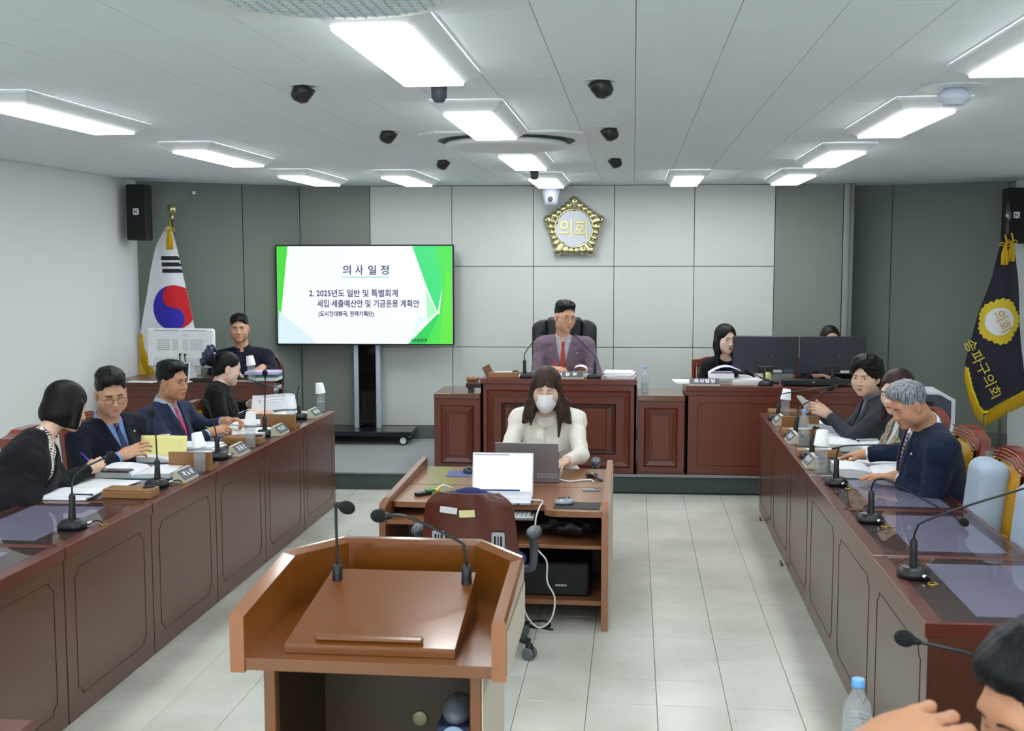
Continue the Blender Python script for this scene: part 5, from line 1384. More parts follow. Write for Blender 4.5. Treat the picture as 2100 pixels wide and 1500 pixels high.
C_PURP = cloth('mauve_grey_suit', (116,99,114)); C_CHAR = cloth('charcoal_wool', (62,66,74), (300, .3)); C_DNAVY = cloth('dark_navy_jacket', (25,27,44)); C_CREAM = cloth('cream_knit', (255,251,240), (260, .04), (420, .7), .3, .85, .3)
S_BLUE = cloth('blue_shirt', (128,164,228), (20, .05), (600, .05), 0, .6); S_PALE = cloth('pale_blue_shirt', (186,204,238), (20, .05), (600, .05), 0, .6); S_GREY = cloth('grey_striped_shirt', (176,178,190), (20, .05), (600, .05), 0, .6)
S_WHITE = cloth('white_shirt', (228,234,246), (20, .03), (600, .05), 0, .6); S_NAVY = cloth('navy_shirt', (30,30,54)); S_BLACK = cloth('black_top', (22,22,26)); S_GREYK = cloth('grey_knit', (120,126,136))
T_NAVY = mat('navy_tie', (26,36,84), .45, noise=(200, .2)); T_PINK = mat('pink_tie', (204,58,104), .5, noise=(260, .2)); T_RED = mat('brick_red_tie', (176,58,36), .5, noise=(300, .15))
def stripe_mat(name, a, b, sc, rot=(0, R(40), 0), w=.72):
    m = mat(name, a, .5); nt = m.node_tree; N = nt.nodes.new; L = nt.links.new
    tc = N('ShaderNodeTexCoord'); mp = N('ShaderNodeMapping'); mp.inputs['Rotation'].default_value = rot; L(tc.outputs['Object'], mp.inputs[0])
    wv = N('ShaderNodeTexWave'); wv.inputs['Scale'].default_value = sc; L(mp.outputs[0], wv.inputs['Vector'])
    rp = N('ShaderNodeValToRGB'); rp.color_ramp.interpolation = 'CONSTANT'; rp.color_ramp.elements[0].color = lin(a); rp.color_ramp.elements[1].position = w; rp.color_ramp.elements[1].color = lin(b)
    L(wv.outputs['Fac'], rp.inputs[0]); L(rp.outputs[0], nt.nodes['Principled BSDF'].inputs['Base Color']); return m
T_PURP = stripe_mat('purple_striped_tie', (86,58,140), (206,176,110), 18)
def plaid(name):
    m = mat(name, (196,190,170), .85); nt = m.node_tree; N = nt.nodes.new; L = nt.links.new; b = nt.nodes['Principled BSDF']
    tc = N('ShaderNodeTexCoord'); col = None
    for ax, sc, c, w in ((0, 26, (96,92,84), .6), (2, 26, (104,98,88), .6), (2, 6.2, (150,60,50), .93), (1, 26, (100,96,86), .62), (1, 6.2, (120,70,56), .94)):
        mp = N('ShaderNodeMapping'); L(tc.outputs['Object'], mp.inputs[0]); wv = N('ShaderNodeTexWave'); wv.bands_direction = 'XYZ'[ax]; wv.inputs['Scale'].default_value = sc; L(mp.outputs[0], wv.inputs[0])
        gt = N('ShaderNodeMath'); gt.operation = 'GREATER_THAN'; gt.inputs[1].default_value = w; L(wv.outputs['Fac'], gt.inputs[0])
        mu = N('ShaderNodeMath'); mu.operation = 'MULTIPLY'; mu.inputs[1].default_value = .55; L(gt.outputs[0], mu.inputs[0])
        mx = N('ShaderNodeMix'); mx.data_type = 'RGBA'; mx.inputs[7].default_value = lin(c); L(mu.outputs[0], mx.inputs[0])
        if col is None: mx.inputs[6].default_value = lin((206,198,174))
        else: L(col, mx.inputs[6])
        col = mx.outputs[2]
    L(col, b.inputs['Base Color']); return m
C_PLAID = plaid('beige_plaid_wool')
def dots_mat(name):
    m = mat(name, (232,226,218), .7); nt = m.node_tree; N = nt.nodes.new; L = nt.links.new
    tc = N('ShaderNodeTexCoord'); mp = N('ShaderNodeMapping'); mp.inputs['Rotation'].default_value = (.3, R(38), .4); mp.inputs['Scale'].default_value = (1, 1, 1); L(tc.outputs['Object'], mp.inputs[0])
    out = None
    for ax, sc in ((0, 17), (2, 21)):
        w = N('ShaderNodeTexWave'); w.bands_direction = 'XYZ'[ax]; w.inputs['Scale'].default_value = sc; w.inputs['Distortion'].default_value = .8; L(mp.outputs[0], w.inputs['Vector'])
        if out is None: out = w.outputs['Fac']
        else:
            mu = N('ShaderNodeMath'); mu.operation = 'MULTIPLY'; L(out, mu.inputs[0]); L(w.outputs['Fac'], mu.inputs[1]); out = mu.outputs[0]
    gt = N('ShaderNodeMath'); gt.operation = 'GREATER_THAN'; gt.inputs[1].default_value = .42; L(out, gt.inputs[0])
    mx = N('ShaderNodeMix'); mx.data_type = 'RGBA'; mx.inputs[6].default_value = lin((232,226,218)); mx.inputs[7].default_value = lin((46,38,40)); L(gt.outputs[0], mx.inputs[0])
    L(mx.outputs[2], nt.nodes['Principled BSDF'].inputs['Base Color']); return m
S_PRINT = dots_mat('white_printed_blouse')
# ---- left row
L1 = person('person', 'woman with black bob in black jacket, turned to her neighbour, left row nearest', (-3.0, 5.02, .54), (-2.985, 5.47, 1.005), -8, (-2.925, 5.625, 1.155), 48, 20, 6, hs=.97, male=False, sk=SK_L,
            hair=('bob', H_BLK), wr=((-2.845, 5.70, .815), None), hd={0: dict(d=(.35, 1, .28), n=(.75, -.35, .75), curls=(40, 48, 55, 60), thumb=(.5, .75, -.5))}, pole=((-.1, -.9, -.6), None), outfit='open', jacket=C_BLK, shirt=S_PRINT, vdepth=.3, vw=.07, shoff=((0, -.03, -.12), (0, 0, -.02)), build=1.05)
L2 = person('person', 'man with wire glasses, blue shirt and navy tie, looking down, left row', (-3.0, 6.30, .54), (-3.02, 6.27, 1.005), -28, (-2.935, 6.165, 1.165), -52, 18, -4, hs=.99, sk=SK_M, hair=('tall', H_BLK),
            wr=((-2.86, 6.10, .815), (-2.84, 6.62, .83)), hd={0: dict(d=(.75, .45, .32), n=(.3, -.75, .7), curls=(20, 22, 26, 30), thumb=(.3, .85, -.3)), 1: dict(d=(.9, -.2, .15), n=(0, .3, 1), curls=(30, 30, 30, 30))}, pole=((-.3, -.8, -.7), None),
            outfit='suit', jacket=C_NAVY, shirt=S_BLUE, tie=T_NAVY, eyes='down', jaw=1.12, wid=1.04, cheek=1.1, glasses=(M_wire, .025, .021), build=1.08, vdepth=.3, vw=.075)
L3 = person('person', 'man in blue-navy suit and pink tie in profile, left row third', (-3.02, 7.12, .54), (-3.03, 7.12, .985), -14, (-2.965, 7.10, 1.13), -17, 3, -2, hs=.97, sk=SK_D, hair=('tall', H_BLK),
            wr=((-2.72, 7.08, .80), (-2.73, 7.40, .83)), hd={0: dict(d=(.85, .5, .25), n=(.2, -.55, .85), curls=(38, 42, 48, 54), thumb=(.35, .8, -.4)), 1: dict(d=(.9, -.1, .2), n=(-.1, .2, 1), curls=(50, 55, 60, 60))}, pole=((-.5, -.8, -.5), (0, .9, -.5)),
            outfit='suit', jacket=C_NAVY2, shirt=S_PALE, tie=T_PINK, eyes='narrow', look=.2, jaw=1.1, build=1.05)
L4 = person('person', 'woman in black with navy hair bow, reading a book, left row farthest', (-3.04, 8.08, .54), (-3.04, 8.14, 1.0), 8, (-2.985, 8.165, 1.115), 30, 14, 0, hs=.97, male=False, sk=SK_P, hair=('bun', H_BLK),
            wr=((-2.78, 8.08, .80), (-2.90, 8.42, .82)), hd={0: dict(d=(.95, .3, .05), n=(.0, -.3, 1), curls=(18, 20, 22, 26)), 1: dict(d=(.8, -.3, .3), n=(-.2, .6, .7), curls=(30, 30, 34, 36))}, pole=((-.5, -.8, -.5), (0, .9, -.5)), outfit='round', jacket=C_BLK2, shirt=None, lips=M_lip, hole=.062)
# ---- behind the benches
FLOORZ[0] = DAIS
CL = person('person', 'man in dark navy jacket facing camera behind white monitor, left rear', (-3.50, 10.02, .66), (-3.50, 10.0, 1.115), -78, (-3.51, 9.94, 1.302), -76, 2, 0, hs=.97, wid=1.06, sk=SK_M, hair=('neat', H_BLK),
            wr=(None, (-3.19, 9.60, .985)), hd={1: dict(d=(.1, -1, .05), n=(0, 0, 1), curls=(40, 42, 46, 50))}, outfit='zip', jacket=C_DNAVY, shirt=S_NAVY, eyes='narrow', jaw=1.02, build=1.1)
CH = person('person', 'chairman with glasses in mauve-grey suit and red tie at centre bench', (-.60, 10.08, .68), (-.60, 9.98, 1.245), -92, (-.592, 9.90, 1.422), -58, 8, 3, hs=.99, wid=1.06, sk=SK_M, hair=('tall', H_BLK),
            wr=((-.70, 9.66, .985), (-.42, 9.66, .985)), hd={0: dict(d=(.75, -.45, .12), n=(-.1, -.3, 1), curls=(38, 44, 50, 56), thumb=(.4, .8, -.35)), 1: dict(d=(-.35, -.9, -.1), n=(0, -.2, 1), curls=(28, 28, 30, 34))}, pole=((-.55, .5, -.8), (.55, .5, -.8)),
            outfit='suit', jacket=C_PURP, shirt=S_GREY, tie=T_RED, eyes='narrow', glasses=(M_wires, .022, .017), build=1.08, vdepth=.34, vw=.08)
CF = person('person', 'young woman with long straight black hair in black, right rear bench', (.78, 10.1, .66), (.79, 10.0, 1.075), -72, (.787, 9.95, 1.235), -64, 6, 0, hs=.97, male=False, sk=SK_P, hair=('long', H_BLK),
            outfit='round', jacket=C_BLK2, shirt=None, lips=M_lipr, eyes='open', look=.3, jaw=.92)
CG = person('person', 'woman bent behind right black monitor, only dark hair and forehead visible', (1.68, 10.28, .64), (1.67, 10.14, 1.05), -92, (1.68, 10.06, 1.225), -84, 12, 0, hs=.98, male=False, sk=SK_L, hair=('bun', H_BLK),
            wr=((1.54, 9.86, .945), None), hd={0: dict(d=(.8, -.3, 0), n=(0, 0, 1), curls=(40, 45, 50, 50))}, outfit='round', jacket=C_BLK2, shirt=None, eyes='down')
FLOORZ[0] = 0.0
# ---- middle
WM = person('person', 'woman in cream knit jacket and white mask at the middle desk', (-.545, 7.42, .50), (-.54, 7.22, .965), -90, (-.538, 7.12, 1.108), -90, 12, 0, hs=1.04, male=False, sk=SK_P, hair=('longwavy', H_DK),
            wr=((-.70, 6.86, .70), (-.40, 6.83, .70)), hd={0: dict(d=(.4, -.8, -.1), n=(0, 0, 1)), 1: dict(d=(-.4, -.8, -.1), n=(0, 0, 1))}, pole=((-.6, .4, -.7), (.6, .4, -.7)), outfit='round', jacket=C_CREAM, shirt=None, eyes='down', build=1.15, brow=M_browg)
# ---- right row
R1 = person('person', 'woman with short permed black hair in charcoal jacket reading a sheet, right row', (1.60, 7.58, .54), (1.585, 7.64, 1.005), 188, (1.505, 7.59, 1.155), 232, 6, 0, hs=.97, male=False, sk=SK_L, hair=('perm', H_BLK),
            wr=((1.27, 7.86, .885), (1.28, 7.62, .90)), hd={0: dict(d=(-.8, .1, .4), n=(-.2, .9, .4), curls=(40, 45, 50, 55)), 1: dict(d=(-.8, .1, .4), n=(-.3, -.8, .5), curls=(35, 40, 45, 50), thumb=(.3, .8, .2))}, pole=((0, .5, -.9), (.2, -.7, -.8)),
            outfit='high', jacket=C_CHAR, shirt=S_GREYK, eyes='narrow', look=-.2, jaw=1.12, wid=1.05, cheek=1.1, build=1.15, lips=mat('dull_red_lips', (182,84,80), .4), vdepth=.22)
R2 = person('person', 'brown-haired woman in beige plaid jacket half hidden behind grey-haired man', (1.60, 6.80, .54), (1.60, 6.80, .99), 190, (1.515, 6.75, 1.155), 220, 12, 0, hs=.97, male=False, sk=SK_P, hair=('shoulder', H_BRN),
            wr=(None, None), outfit='open', jacket=C_PLAID, shirt=S_WHITE, eyes='down', lips=M_lipr)
R3 = person('person', 'grey-haired man in deep navy suit and purple striped tie writing, right row', (1.575, 6.02, .54), (1.49, 5.97, 1.075), 184, (1.375, 5.87, 1.187), 198, 26, 0, hs=.89, sk=SK_D, hair=('grey', H_GRY),
            wr=((1.31, 6.56, .82), (1.36, 5.98, .80)), hd={0: dict(d=(-.9, .25, -.1), n=(-.1, .1, 1), curls=(30, 36, 44, 50), thumb=(.4, .8, -.4)), 1: dict(d=(-.95, .25, 0), n=(0, 0, 1), curls=(10, 10, 10, 12))}, pole=((0, .9, -.5), (.4, -.8, -.5)),
            outfit='suit', jacket=C_NAVY3, shirt=S_WHITE, tie=T_PURP, eyes='shut', jaw=1.1, nose=1.1, build=1.18, brow=mat('grey_brow', (96,88,84), .8))

# ---- things worn
def mask(I):
    H, X, A, s, root = I['hf'], I['X'], I['A'], I['s'], I['root']
    vs = []; nu, nv = 20, 14
    for j in range(nv+1):
        for i in range(nu+1):
            u, v = i/nu, j/nv; t = abs(2*u-1); z = -.014-.104*v+.012*(1-t)*(1-v)
            w = .068-.003*v-.085*max(0, v-.5)**1.6; yc = .116+.02*math.sin(min(1, v*1.5)*PI*.5)-.03*max(0, v-.6)**1.2*2
            ye = .048+.03*max(0, v-.5)
            vs.append(tuple(X(w*(2*u-1), ye+(yc-ye)*(1-t**1.7)+.006*max(0, 1-t*5), z)))
    fs = [(j*(nu+1)+i, j*(nu+1)+i+1, (j+1)*(nu+1)+i+1, (j+1)*(nu+1)+i) for j in range(nv) for i in range(nu)]
    m = MB().add(vs, fs, 0, True).build('face_mask', mat('white_mask', (240,242,247), .8, bump=(500, .1)), root)
    md = m.modifiers.new('thick', 'SOLIDIFY'); md.thickness = .002
    for q in (-1, 1):
        MB().tube([X(q*.064, .045, -.022), X(q*.076, .005, -.0), X(q*.083, -.014, .02)], .0012*s, 5, sub=4).build('ear_loop', M_white, m)
        MB().tube([X(q*.05, .04, -.092), X(q*.074, .0, -.045), X(q*.083, -.016, -.02)], .0012*s, 5, sub=4).build('ear_loop', M_white, m)
mask(WM)
def trim(I, m, mb):
    on, fj, root = I['on'], I['fj'], I['root']
    N, T, F = I['N'], I['T'], I['F']
    def pt(x, z, off=.004):
        P0 = np.array([N+npv(x, .4, z) @ T]); return fj.hit(P0, -F, .42, 30)[0]+F*off
    g = MB(); zz = [-.07-.012*k for k in range(24)]
    g.tube([pt(.012+.004*math.sin(k*1.9), z) for k, z in enumerate(zz)], .0042, 6)
    nb = [pt(.066*math.sin(R(a)), -.018-.048*math.cos(R(a))**1+.0, .003) for a in range(-75, 76, 10)]
    g.tube(nb, .006, 6, sub=2); g.build('ruffle_trim', m, root)
    for q in (-1, 1):
        MB().tube([pt(q*.085+.045*(k/8-.5), -.215+.004*math.sin(k*2.4)) for k in range(9)], .004, 6).build('pocket_trim', m, root)
    for x, z in ((.005, -.075), (.008, -.19), (-.075, -.245), (.088, -.245), (.008, -.30)):
        p = pt(x, z, .004); MB().ball(p, (.011, .006, .011), 12, 8).build('button', mb, root); MB().ball(Vector(p)+Vector(F)*.004, (.0075, .004, .0075), 12, 8).build('button', M_white, root)
trim(WM, mat('cream_trim', (238,232,214), .7), M_brass)
def badge(I, x, z):
    N, T, F = I['N'], I['T'], I['F']; P0 = np.array([N+npv(x, .4, z) @ T]); p = I['fj'].hit(P0, -F, .42, 30)[0]+F*.007
    MB().ball(p, .0085, 10, 7).build('lapel_badge', M_gold, I['root'])
badge(L2, -.105, -.09); badge(CH, -.12, -.12); badge(R3, -.105, -.11)
# hair bow of the reading woman
X, A, s, root = L4['X'], L4['A'], L4['s'], L4['root']
bw_ = MB(); M_bow = mat('navy_satin', (30,32,66), .4, bump=(90, .3))
for q, (x, y, z), r in ((0, (.0, -.15, .115), (.064, .036, .038)), (1, (.055, -.165, .08), (.046, .036, .052)), (2, (-.055, -.16, .06), (.046, .036, .056)), (3, (.01, -.18, .025), (.052, .03, .044)), (4, (-.01, -.13, .06), (.034, .055, .034))):
    f = Field(); f.ell(X(x, y, z), npv(*r)*s, A, .01); c = X(x, y, z)
    f.post.append(lambda P, c=c, q=q: .005*np.sin((P-c) @ npv(130, 90, 60)+q)); link('hair_bow', f.mesh('hair_bow', .006, M_bow), root)
MB().ball(X(.078, .0, -.04), .004, 8, 6).build('earring', M_white, root)
# small badge on the clerk
p = CL['fj'].hit(np.array([CL['N']+npv(-.09, .4, -.20) @ CL['T']]), -CL['F'], .42, 30)[0]+CL['F']*.006
MB().box(p, (.035, .006, .03), rotz(R(12))).build('name_badge', M_white, CL['root'])
# microphones: base, gooseneck points, head, measured in the room
MICS = [
 ('L1', (-2.423, 4.677, 0.751), [(-2.422, 4.677, 0.801), (-2.418, 4.677, 0.904), (-2.424, 4.702, 0.957), (-2.39, 4.727, 1.003), (-2.316, 4.752, 1.041)], (-2.294, 4.777, 1.052)),
 ('L2', (-2.44, 5.612, 0.751), [(-2.436, 5.612, 0.8), (-2.435, 5.612, 0.891), (-2.439, 5.612, 1.016), (-2.45, 5.612, 1.094)], (-2.454, 5.612, 1.124)),
 ('L3', (-2.427, 6.453, 0.751), [(-2.428, 6.453, 0.795), (-2.432, 6.453, 0.881), (-2.445, 6.453, 0.945), (-2.473, 6.453, 1.034)], (-2.489, 6.453, 1.071)),
 ('L4', (-2.432, 7.344, 0.751), [(-2.435, 7.344, 0.787), (-2.433, 7.344, 0.882), (-2.428, 7.344, 1.022), (-2.424, 7.344, 1.12)], (-2.425, 7.344, 1.159)),
 ('L5', (-2.438, 8.177, 0.751), [(-2.445, 8.177, 0.78), (-2.451, 8.177, 0.845), (-2.468, 8.177, 0.921), (-2.556, 8.177, 0.96), (-2.825, 8.177, 1.033)], (-2.903, 8.177, 1.05)),
 ('R1', (1.033, 4.261, 0.751), [(1.032, 4.261, 0.78), (1.03, 4.261, 0.893), (1.035, 4.241, 0.935), (1.058, 4.221, 0.967), (1.214, 4.201, 1.036), (1.381, 4.181, 1.1)], (1.419, 4.161, 1.122)),
 ('R2', (1.058, 5.163, 0.751), [(1.06, 5.163, 0.789), (1.059, 5.163, 0.892), (1.062, 5.143, 0.927), (1.083, 5.123, 0.949), (1.135, 5.103, 0.938), (1.392, 5.083, 0.801)], (1.425, 5.063, 0.782)),
 ('R3', (1.053, 6.004, 0.751), [(1.052, 6.004, 0.792), (1.052, 6.004, 0.889), (1.057, 5.994, 0.927), (1.096, 5.984, 0.958), (1.372, 5.974, 0.965), (1.423, 5.964, 0.94)], (1.448, 5.954, 0.915)),
 ('R4', (1.038, 6.8, 0.751), [(1.049, 6.8, 0.786), (1.052, 6.8, 0.89), (1.053, 6.8, 0.922), (1.062, 6.8, 0.939), (1.091, 6.8, 0.911)], (1.113, 6.8, 0.902)),
 ('R5', (1.055, 7.607, 0.751), [(1.064, 7.607, 0.79), (1.074, 7.607, 0.887), (1.085, 7.607, 0.939), (1.125, 7.607, 0.975), (1.248, 7.607, 1.056)], (1.279, 7.607, 1.073)),
 ('R6', (1.039, 8.442, 0.751), [(1.053, 8.442, 0.783), (1.058, 8.442, 0.869), (1.067, 8.442, 0.92), (1.102, 8.442, 0.945), (1.44, 8.442, 0.999)], (1.481, 8.442, 1.006)),
 ('C1', (-0.886, 9.52, 0.931), [(-0.903, 9.52, 0.975), (-0.905, 9.52, 1.081), (-0.894, 9.52, 1.147), (-0.792, 9.52, 1.278)], (-0.755, 9.52, 1.311)),
 ('C2', (-0.323, 9.52, 0.931), [(-0.315, 9.52, 0.976), (-0.316, 9.52, 1.07), (-0.324, 9.52, 1.123), (-0.466, 9.52, 1.272)], (-0.501, 9.52, 1.302)),
 ('K1', (1.081, 9.5, 0.886), [(1.144, 9.5, 0.907), (1.033, 9.5, 0.956), (0.982, 9.5, 0.982)], (0.934, 9.5, 1.002)),
 ('K2', (1.774, 9.5, 0.886), [(1.759, 9.5, 0.914), (1.634, 9.5, 0.96), (1.563, 9.5, 0.984)], (1.485, 9.5, 1.003)),
 ('P1', (-0.794, 2.98, 1.022), [(-0.793, 2.98, 1.026), (-0.793, 2.98, 1.091), (-0.794, 2.98, 1.153), (-0.795, 2.98, 1.22), (-0.793, 2.98, 1.254)], (-0.772, 2.98, 1.248)),
 ('P2', (-0.44, 2.98, 1.026), [(-0.439, 2.98, 1.032), (-0.439, 2.98, 1.098), (-0.446, 2.98, 1.142), (-0.461, 2.98, 1.162), (-0.599, 2.98, 1.224)], (-0.669, 2.98, 1.225)),
 ('F1', (0.845, 2.55, 0.873), [(0.821, 2.55, 0.961), (0.798, 2.55, 1.015), (0.745, 2.55, 1.044), (0.656, 2.55, 1.063)], (0.611, 2.55, 1.073)),
]
M_mic = mat('mic_black', (30,33,36), .38); M_foam = mat('mic_foam', (26,27,30), .95, bump=(900, .6)); M_neck = mat('mic_neck', (52,56,60), .32, metal=.6)
MLAB = {'L1': 'gooseneck microphone on the empty nearest desk of the left row', 'L2': 'upright microphone before the woman with the black bob, left row',
 'L3': 'leaning microphone before the man in glasses, left row', 'L4': 'straight tall microphone beyond the man with pink tie, left row', 'L5': 'long arched microphone reaching to the woman with hair bow',
 'R1': 'long microphone on the nearest right desk, its boom crossing the frame edge', 'R2': 'arched microphone with drooping head on second nearest right desk', 'R3': 'microphone with flat boom before the grey-haired man',
 'R4': 'short hooked microphone just behind the capped water bottle, right row', 'R5': 'slanting microphone before the woman with permed hair', 'R6': 'farthest long low microphone of the right row',
 'C1': 'left gooseneck microphone on the chairman bench', 'C2': 'right gooseneck microphone on the chairman bench', 'K1': 'low desk microphone before the left black monitor', 'K2': 'low desk microphone before the right black monitor',
 'P1': 'upright left microphone on the lectern', 'P2': 'arched right microphone on the lectern', 'F1': 'blurred foreground microphone beside the dark-haired head at lower right'}
for nm, B, pts, H in MICS:
    b = Vector(B); t = thing('microphone', MLAB[nm], 'microphone', B, group='gooseneck microphones')
    q = [Vector(p)-b for p in pts]; h = Vector(H)-b
    right = nm[0] == 'R'; k = 1.0
    if nm[0] not in 'PF':
        base = MB()
        o = rrect(.115, .10, .035, 5); i_ = rrect(.09, .075, .03, 5); n = len(o)
        vs = [(u, v, 0) for u, v in o]+[(u, v, .016) for u, v in o]+[(u, v, .034) for u, v in i_]+[(u*.8, v*.8, .038) for u, v in i_]
        fs = [(r_*n+a, r_*n+(a+1) % n, (r_+1)*n+(a+1) % n, (r_+1)*n+a) for r_ in range(3) for a in range(n)]+[tuple(range(n))[::-1], tuple(3*n+a for a in range(n))]
        base.add(vs, fs, 0, True); base.build('base', M_mic, t)
        if nm[0] in 'LR':
            dx = .02 if nm[0] == 'L' else -.0
            d = Vector((.02, -.05, .012)) if nm[0] == 'R' else Vector((.05, .035, .012))
            MB().tube([d*.9, d*1.35], .0085, 8).build('plug', M_chrome, t)
            MB().tube([d*1.35, d*1.7, d*1.95+Vector((0, 0, -.008)), Vector((d.x*2.1, d.y*2.1, .002))], .0035, 6, sub=3).build('cable', M_blk, t)
            MB().tube([Vector((d.x*2.1+.016*math.cos(a*PI/8), d.y*2.1+.016*math.sin(a*PI/8), .002)) for a in range(17)], .0028, 5).build('cable_ring', M_brass, t)
    g0, g1 = q[0], q[1]
    if nm in ('K1', 'K2'): pth = [g0]+q[1:]+[h]; MB().tube([g0, g0*.6+q[1]*.4, q[1]], [.014, .012, .007], 10).build('grip', M_mic, t)
    else: MB().tube([g0-Vector((0, 0, .03)), g0, g0*.5+g1*.5, g1-(g1-g0)*.12, g1], [.018, .0165, .0135, .0145, .007], 12).build('grip', M_mic, t)
    MB().tube([g1]+q[2:]+[h], .0042, 8, sub=6).build('gooseneck', M_neck, t)
    d = (h-q[-1]).normalized()
    MB().tube([h-d*.028, h-d*.012, h+d*.004], [.006, .0105, .012], 10).build('capsule', M_mic, t)
    rot = d.to_track_quat('Z', 'Y').to_matrix()
    MB().ball(h+d*.008, (.0185, .0185, .023), 16, 12, rot).build('foam_head', M_foam, t)
    if nm == 'F1': MB().lathe([(.05, 0), (.055, .01), (.03, .03)], (0, 0, -.122), 20).build('base', M_mic, t); MB().tube([(0, 0, -.1), g0], .016, 10).build('grip', M_mic, t)
    if nm[0] == 'P': MB().lathe([(.022, 0), (.022, .008)], (0, 0, -.0), 16).build('base', M_mic, t); MB().tube([(0, 0, PZ-B[2]+.001), (0, 0, .01)], .013, 10).build('stem', M_mic, t)
# ------------------------------------------------------------------ things on the desks
def paper_mat(name, base=(236,240,246), ink=(120,126,140), lines=150, dens=.5):
    m = mat(name, base, .75); nt = m.node_tree; N = nt.nodes.new; L = nt.links.new
    tc = N('ShaderNodeTexCoord'); sp = N('ShaderNodeSeparateXYZ'); L(tc.outputs['Object'], sp.inputs[0])
    def M_(op, a, b=None, c=None):
        n = N('ShaderNodeMath'); n.operation = op
        for i, v in enumerate((a, b, c)):
            if v is None: continue
            if isinstance(v, (int, float)): n.inputs[i].default_value = v
            else: L(v, n.inputs[i])
        return n.outputs[0]
    row = M_('FRACT', M_('MULTIPLY', sp.outputs[1], lines)); band = M_('LESS_THAN', row, .38)
    cb = N('ShaderNodeCombineXYZ'); L(M_('MULTIPLY', sp.outputs[0], 260), cb.inputs[0]); L(M_('FLOOR', M_('MULTIPLY', sp.outputs[1], lines)), cb.inputs[1])
    nz = N('ShaderNodeTexNoise'); nz.inputs['Scale'].default_value = 1; nz.inputs['Detail'].default_value = 1; L(cb.outputs[0], nz.inputs['Vector'])
    msk = M_('MULTIPLY', M_('MULTIPLY', band, M_('GREATER_THAN', nz.outputs['Fac'], .46)), dens)
    msk = M_('MULTIPLY', msk, M_('LESS_THAN', M_('ABSOLUTE', sp.outputs[0]), .085))
    mx = N('ShaderNodeMix'); mx.data_type = 'RGBA'; mx.inputs[6].default_value = lin(base); mx.inputs[7].default_value = lin(ink); L(msk, mx.inputs[0])
    L(mx.outputs[2], nt.nodes['Principled BSDF'].inputs['Base Color']); return m
P_PR = paper_mat('printed_paper'); P_W = mat('white_paper', (238,241,247), .75); P_EDGE = mat('page_edges', (222,224,222), .85, noise=(300, .12), stretch=(1, 1, 14)); P_TEAL = mat('teal_cover', (64,122,132), .5); P_YEL = mat('pale_yellow_folder', (242,236,158), .6)
P_LIL = mat('lilac_cover', (206,190,232), .6); P_BLUE = mat('pale_blue_sheet', (206,226,240), .7); P_GREY = mat('grey_cover', (178,180,176), .6)
def sheets(lab, locn, rz, w=.21, d=.297, n=3, th=.004, top=P_PR, name='document', grp=None, jit=.012, cat='papers', cols=None):
    t = thing(name, lab, cat, locn, rz, grp); z = 0
    for k in range(n):
        a = random.uniform(-jit, jit)*3; h = th*random.uniform(.7, 1.3)
        MB().box((random.uniform(-jit, jit), random.uniform(-jit, jit), z+h/2), (w, d, h), rotz(a), .0006).build('sheet', top if k == n-1 else (cols[k % len(cols)] if cols else P_W), t); z += h+.0002
    return t
def open_book(lab, locn, rz, w=.21, d=.29, h=.03, lift=.0, cover=P_TEAL, flip=0.0, cat='book'):
    """a thick open book: two page blocks that rise to the spine."""
    t = thing('open_book', lab, cat, locn, rz)
    MB().box((0, 0, .0015), (2*w+.012, d+.01, .003), bev=.001).build('cover', cover, t)
    for s, hh in ((-1, h), (1, h*(.7 if flip == 0 else .45))):
        def top(u, v): 
            x = s*u*w; z = .004+hh*(.55+.45*math.sin(min(1, u*1.6)*PI*.5))*(1 if u > .06 else .6+u*6.6)
            return (x, (v-.5)*d, z+.001+ (flip*u*u if s > 0 else 0))
        g = MB().sheet(top, 12, 3)
        g.build('page', P_PR, t)
        bl = MB(); n = 12
        pr = [(s*w*i/n, top(i/n, 0)[2]-.0008) for i in range(n+1)]
        poly = [(0, .0035)]+[(s*w, .0035)]+pr[::-1]
        if s < 0: poly = poly[::-1]
        bl.prism(poly, -d/2+.001, d/2-.001, 'y'); bl.build('page_block', P_EDGE, t)
    return t
Z = .7515
# --- water bottles and paper cups
M_pet = thin_glass('clear_bottle', (246,250,252), 1.5, .06, .16); M_cap = mat('sky_blue_cap', (110,176,240), .4); M_cup = mat('white_paper_cup', (240,242,246), .6)  # clear wall has white haze mixed in to paint its brightness
M_wat = thin_glass('water', (242,246,250), 1.33, .0)
M_glints = thin_glass('bottle_glints', (226,232,238), 1.6, .12, .55)  # milky white rings paint glints onto the clear ridges
def bottle_parts():
    r = .0325; pr = [(.026, 0), (.031, .004), (r, .012)]
    for k in range(12): z = .016+k*.0098; pr += [(r, z), (r-.0026, z+.0049)]
    pr += [(r, .136), (r-.001, .146), (.027, .164), (.017, .182), (.0125, .190), (.0125, .205)]
    wall_ = MB().lathe(pr, n=22, cap=True).mesh('bottle_wall', M_pet)
    wt = MB().lathe([(max(.004, q[0]-.0022), q[1]+.002) for q in pr if q[1] < .075]+[(.0295, .0755)], n=18).mesh('water', M_wat)
    lb = MB(); 
    for k in range(7):
        z = .07+k*.0098; lb.lathe([(r-.0022, z), (r-.0008, z+.0012)], n=20, cap=False)
    cap = MB().lathe([(.0145, 0), (.015, .002), (.015, .017), (.013, .019)], n=18).mesh('cap', M_cap)
    cp = MB().lathe([(.0375, 0), (.0388, .002), (.0375, .004), (.0275, .078), (.0265, .0775), (.0265, .074), (.0362, .003)], n=24, cap=False)
    cp.lathe([(.0268, .075), (.0270, .0755)], n=24)
    return wall_, wt, cap, cp.mesh('paper_cup', M_cup), lb.mesh('ridge_glints', M_glints)
BP = bottle_parts()
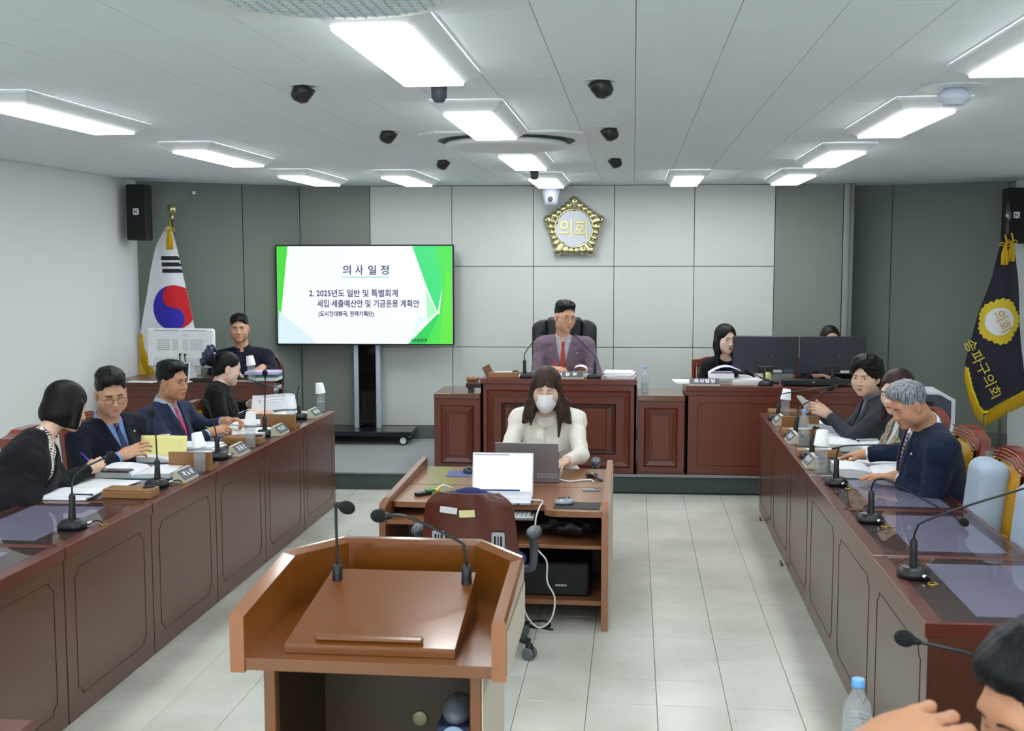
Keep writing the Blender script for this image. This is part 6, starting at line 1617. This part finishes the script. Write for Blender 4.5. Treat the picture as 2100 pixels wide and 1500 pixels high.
def bottle(locn, lab, cup=None, cap=True, rz=0, s=1.0):
    t = thing('water_bottle', lab, 'bottle', locn, rz, 'clear plastic water bottles'); t.scale = (s, s, s)
    link('bottle_wall', BP[0], t); link('water', BP[1], t); tag(link('ridge_glints', BP[4], t), kind='stuff')
    if cap: link('cap', BP[2], t, (0, 0, .199))
    if cup:
        c = tag(link('paper_cup', BP[3], None, (locn[0]+cup[1], locn[1], locn[2]+.142*s), (0, R(cup[2]), .3)), cup[0], 'cup', 'upturned white paper cups'); c.scale = (s*1.02,)*3
bottle((-2.359, 5.996, Z), 'water bottle right of the dark front nameplate, left row nearest', ('white paper cup upturned on the nearest left-row bottle', 0, -9), False)
bottle((-2.366, 6.855, Z), 'water bottle at the second nameplate, left row', ('white paper cup upturned on the second left-row bottle', 0, 5), False)
bottle((-2.345, 7.65, Z), 'water bottle at the third nameplate, left row', ('white paper cup upturned on the third left-row bottle', 0, 0), False)
bottle((-2.386, 8.546, Z), 'water bottle at the far end of the left row', ('white paper cup upturned on the farthest left-row bottle', 0, -6), False)
bottle((-3.141, 9.16, .9055), 'water bottle on the left rear clerk desk', ('white paper cup upturned on the clerk desk bottle', 0, -8), False)
bottle((1.111, 8.483, Z), 'water bottle at the far end of the right row', ('white paper cup upturned on the farthest right-row bottle', 0, 7), False)
bottle((1.067, 7.255, Z), 'blue-capped water bottle in the right row before the open books', None, s=1.05)
bottle((1.022, 6.307, Z), 'water bottle before the grey-haired man', ('white paper cup upturned on the bottle before the grey-haired man', 0, 3), False, s=1.08)
bottle((.10, 9.66, .8005), 'blue-capped water bottle on the low cabinet right of the chairman')
bottle((.512, 2.58, .7505), 'blurred blue-capped water bottle in the right foreground')
# --- nameplates
M_beige = mat('beige_plastic', (208,202,182), .5); M_slate = mat('slate_plate', (70,76,88), .4); M_green = mat('dark_green_plate', (44,84,76), .4); M_let = mat('white_lettering', (236,238,240), .5)
def nameplate(locn, rz, s, lab, w=.19, plate=M_slate, h=.062, size=.036, space=1.7):
    t = thing('nameplate', lab, 'nameplate', locn, rz)
    MB().prism([(-.035, 0), (.035, 0), (.035, .012), (-.014, h), (-.03, h)], -w/2, w/2, 'x', fn=lambda u, v, q: (q, -u, v)).build('stand', M_beige, t)
    a = math.atan2(h-.014, .047)
    c = Vector((0, -.0115, (h+.014)/2+.001)); rot = Matrix.Rotation(a, 3, 'X')
    MB().box(c, (w-.006, .062, .003), rot, .0006).build('plate', plate, t)
    text('lettering', s, size, t, c+rot @ Vector((0, -.001, .0018)), (a, 0, 0), M_let, .0006, space=space, bold=.0012)
nameplate((-2.352, 5.78, Z), PI/2, '곽노상', 'slate nameplate nearest the camera on the left row')
nameplate((-2.347, 6.60, Z), PI/2, '조용근', 'slate nameplate before the man with glasses, second on left row')
nameplate((-2.347, 7.40, Z), PI/2, '박성희', 'green-grey nameplate third on the left row', plate=mat('green_slate_plate', (58,80,84), .4))
nameplate((-2.347, 8.25, Z), PI/2, '배신정', 'dark green nameplate farthest on the left row', plate=M_green)
nameplate((1.03, 8.22, Z), -PI/2, '장종례', 'slate nameplate farthest on the right row')
nameplate((1.015, 7.40, Z), -PI/2, '김순애', 'slate nameplate before the permed woman, middle of right row')
nameplate((1.0, 6.53, Z), -PI/2, '이성자', 'slate nameplate before the paper cup bottle, nearest on right row')
nameplate((-.54, 9.47, .9305), 0, '이 강 무', 'dark nameplate on the chairman bench', .27, M_slate, .055, .042, 1.25)
nameplate((.585, 9.47, .8855), 0, '의사담당', 'dark nameplate at left end of the clerk bench', .25, M_slate, .055, .042, 1.3)
nameplate((-3.30, 9.24, .9055), 0, '황기현', 'black nameplate on the left rear clerk desk', .24, M_blk, .05, .045, 1.3)
# --- pen trays of wood
M_tray = wood('tray_wood', (104,70,40), (150,108,66), .4, 'x', 6, .1)
def tray(locn, rz, lab, lid=False, w=.25, d=.11, pap=True):
    t = thing('pen_tray', lab, 'tray', locn, rz, 'wooden pen trays')
    if lid:
        MB().ring(rrect(w, d, .004, 2), rrect(w-.014, d-.014, .003, 2), .004, .032, 'z').build('tray_rim', M_tray, t); MB().box((0, 0, .003), (w, d, .006)).build('tray_floor', M_tray, t)
        MB().box((0, -d/2+.012, .055), (w, .008, .10), Matrix.Rotation(R(6), 3, 'X'), .001).build('lid', M_tray, t)
    else:
        MB().box((0, 0, .017), (w, d, .034), bev=.002).build('tray_body', M_tray, t); MB().box((0, .006, .038), (w-.004, d-.004, .008), bev=.003).build('lid', M_tray, t)
    if pap: MB().box((.0, .0, .0435 if not lid else .0085), (.15, .05, .002), rotz(.2)).build('note_paper', P_W, t)
    MB().tube([(w*.3, -.02, .05 if not lid else .036), (w*.46, .02, .05 if not lid else .036)], .006, 7).build('clip', M_blk, t)
tray((-2.46, 5.345, Z), .0, 'closed wooden pen tray before bob-haired woman, left row', pap=False)
tray((-2.43, 6.09, Z), 0, 'wooden pen tray with upright lid by nearest left bottle', True)
tray((-2.46, 7.0, Z), 0, 'closed wooden pen tray before the man with pink tie', pap=False)
tray((-2.43, 7.66, Z), 0, 'wooden pen tray with upright lid before the reading woman', True)
tray((1.13, 7.90, Z), 0, 'wooden pen tray with upright lid before the permed woman', True)
tray((1.115, 7.70, Z), 0, 'low wooden pen tray with papers right beside blue-capped bottle')
tray((1.10, 6.87, Z), 0, 'wooden pen tray with papers before grey-haired man')
tray((1.14, 8.70, Z), 0, 'farthest wooden pen tray of the right row', pap=False)
tray((-1.08, 9.55, .9305), 0, 'wooden pen tray with lid open at left end of chairman bench', False)
MB().box((0, 0, 0), (.07, .008, .1), Matrix.Rotation(R(-28), 3, 'Y'), .001).build('upright_board', mat('brown_board', (128,90,70), .5), None, (-1.215, 9.55, .979)); tag(bpy.data.objects['upright_board'], 'small brown board tilted at left end of chairman bench', 'board')
# --- left row papers
sheets('white loose papers under arm of the bob-haired woman', (-2.78, 5.33, Z), R(4), .297, .21, 4)
sheets('spiral notebook pages spread before bob-haired woman', (-2.72, 5.62, Z), R(-6), .28, .22, 2)
open_book('thick white open report on the desk by the woman\'s pen', (-2.66, 5.92, Z), R(4), .2, .28, .035)
sheets('pale sheet lying across the front microphone base, left row', (-2.52, 5.50, Z), R(10), .2, .17, 1, top=P_BLUE)
t = thing('phone', 'dark phone with leather case on the papers, left row', 'phone', (-2.72, 5.76, .793), R(2)); MB().box((0, 0, .005), (.15, .075, .009), bev=.003).build('phone_body', M_blk, t); MB().box((.0, 0, .0102), (.14, .067, .001)).build('phone_screen', mat('grey_phone_screen', (110,104,108), .2), t)
t = tag(MB().tube([(-.045, 0, 0), (.045, .004, 0)], .0045, 8).build('marker_pen', M_blk, None, (-2.66, 5.26, .7725)), 'black pen lying on white papers, left row nearest', 'pen')
open_book('open report beneath the yellow folder', (-2.66, 6.40, Z), R(4), .2, .28, .03)
t = thing('yellow_folder', 'pale yellow folder held upright by the man in glasses', 'folder', (-2.715, 6.34, .775), R(2))
MB().sheet(lambda u, v: ((u-.5)*.275, .03*v+.012*math.sin(u*PI), .118*v), 10, 5).build('folder_cover', P_YEL, t); MB().sheet(lambda u, v: ((u-.5)*.272, .03*v+.012*math.sin(u*PI)+.006, .116*v), 10, 5).build('folder_pages', P_W, t); MB().box((.02, .04, .12), (.02, .004, .012)).build('index_tab', P_W, t)
for m_ in (bpy.data.objects['folder_cover'], bpy.data.objects['folder_pages']): q = m_.modifiers.new('thick', 'SOLIDIFY'); q.thickness = .002
sheets('stack of bound reports with colour tabs beyond the yellow folder', (-2.66, 6.72, Z), R(-3), .28, .21, 3, .012, cols=[P_GREY, P_W, P_EDGE])
open_book('open white report under the hands of the man with pink tie', (-2.62, 7.38, Z), R(3), .2, .28, .03)
sheets('white documents between the third and fourth left desks', (-2.70, 7.86, Z), R(8), .28, .24, 3, .006)
t = open_book('thick teal-covered open book before the woman with hair bow', (-2.69, 8.24, Z), R(2), .2, .26, .035)
t = thing('raised_pages', 'raised page leaf of the teal book held by the woman with hair bow', 'pages', (-2.69, 8.30, .79), R(2))
MB().sheet(lambda u, v: ((u-.5)*.33, .05*math.sin(v*1.5), .115*v-.01*math.cos(u*PI)), 10, 8).build('page', P_PR, t); MB().sheet(lambda u, v: (-.165+.012*math.sin(v*PI)-.012*u, .05*math.sin(v*1.5)+.006+.02*u, .112*v), 3, 8).build('cover_edge', P_TEAL, t)
sheets('white paper by the laptop at far end of left row', (-2.55, 8.42, Z), R(14), .2, .15, 2)
t = thing('laptop', 'dark grey laptop seen edge-on at the far end of left row', 'laptop', (-2.70, 8.50, Z), R(-74))
MB().box((0, .0, .008), (.30, .2, .014), bev=.003).build('keyboard_base', M_blkm, t); MB().box((0, .13, .115), (.31, .008, .21), Matrix.Rotation(R(-16), 3, 'X'), .003).build('screen_lid', mat('dark_grey_metal', (66,72,82), .4, metal=.5), t)
# --- pens in hands (each lies against the fingers)
def held_pen(I, h, lab, m, dirv, back=.06, fwd=.075, off=(0, 0, 0), tm=None):
    b = Vector(I['h%d' % h]['index'])*.55+Vector(I['h%d' % h]['tip'])*.45+Vector(off); d = Vector(dirv).normalized(); pen(lab, b+d*fwd, b-d*back, m, tipm=tm)
held_pen(L1, 0, 'blue ballpoint pen held by the bob-haired woman', mat('blue_pen', (60,66,214), .35), (.55, .15, -.62), .075, .06)
held_pen(L2, 0, 'red pen held by the man in glasses', mat('red_pen', (214,34,40), .35), (-.8, -.3, -.35), .075, .03)
held_pen(L3, 0, 'green pen held by the man with pink tie', mat('green_pen', (34,186,84), .35), (.85, .2, -.18), .07, .075)
held_pen(CH, 0, 'red pen held by the chairman', MATS['red_pen'], (.45, -.3, -.75), .10, .05)
held_pen(R3, 0, 'yellow pencil held by grey-haired man', mat('yellow_pencil', (226,178,60), .45), (-.8, .0, -.28), .08, .06)
# --- right row papers
open_book('thick white open report before the grey-haired man', (1.29, 6.30, Z), R(-3), .2, .27, .045)
sheets('white sheets under the writing hand of the grey-haired man', (1.36, 6.68, Z), R(5), .3, .2, 3)
open_book('white open book at the plaid woman\'s place', (1.40, 7.16, Z), R(-5), .2, .28, .04)
sheets('blank sheets stacked beside the open book, right row', (1.42, 7.52, Z), R(-8), .3, .22, 4, .006)
open_book('open report with pale blue pages before the permed woman', (1.40, 7.93, Z), R(-12), .2, .27, .045)
t = thing('held_sheet', 'white sheet curling in the hands of the permed woman', 'papers', (1.19, 7.74, .885), R(10)); 
MB().sheet(lambda u, v: (.02-.13*v+.03*v*v, (u-.5)*.2, .115*v-.0+.012*math.sin(u*PI)), 8, 10).build('sheet', P_W, t)
sheets('notes and dark phone at the far right desk', (1.30, 8.56, Z), R(4), .28, .2, 1, top=mat('dark_folder', (58,64,72), .4))
t = thing('highlighter_box', 'small box of orange and yellow stickers, right row', 'box', (1.20, 7.99, Z), 0); MB().box((0, 0, .05), (.06, .04, .016), bev=.002).build('orange_block', mat('orange_sticker', (236,110,50), .6), t); MB().box((0, 0, .066), (.06, .04, .012), bev=.002).build('yellow_block', mat('yellow_block', (238,222,120), .6), t); MB().box((0, 0, .021), (.07, .05, .042), bev=.002).build('white_block', P_W, t)
# --- chairman's bench
g = thing('gavel', 'turned wooden gavel on its block, left of the chairman', 'gavel', (-1.33, 9.62, .876))
MB().lathe([(.012, -.05), (.024, -.046), (.026, -.038), (.019, -.03), (.025, -.02), (.025, .02), (.019, .03), (.026, .038), (.024, .046), (.012, .05)], (-.03, 0, .026), 18, Matrix.Rotation(PI/2, 3, 'Y')).build('head', wood('gavel_wood', (100,58,36), (150,96,62), .3), g)
MB().tube([(.0, 0, .03), (.05, .0, .03), (.15, .01, .032)], [.009, .008, .011], 8).build('handle', MATS['gavel_wood'], g)
g = thing('gavel_block', 'dark wooden sounding block under the gavel', 'block', (-1.31, 9.62, .8005))
MB().box((0, 0, .055), (.19, .16, .038), bev=.004).build('board', M_benchd, g)
for x in (-.06, .06): MB().box((x, 0, .017), (.04, .12, .034), bev=.003).build('foot', M_benchd, g)
sheets('papers at the left of the chairman bench', (-.98, 9.62, .9305), R(2), .3, .2, 2)
open_book('white book open before the chairman', (-.50, 9.64, .9305), 0, .15, .2, .03)
t = thing('curled_page', 'page curling up from the chairman\'s open book', 'pages', (-.44, 9.62, .96)); MB().sheet(lambda u, v: (.055*math.cos(u*4.2), (v-.5)*.18, .035+.032*math.sin(u*4.2)), 14, 3).build('page', P_W, t)
sheets('stack of documents at the right end of chairman bench', (-.11, 9.60, .9305), R(-4), .23, .25, 5, .009, top=P_W, jit=.014)
# --- clerk bench
sheets('loose white papers at the left end of clerk bench', (.47, 9.66, .8855), R(6), .26, .2, 2, .008, top=P_W)
t = sheets('tall stack of books and folded papers before the long-haired woman', (.74, 9.66, .8855), R(-2), .2, .24, 3, .03, top=P_W, cols=[P_EDGE, P_GREY])
MB().sheet(lambda u, v: (-.1+.25*u, (v-.5)*.2, .092+.055*math.sin(u*PI*.9)*(1-.2*u)+.004), 12, 3).build('folded_paper', mat('lavender_paper', (206,208,240), .7), t)
sheets('flat bound books beside the stack, clerk bench', (.93, 9.62, .8855), R(1), .24, .2, 2, .024, top=P_W, cols=[P_EDGE])
open_book('open white book behind the left black monitor base', (1.02, 9.78, .8855), 0, .13, .18, .05)
def monitor(x0, x1, lab):
    t = thing('monitor', lab, 'monitor', ((x0+x1)/2, 9.74, .8855), ang)
    w = x1-x0; MB().box((0, 0, .235), (w, .03, .315), bev=.006).build('housing', mat('monitor_black', (40,44,54), .45, bump=(500, .05)), t)
    MB().box((0, .0165, .235), (w-.02, .002, .295)).build('screen_glass', M_blkg, t)
    MB().box((-.0, -.02, .115), (.12, .02, .05), bev=.004).build('stand_mount', M_blk, t); MB().tube([(0, -.02, .0), (0, -.02, .12)], .018, 10).build('stand_neck', M_blk, t); MB().prism(rrect(.22, .14, .02, 4), 0, .012).build('stand_foot', M_blk, t)
    MB().box((.09, -.0165, .098), (.09, .002, .022)).build('white_label', mat('label_white', (206,208,214), .5), t); MB().box((.19, -.0165, .1), (.08, .002, .035)).build('dark_label', mat('label_slate', (66,76,92), .5), t)
    for k in range(4): MB().lathe([(.003, 0), (.003, .002)], ((-.05 if k % 2 else .05), -.0165, .15+.08*(k//2)), 8, RX).build('screw', M_silver, t)
monitor(.832, 1.374, 'black flat monitor seen from behind, left one on clerk bench'); monitor(1.382, 1.925, 'black flat monitor seen from behind, right one on clerk bench')
t = thing('sound_bar', 'long black sound bar lying along the clerk bench edge', 'sound bar', (1.52, 9.50, .8855), 0); MB().box((0, 0, .03), (.62, .07, .058), bev=.012).build('bar_body', M_blk, t); MB().box((-.06, -.0355, .035), (.02, .001, .008)).build('logo_mark', M_white, t)
t = thing('pen_cup', 'yellow and pink tubes standing before left black monitor', 'cup', (1.05, 9.60, .8855)); MB().lathe([(.018, 0), (.02, .1)], (.06, 0, 0), 12).build('yellow_tube', mat('pale_olive_tube', (196,196,120), .5), t); MB().lathe([(.014, 0), (.014, .085)], (-.01, 0, 0), 12).build('pink_tube', mat('pale_pink_tube', (220,186,184), .5), t)
sheets('white sheets before the woman behind right monitor', (1.70, 9.70, .8855), R(-6), .3, .2, 2, .006)
t = thing('pen_holder', 'silver pens in a grey holder at right end of the clerk bench', 'pen holder', (1.93, 9.62, .8855)); MB().lathe([(.035, 0), (.038, .1), (.034, .1), (.032, .005)], n=16).build('holder', M_gpl, t)
for k, (x, y) in enumerate(((.01, .0), (-.015, .01), (.0, -.015))): MB().tube([(x, y, .01), (x*1.6, y*1.6, .19-.02*k)], .006, 7).build('pen', M_silver, t)
# --- left rear clerk desk
t = thing('white_monitor', 'white all-in-one monitor seen from behind on left rear desk', 'monitor', (-3.80, 9.32, .9055), R(-3))
MB().box((0, 0, .27), (.6, .05, .33), bev=.016).build('back_shell', M_white, t); MB().box((0, .028, .27), (.58, .006, .31)).build('screen_glass', M_blkg, t)
gv = MB(); M_vent = mat('vent_grey', (150,154,160), .6)
for (x0, nx_) in ((-.2, 7), (-.06, 3), (.03, 3), (.1, 7)):
    for i in range(nx_):
        for j in range(6): gv.box((x0+i*.0165, -.0262, .255+j*.0165), (.010, .002, .006), Matrix.Rotation(R(20 if j % 2 else -20), 3, 'Y'))
tag(gv.build('vent_slots', M_vent, t), kind='stuff')
text('lettering', 'ATEC', .022, t, (.05, -.0262, .375), FRONT, mat('lettering_grey', (190,192,196), .5), .0006)
for x in (-.12, .13): MB().box((x, -.026, .418), (.22, .002, .006)).build('top_slot', M_vent, t)
for x in (-.13, .16): MB().box((x, -.027, .155), (.22, .006, .07), bev=.004).build('port_recess', mat('soft_white', (214,216,222), .5), t)
for x in (.0, .045): MB().tube([(x, -.03, .215), (x, -.045, .21), (x+.01, -.05, .12), (x-.03, -.03, .03)], .005, 6, sub=3).build('cable', M_blk, t); MB().ball((x, -.032, .215), .011, 10, 6).build('plug', M_blk, t)
MB().box((.06, .0, .06), (.12, .04, .12), bev=.006).build('stand_neck', M_white, t); MB().prism(rrect(.3, .2, .04, 4), 0, .012).build('stand_foot', M_white, t)
t = thing('tablet_stand', 'black tablet leaning in a white frame below white monitor', 'tablet', (-3.72, 9.13, .9055), R(-6)); MB().box((0, .02, .075), (.11, .01, .17), Matrix.Rotation(R(-10), 3, 'X'), .004).build('white_frame', M_white, t); MB().box((-.005, .013, .075), (.095, .008, .155), Matrix.Rotation(R(-10), 3, 'X'), .002).build('tablet_body', M_blkm, t); MB().prism(rrect(.14, .1, .02, 4), 0, .006).build('foot', M_white, t)
t = thing('keyboard', 'black keyboard on the left rear clerk desk', 'keyboard', (-3.52, 9.22, .9055), R(-4)); MB().box((0, 0, .01), (.34, .13, .018), bev=.004).build('keyboard_body', M_blk, t)
kb = MB()
for i in range(14):
    for j in range(4): kb.box((-.15+i*.023, -.045+j*.027, .021), (.018, .021, .005))
tag(kb.build('keys', mat('key_black', (44,46,50), .5), t), kind='stuff')
sheets('single white sheet at the left end of rear clerk desk', (-4.05, 9.10, .9055), R(-8), .24, .12, 1)
t = sheets('pile of bound reports with lilac cover on left rear desk', (-3.10, 9.36, .9055), R(4), .27, .2, 3, .022, top=P_LIL, cols=[P_EDGE, P_TEAL, P_W])
open_book('white report lying open on the left rear clerk desk', (-3.34, 9.44, .9055), R(3), .16, .2, .045)
# --- copier in the corner
t = thing('copier', 'white and dark grey office copier behind the right row chairs', 'copier', (2.13, 8.75, 0), R(-4))
MB().box((0, 0, .36), (.42, .45, .72), bev=.02).build('cabinet', mat('copier_white', (214,218,226), .5), t); MB().prism([(-.21, .72), (.21, .72), (.21, .9), (.12, .95), (-.21, .95)], -.2, .2, 'y').build('scanner_top', MATS['copier_white'], t)
MB().prism([(-.2, .74), (.14, .74), (.18, .76), (.18, .89), (.1, .935), (-.2, .935)], -.212, -.2, 'y').build('dark_front', mat('copier_dark', (62,66,84), .5), t); MB().box((.02, -.216, .83), (.07, .006, .11)).build('slot', M_blkm, t)
for z in (.2, .42, .64): MB().box((0, -.228, z), (.36, .012, .012)).build('drawer_line', M_gpl, t)
# --- middle desk
def laptop(lab, locn, rz, w, d, lidh, tilt_, shell, screen=None):
    t = thing('laptop', lab, 'laptop', locn, rz)
    MB().box((0, 0, .008), (w, d, .014), bev=.003).build('keyboard_base', shell, t)
    kb = MB()
    for i in range(13):
        for j in range(5): kb.box((-w*.42+i*w*.07, -.01+j*.019, .0155), (.018, .015, .002))
    tag(kb.build('keys', M_white if screen else M_blk, t), kind='stuff')
    MB().box((0, -d*.3, .0152), (.1, .06, .0008)).build('touchpad', M_silver, t)
    rm = Matrix.Rotation(R(-tilt_), 3, 'X'); c = Vector((0, d/2, .012))+rm @ Vector((0, 0, lidh/2))
    MB().box(c, (w, .007, lidh), rm, .002).build('screen_lid', shell, t)
    return t, rm, c
M_sil2 = mat('silver_laptop', (214,218,226), .35, metal=.3); M_alu = mat('grey_aluminium', (150,152,158), .45, metal=.6)
t, rm, c = laptop('white-screened silver laptop facing the camera on the near side of middle desk', (-.70, 6.02, CZ+.001), R(1.5), .335, .22, .225, 12, M_sil2, True)
sc_ = MB().box(c+rm @ Vector((0, -.0042, .004)), (.318, .0012, .20), rm).build('display', emat('laptop_white', (252,253,255), SCREEN*1.02), t)
MB().box(c+rm @ Vector((-.03, -.005, -.0915)), (.25, .0006, .009), rm).build('task_bar', emat('laptop_taskbar', (40,70,120), .5), sc_)
for k in range(4): MB().box(c+rm @ Vector((-.148+.013*k, -.0056, -.0915)), (.006, .0006, .006), rm).build('task_icon', emat('laptop_icon%d' % k, ((120,200,250), (240,120,90), (180,220,250), (250,240,200))[k], .6), sc_)
MB().box(c+rm @ Vector((-.06, -.005, .101)), (.19, .0006, .003), rm).build('window_bar', emat('laptop_bar', (60,70,80), .4), sc_)
t, rm, c = laptop('grey laptop with its lid back to the camera before the masked woman', (-.60, 6.66, CZ+.001), PI+R(-1), .365, .24, .235, 14, M_alu)
lab_ = MB().box(c+rm @ Vector((-.115, .0042, -.085)), (.11, .0012, .024), rm).build('sticker', mat('grey_sticker', (176,180,186), .5), t)
o = text('lettering', '◎ 송파구의회', .0165, t, c+rm @ Vector((-.115, .0052, -.085)), (PI/2+R(14), 0, PI), M_blk, .0004)
def mouse(lab, locn, rz, m):
    t = thing('mouse', lab, 'mouse', locn, rz); f = Field(); f.ell((0, 0, .008), (.03, .052, .026), None, .01); f.func(lambda P: P[:, 2]-.0008, np.array([-.1, -.1, -.1]), np.array([.1, .1, .1]), .003, -1)
    link('mouse_body', f.mesh('mouse_body', .004, m), t); MB().lathe([(.007, -.003), (.007, .003)], (0, .025, .031), 12, Matrix.Rotation(PI/2, 3, 'Y')).build('wheel', M_blk, t); MB().box((0, -.012, .034), (.028, .045, .004), bev=.0015).build('dark_band', M_gpl, t)
def pad(lab, locn, rz, w, d, m): return tag(MB().prism(rrect(w, d, .006, 3), 0, .002).build('mouse_pad', m, None, locn, (0, 0, rz)), lab, 'mouse pad')
pad('black mouse pad on the near right of middle desk', (-.285, 5.93, CZ+.0005), R(-2), .24, .17, M_blkm); mouse('silver mouse on the black pad, middle desk', (-.355, 5.96, CZ+.003), R(-80), M_silver)
pad('blue-grey mouse pad at the far left of middle desk', (-1.0, 6.76, CZ+.0005), R(3), .22, .19, mat('slate_blue_pad', (92,100,148), .7)); mouse('black and silver mouse on blue-grey pad', (-.99, 6.80, CZ+.003), R(20), mat('dark_blue_mouse', (52,58,78), .25))
t = thing('usb_hub', 'small silver usb stick lying by the divide of middle desk', 'usb stick', (-.225, 6.33, CZ), R(3)); MB().box((0, 0, .006), (.1, .024, .012), bev=.003).build('stick_body', M_silver, t); MB().box((.03, 0, .0125), (.035, .014, .001)).build('dark_window', M_blk, t)
t = thing('video_adapter', 'black adapter with yellow mark and grey cable, far right of middle desk', 'adapter', (-.235, 6.72, CZ), R(15)); MB().box((0, .02, .012), (.06, .06, .022), bev=.004).build('adapter_body', M_blk, t); MB().box((0, .0, .024), (.016, .014, .012)).build('yellow_mark', mat('yellow_plug', (226,200,60), .5), t); MB().tube([(.0, -.01, .02), (.01, -.06, .015), (.03, -.12, .004)], .008, 7, sub=3).build('cable', M_gpl, t)
t = thing('circuit_adapter', 'small black and green connector box at the near left of middle desk', 'adapter', (-1.14, 6.12, CZ), R(50)); MB().box((0, 0, .01), (.10, .04, .018), bev=.003).build('box_body', M_blk, t); MB().box((.05, 0, .02), (.05, .035, .01)).build('green_board', mat('green_board', (50,140,80), .5), t); MB().ball((.09, .0, .014), (.025, .016, .012), 10, 6).build('yellow_plug', MATS['yellow_plug'], t); MB().tube([(.1, .0, .02), (.16, .02, .03), (.22, .0, .004)], .006, 6, sub=3).build('white_lead', M_white, t)
def cable(lab, pts, r, m): return tag(MB().tube(pts, r, 7, sub=6).build('cable', m, None), lab, 'cable')
cable('white charging cable hanging in a loop below the middle desk', [(-.535, 6.0, CZ+.01), (-.47, 5.97, CZ+.012), (-.475, 5.80, CZ+.012), (-.49, 5.755, CZ-.05), (-.485, 5.74, .45), (-.43, 5.72, .38), (-.425, 5.70, .28), (-.385, 5.68, .2), (-.40, 5.66, .10), (-.46, 5.66, .05), (-.52, 5.66, .1), (-.56, 5.68, .2)], .0045, M_white)
cable('white cable running from the far laptop to the black adapter', [(-.42, 6.60, CZ+.008), (-.36, 6.56, CZ+.006), (-.30, 6.60, CZ+.006), (-.24, 6.62, CZ+.006), (-.22, 6.56, CZ+.005)], .005, M_white)
cable('thin black cable from laptop over the near edge of middle desk', [(-.52, 6.02, CZ+.006), (-.55, 5.95, CZ+.006), (-.60, 5.91, CZ+.006)], .004, M_blk)
t = thing('keyboard', 'pale keyboard on the pull-out tray under middle desk', 'keyboard', (-.72, 5.95, .5495), 0); MB().box((0, 0, .012), (.42, .15, .02), bev=.004).build('keyboard_body', M_silver, t)
kb = MB()
for i in range(16):
    for j in range(5): kb.box((-.18+i*.024, -.05+j*.025, .024), (.018, .019, .006))
tag(kb.build('keys', M_white, t), kind='stuff')
t = thing('black_bag', 'black folded bag on the shelf under right side of middle desk', 'bag', (-.33, 6.06, .4405), 0)
f = Field(); f.ell((.02, 0, .06), (.15, .14, .06), None, .02); f.cap((-.10, -.03, .06), (-.19, -.08, .05), .035, .008, .03); f.func(lambda P: P[:, 2]-.001, np.array([-.4, -.4, -.1]), np.array([.4, .4, .3]), .004, -1); f.post.append(lambda P: .008*np.sin(P[:, 0]*60+P[:, 1]*40)*np.sin(P[:, 1]*55+P[:, 2]*50)); link('bag_body', f.mesh('bag_body', .009, M_blk), t)
t = thing('computer_case', 'black computer case lying on the bottom shelf of middle desk', 'computer', (-.42, 6.12, .133), 0); MB().box((0, 0, .09), (.40, .36, .18), bev=.01).build('case_body', M_blkm, t); MB().box((.05, -.181, .06), (.06, .004, .01)).build('port_row', M_silver, t)
cable('tangle of black cable on the floor under the middle desk', [(-.60, 5.87, .006), (-.5, 5.80, .006), (-.42, 5.83, .006), (-.46, 5.91, .006), (-.56, 5.85, .007), (-.40, 5.77, .006)], .006, M_blk)
for k, (x, y) in enumerate(((.972, 8.45), (.966, 7.2))):
    tag(MB().box((0, 0, .012), (.012, .06, .024), bev=.002).build('door_wedge', mat('green_wedge', (92,104,92), .6), None, (x-.03, y, 0)), ('far' if k == 0 else 'near')+' small green-grey levelling wedge at the foot of right desks', 'wedge')
# --- foreground person at lower right
FG = person('person', 'blurred foreground person with dark hair, profile to left, hand raised', (.86, 1.55, .48), (.70, 1.60, 1.05), 184, (.572, 1.60, 1.285), 200, 14, 0, hs=.88, sk=SK_D, hair=('short', hairmat('charcoal_hair', (17,19,24), (8,9,12))),
            wr=(None, (.312, 1.50, 1.262)), hd={1: dict(d=(.80, .1, .30), n=(-.30, -.75, .55), curls=(6, 40, 48, 54), thumb=(.4, .8, -.3), spread=8)}, pole=(None, (-.3, -.3, -.9)), outfit='suit', jacket=C_NAVY, shirt=S_PALE, eyes='down', vox=.0048, hvox=.0055)
t = thing('low_stool', 'plain seat under the blurred foreground person', 'stool', (.88, 1.55, 0)); MB().box((0, 0, .38), (.42, .42, .06), bev=.02).build('seat', M_blk, t)
for sx in (-1, 1):
    for sy in (-1, 1): MB().tube([(sx*.17, sy*.17, 0), (sx*.17, sy*.17, .36)], .015, 8).build('leg', M_blk, t)
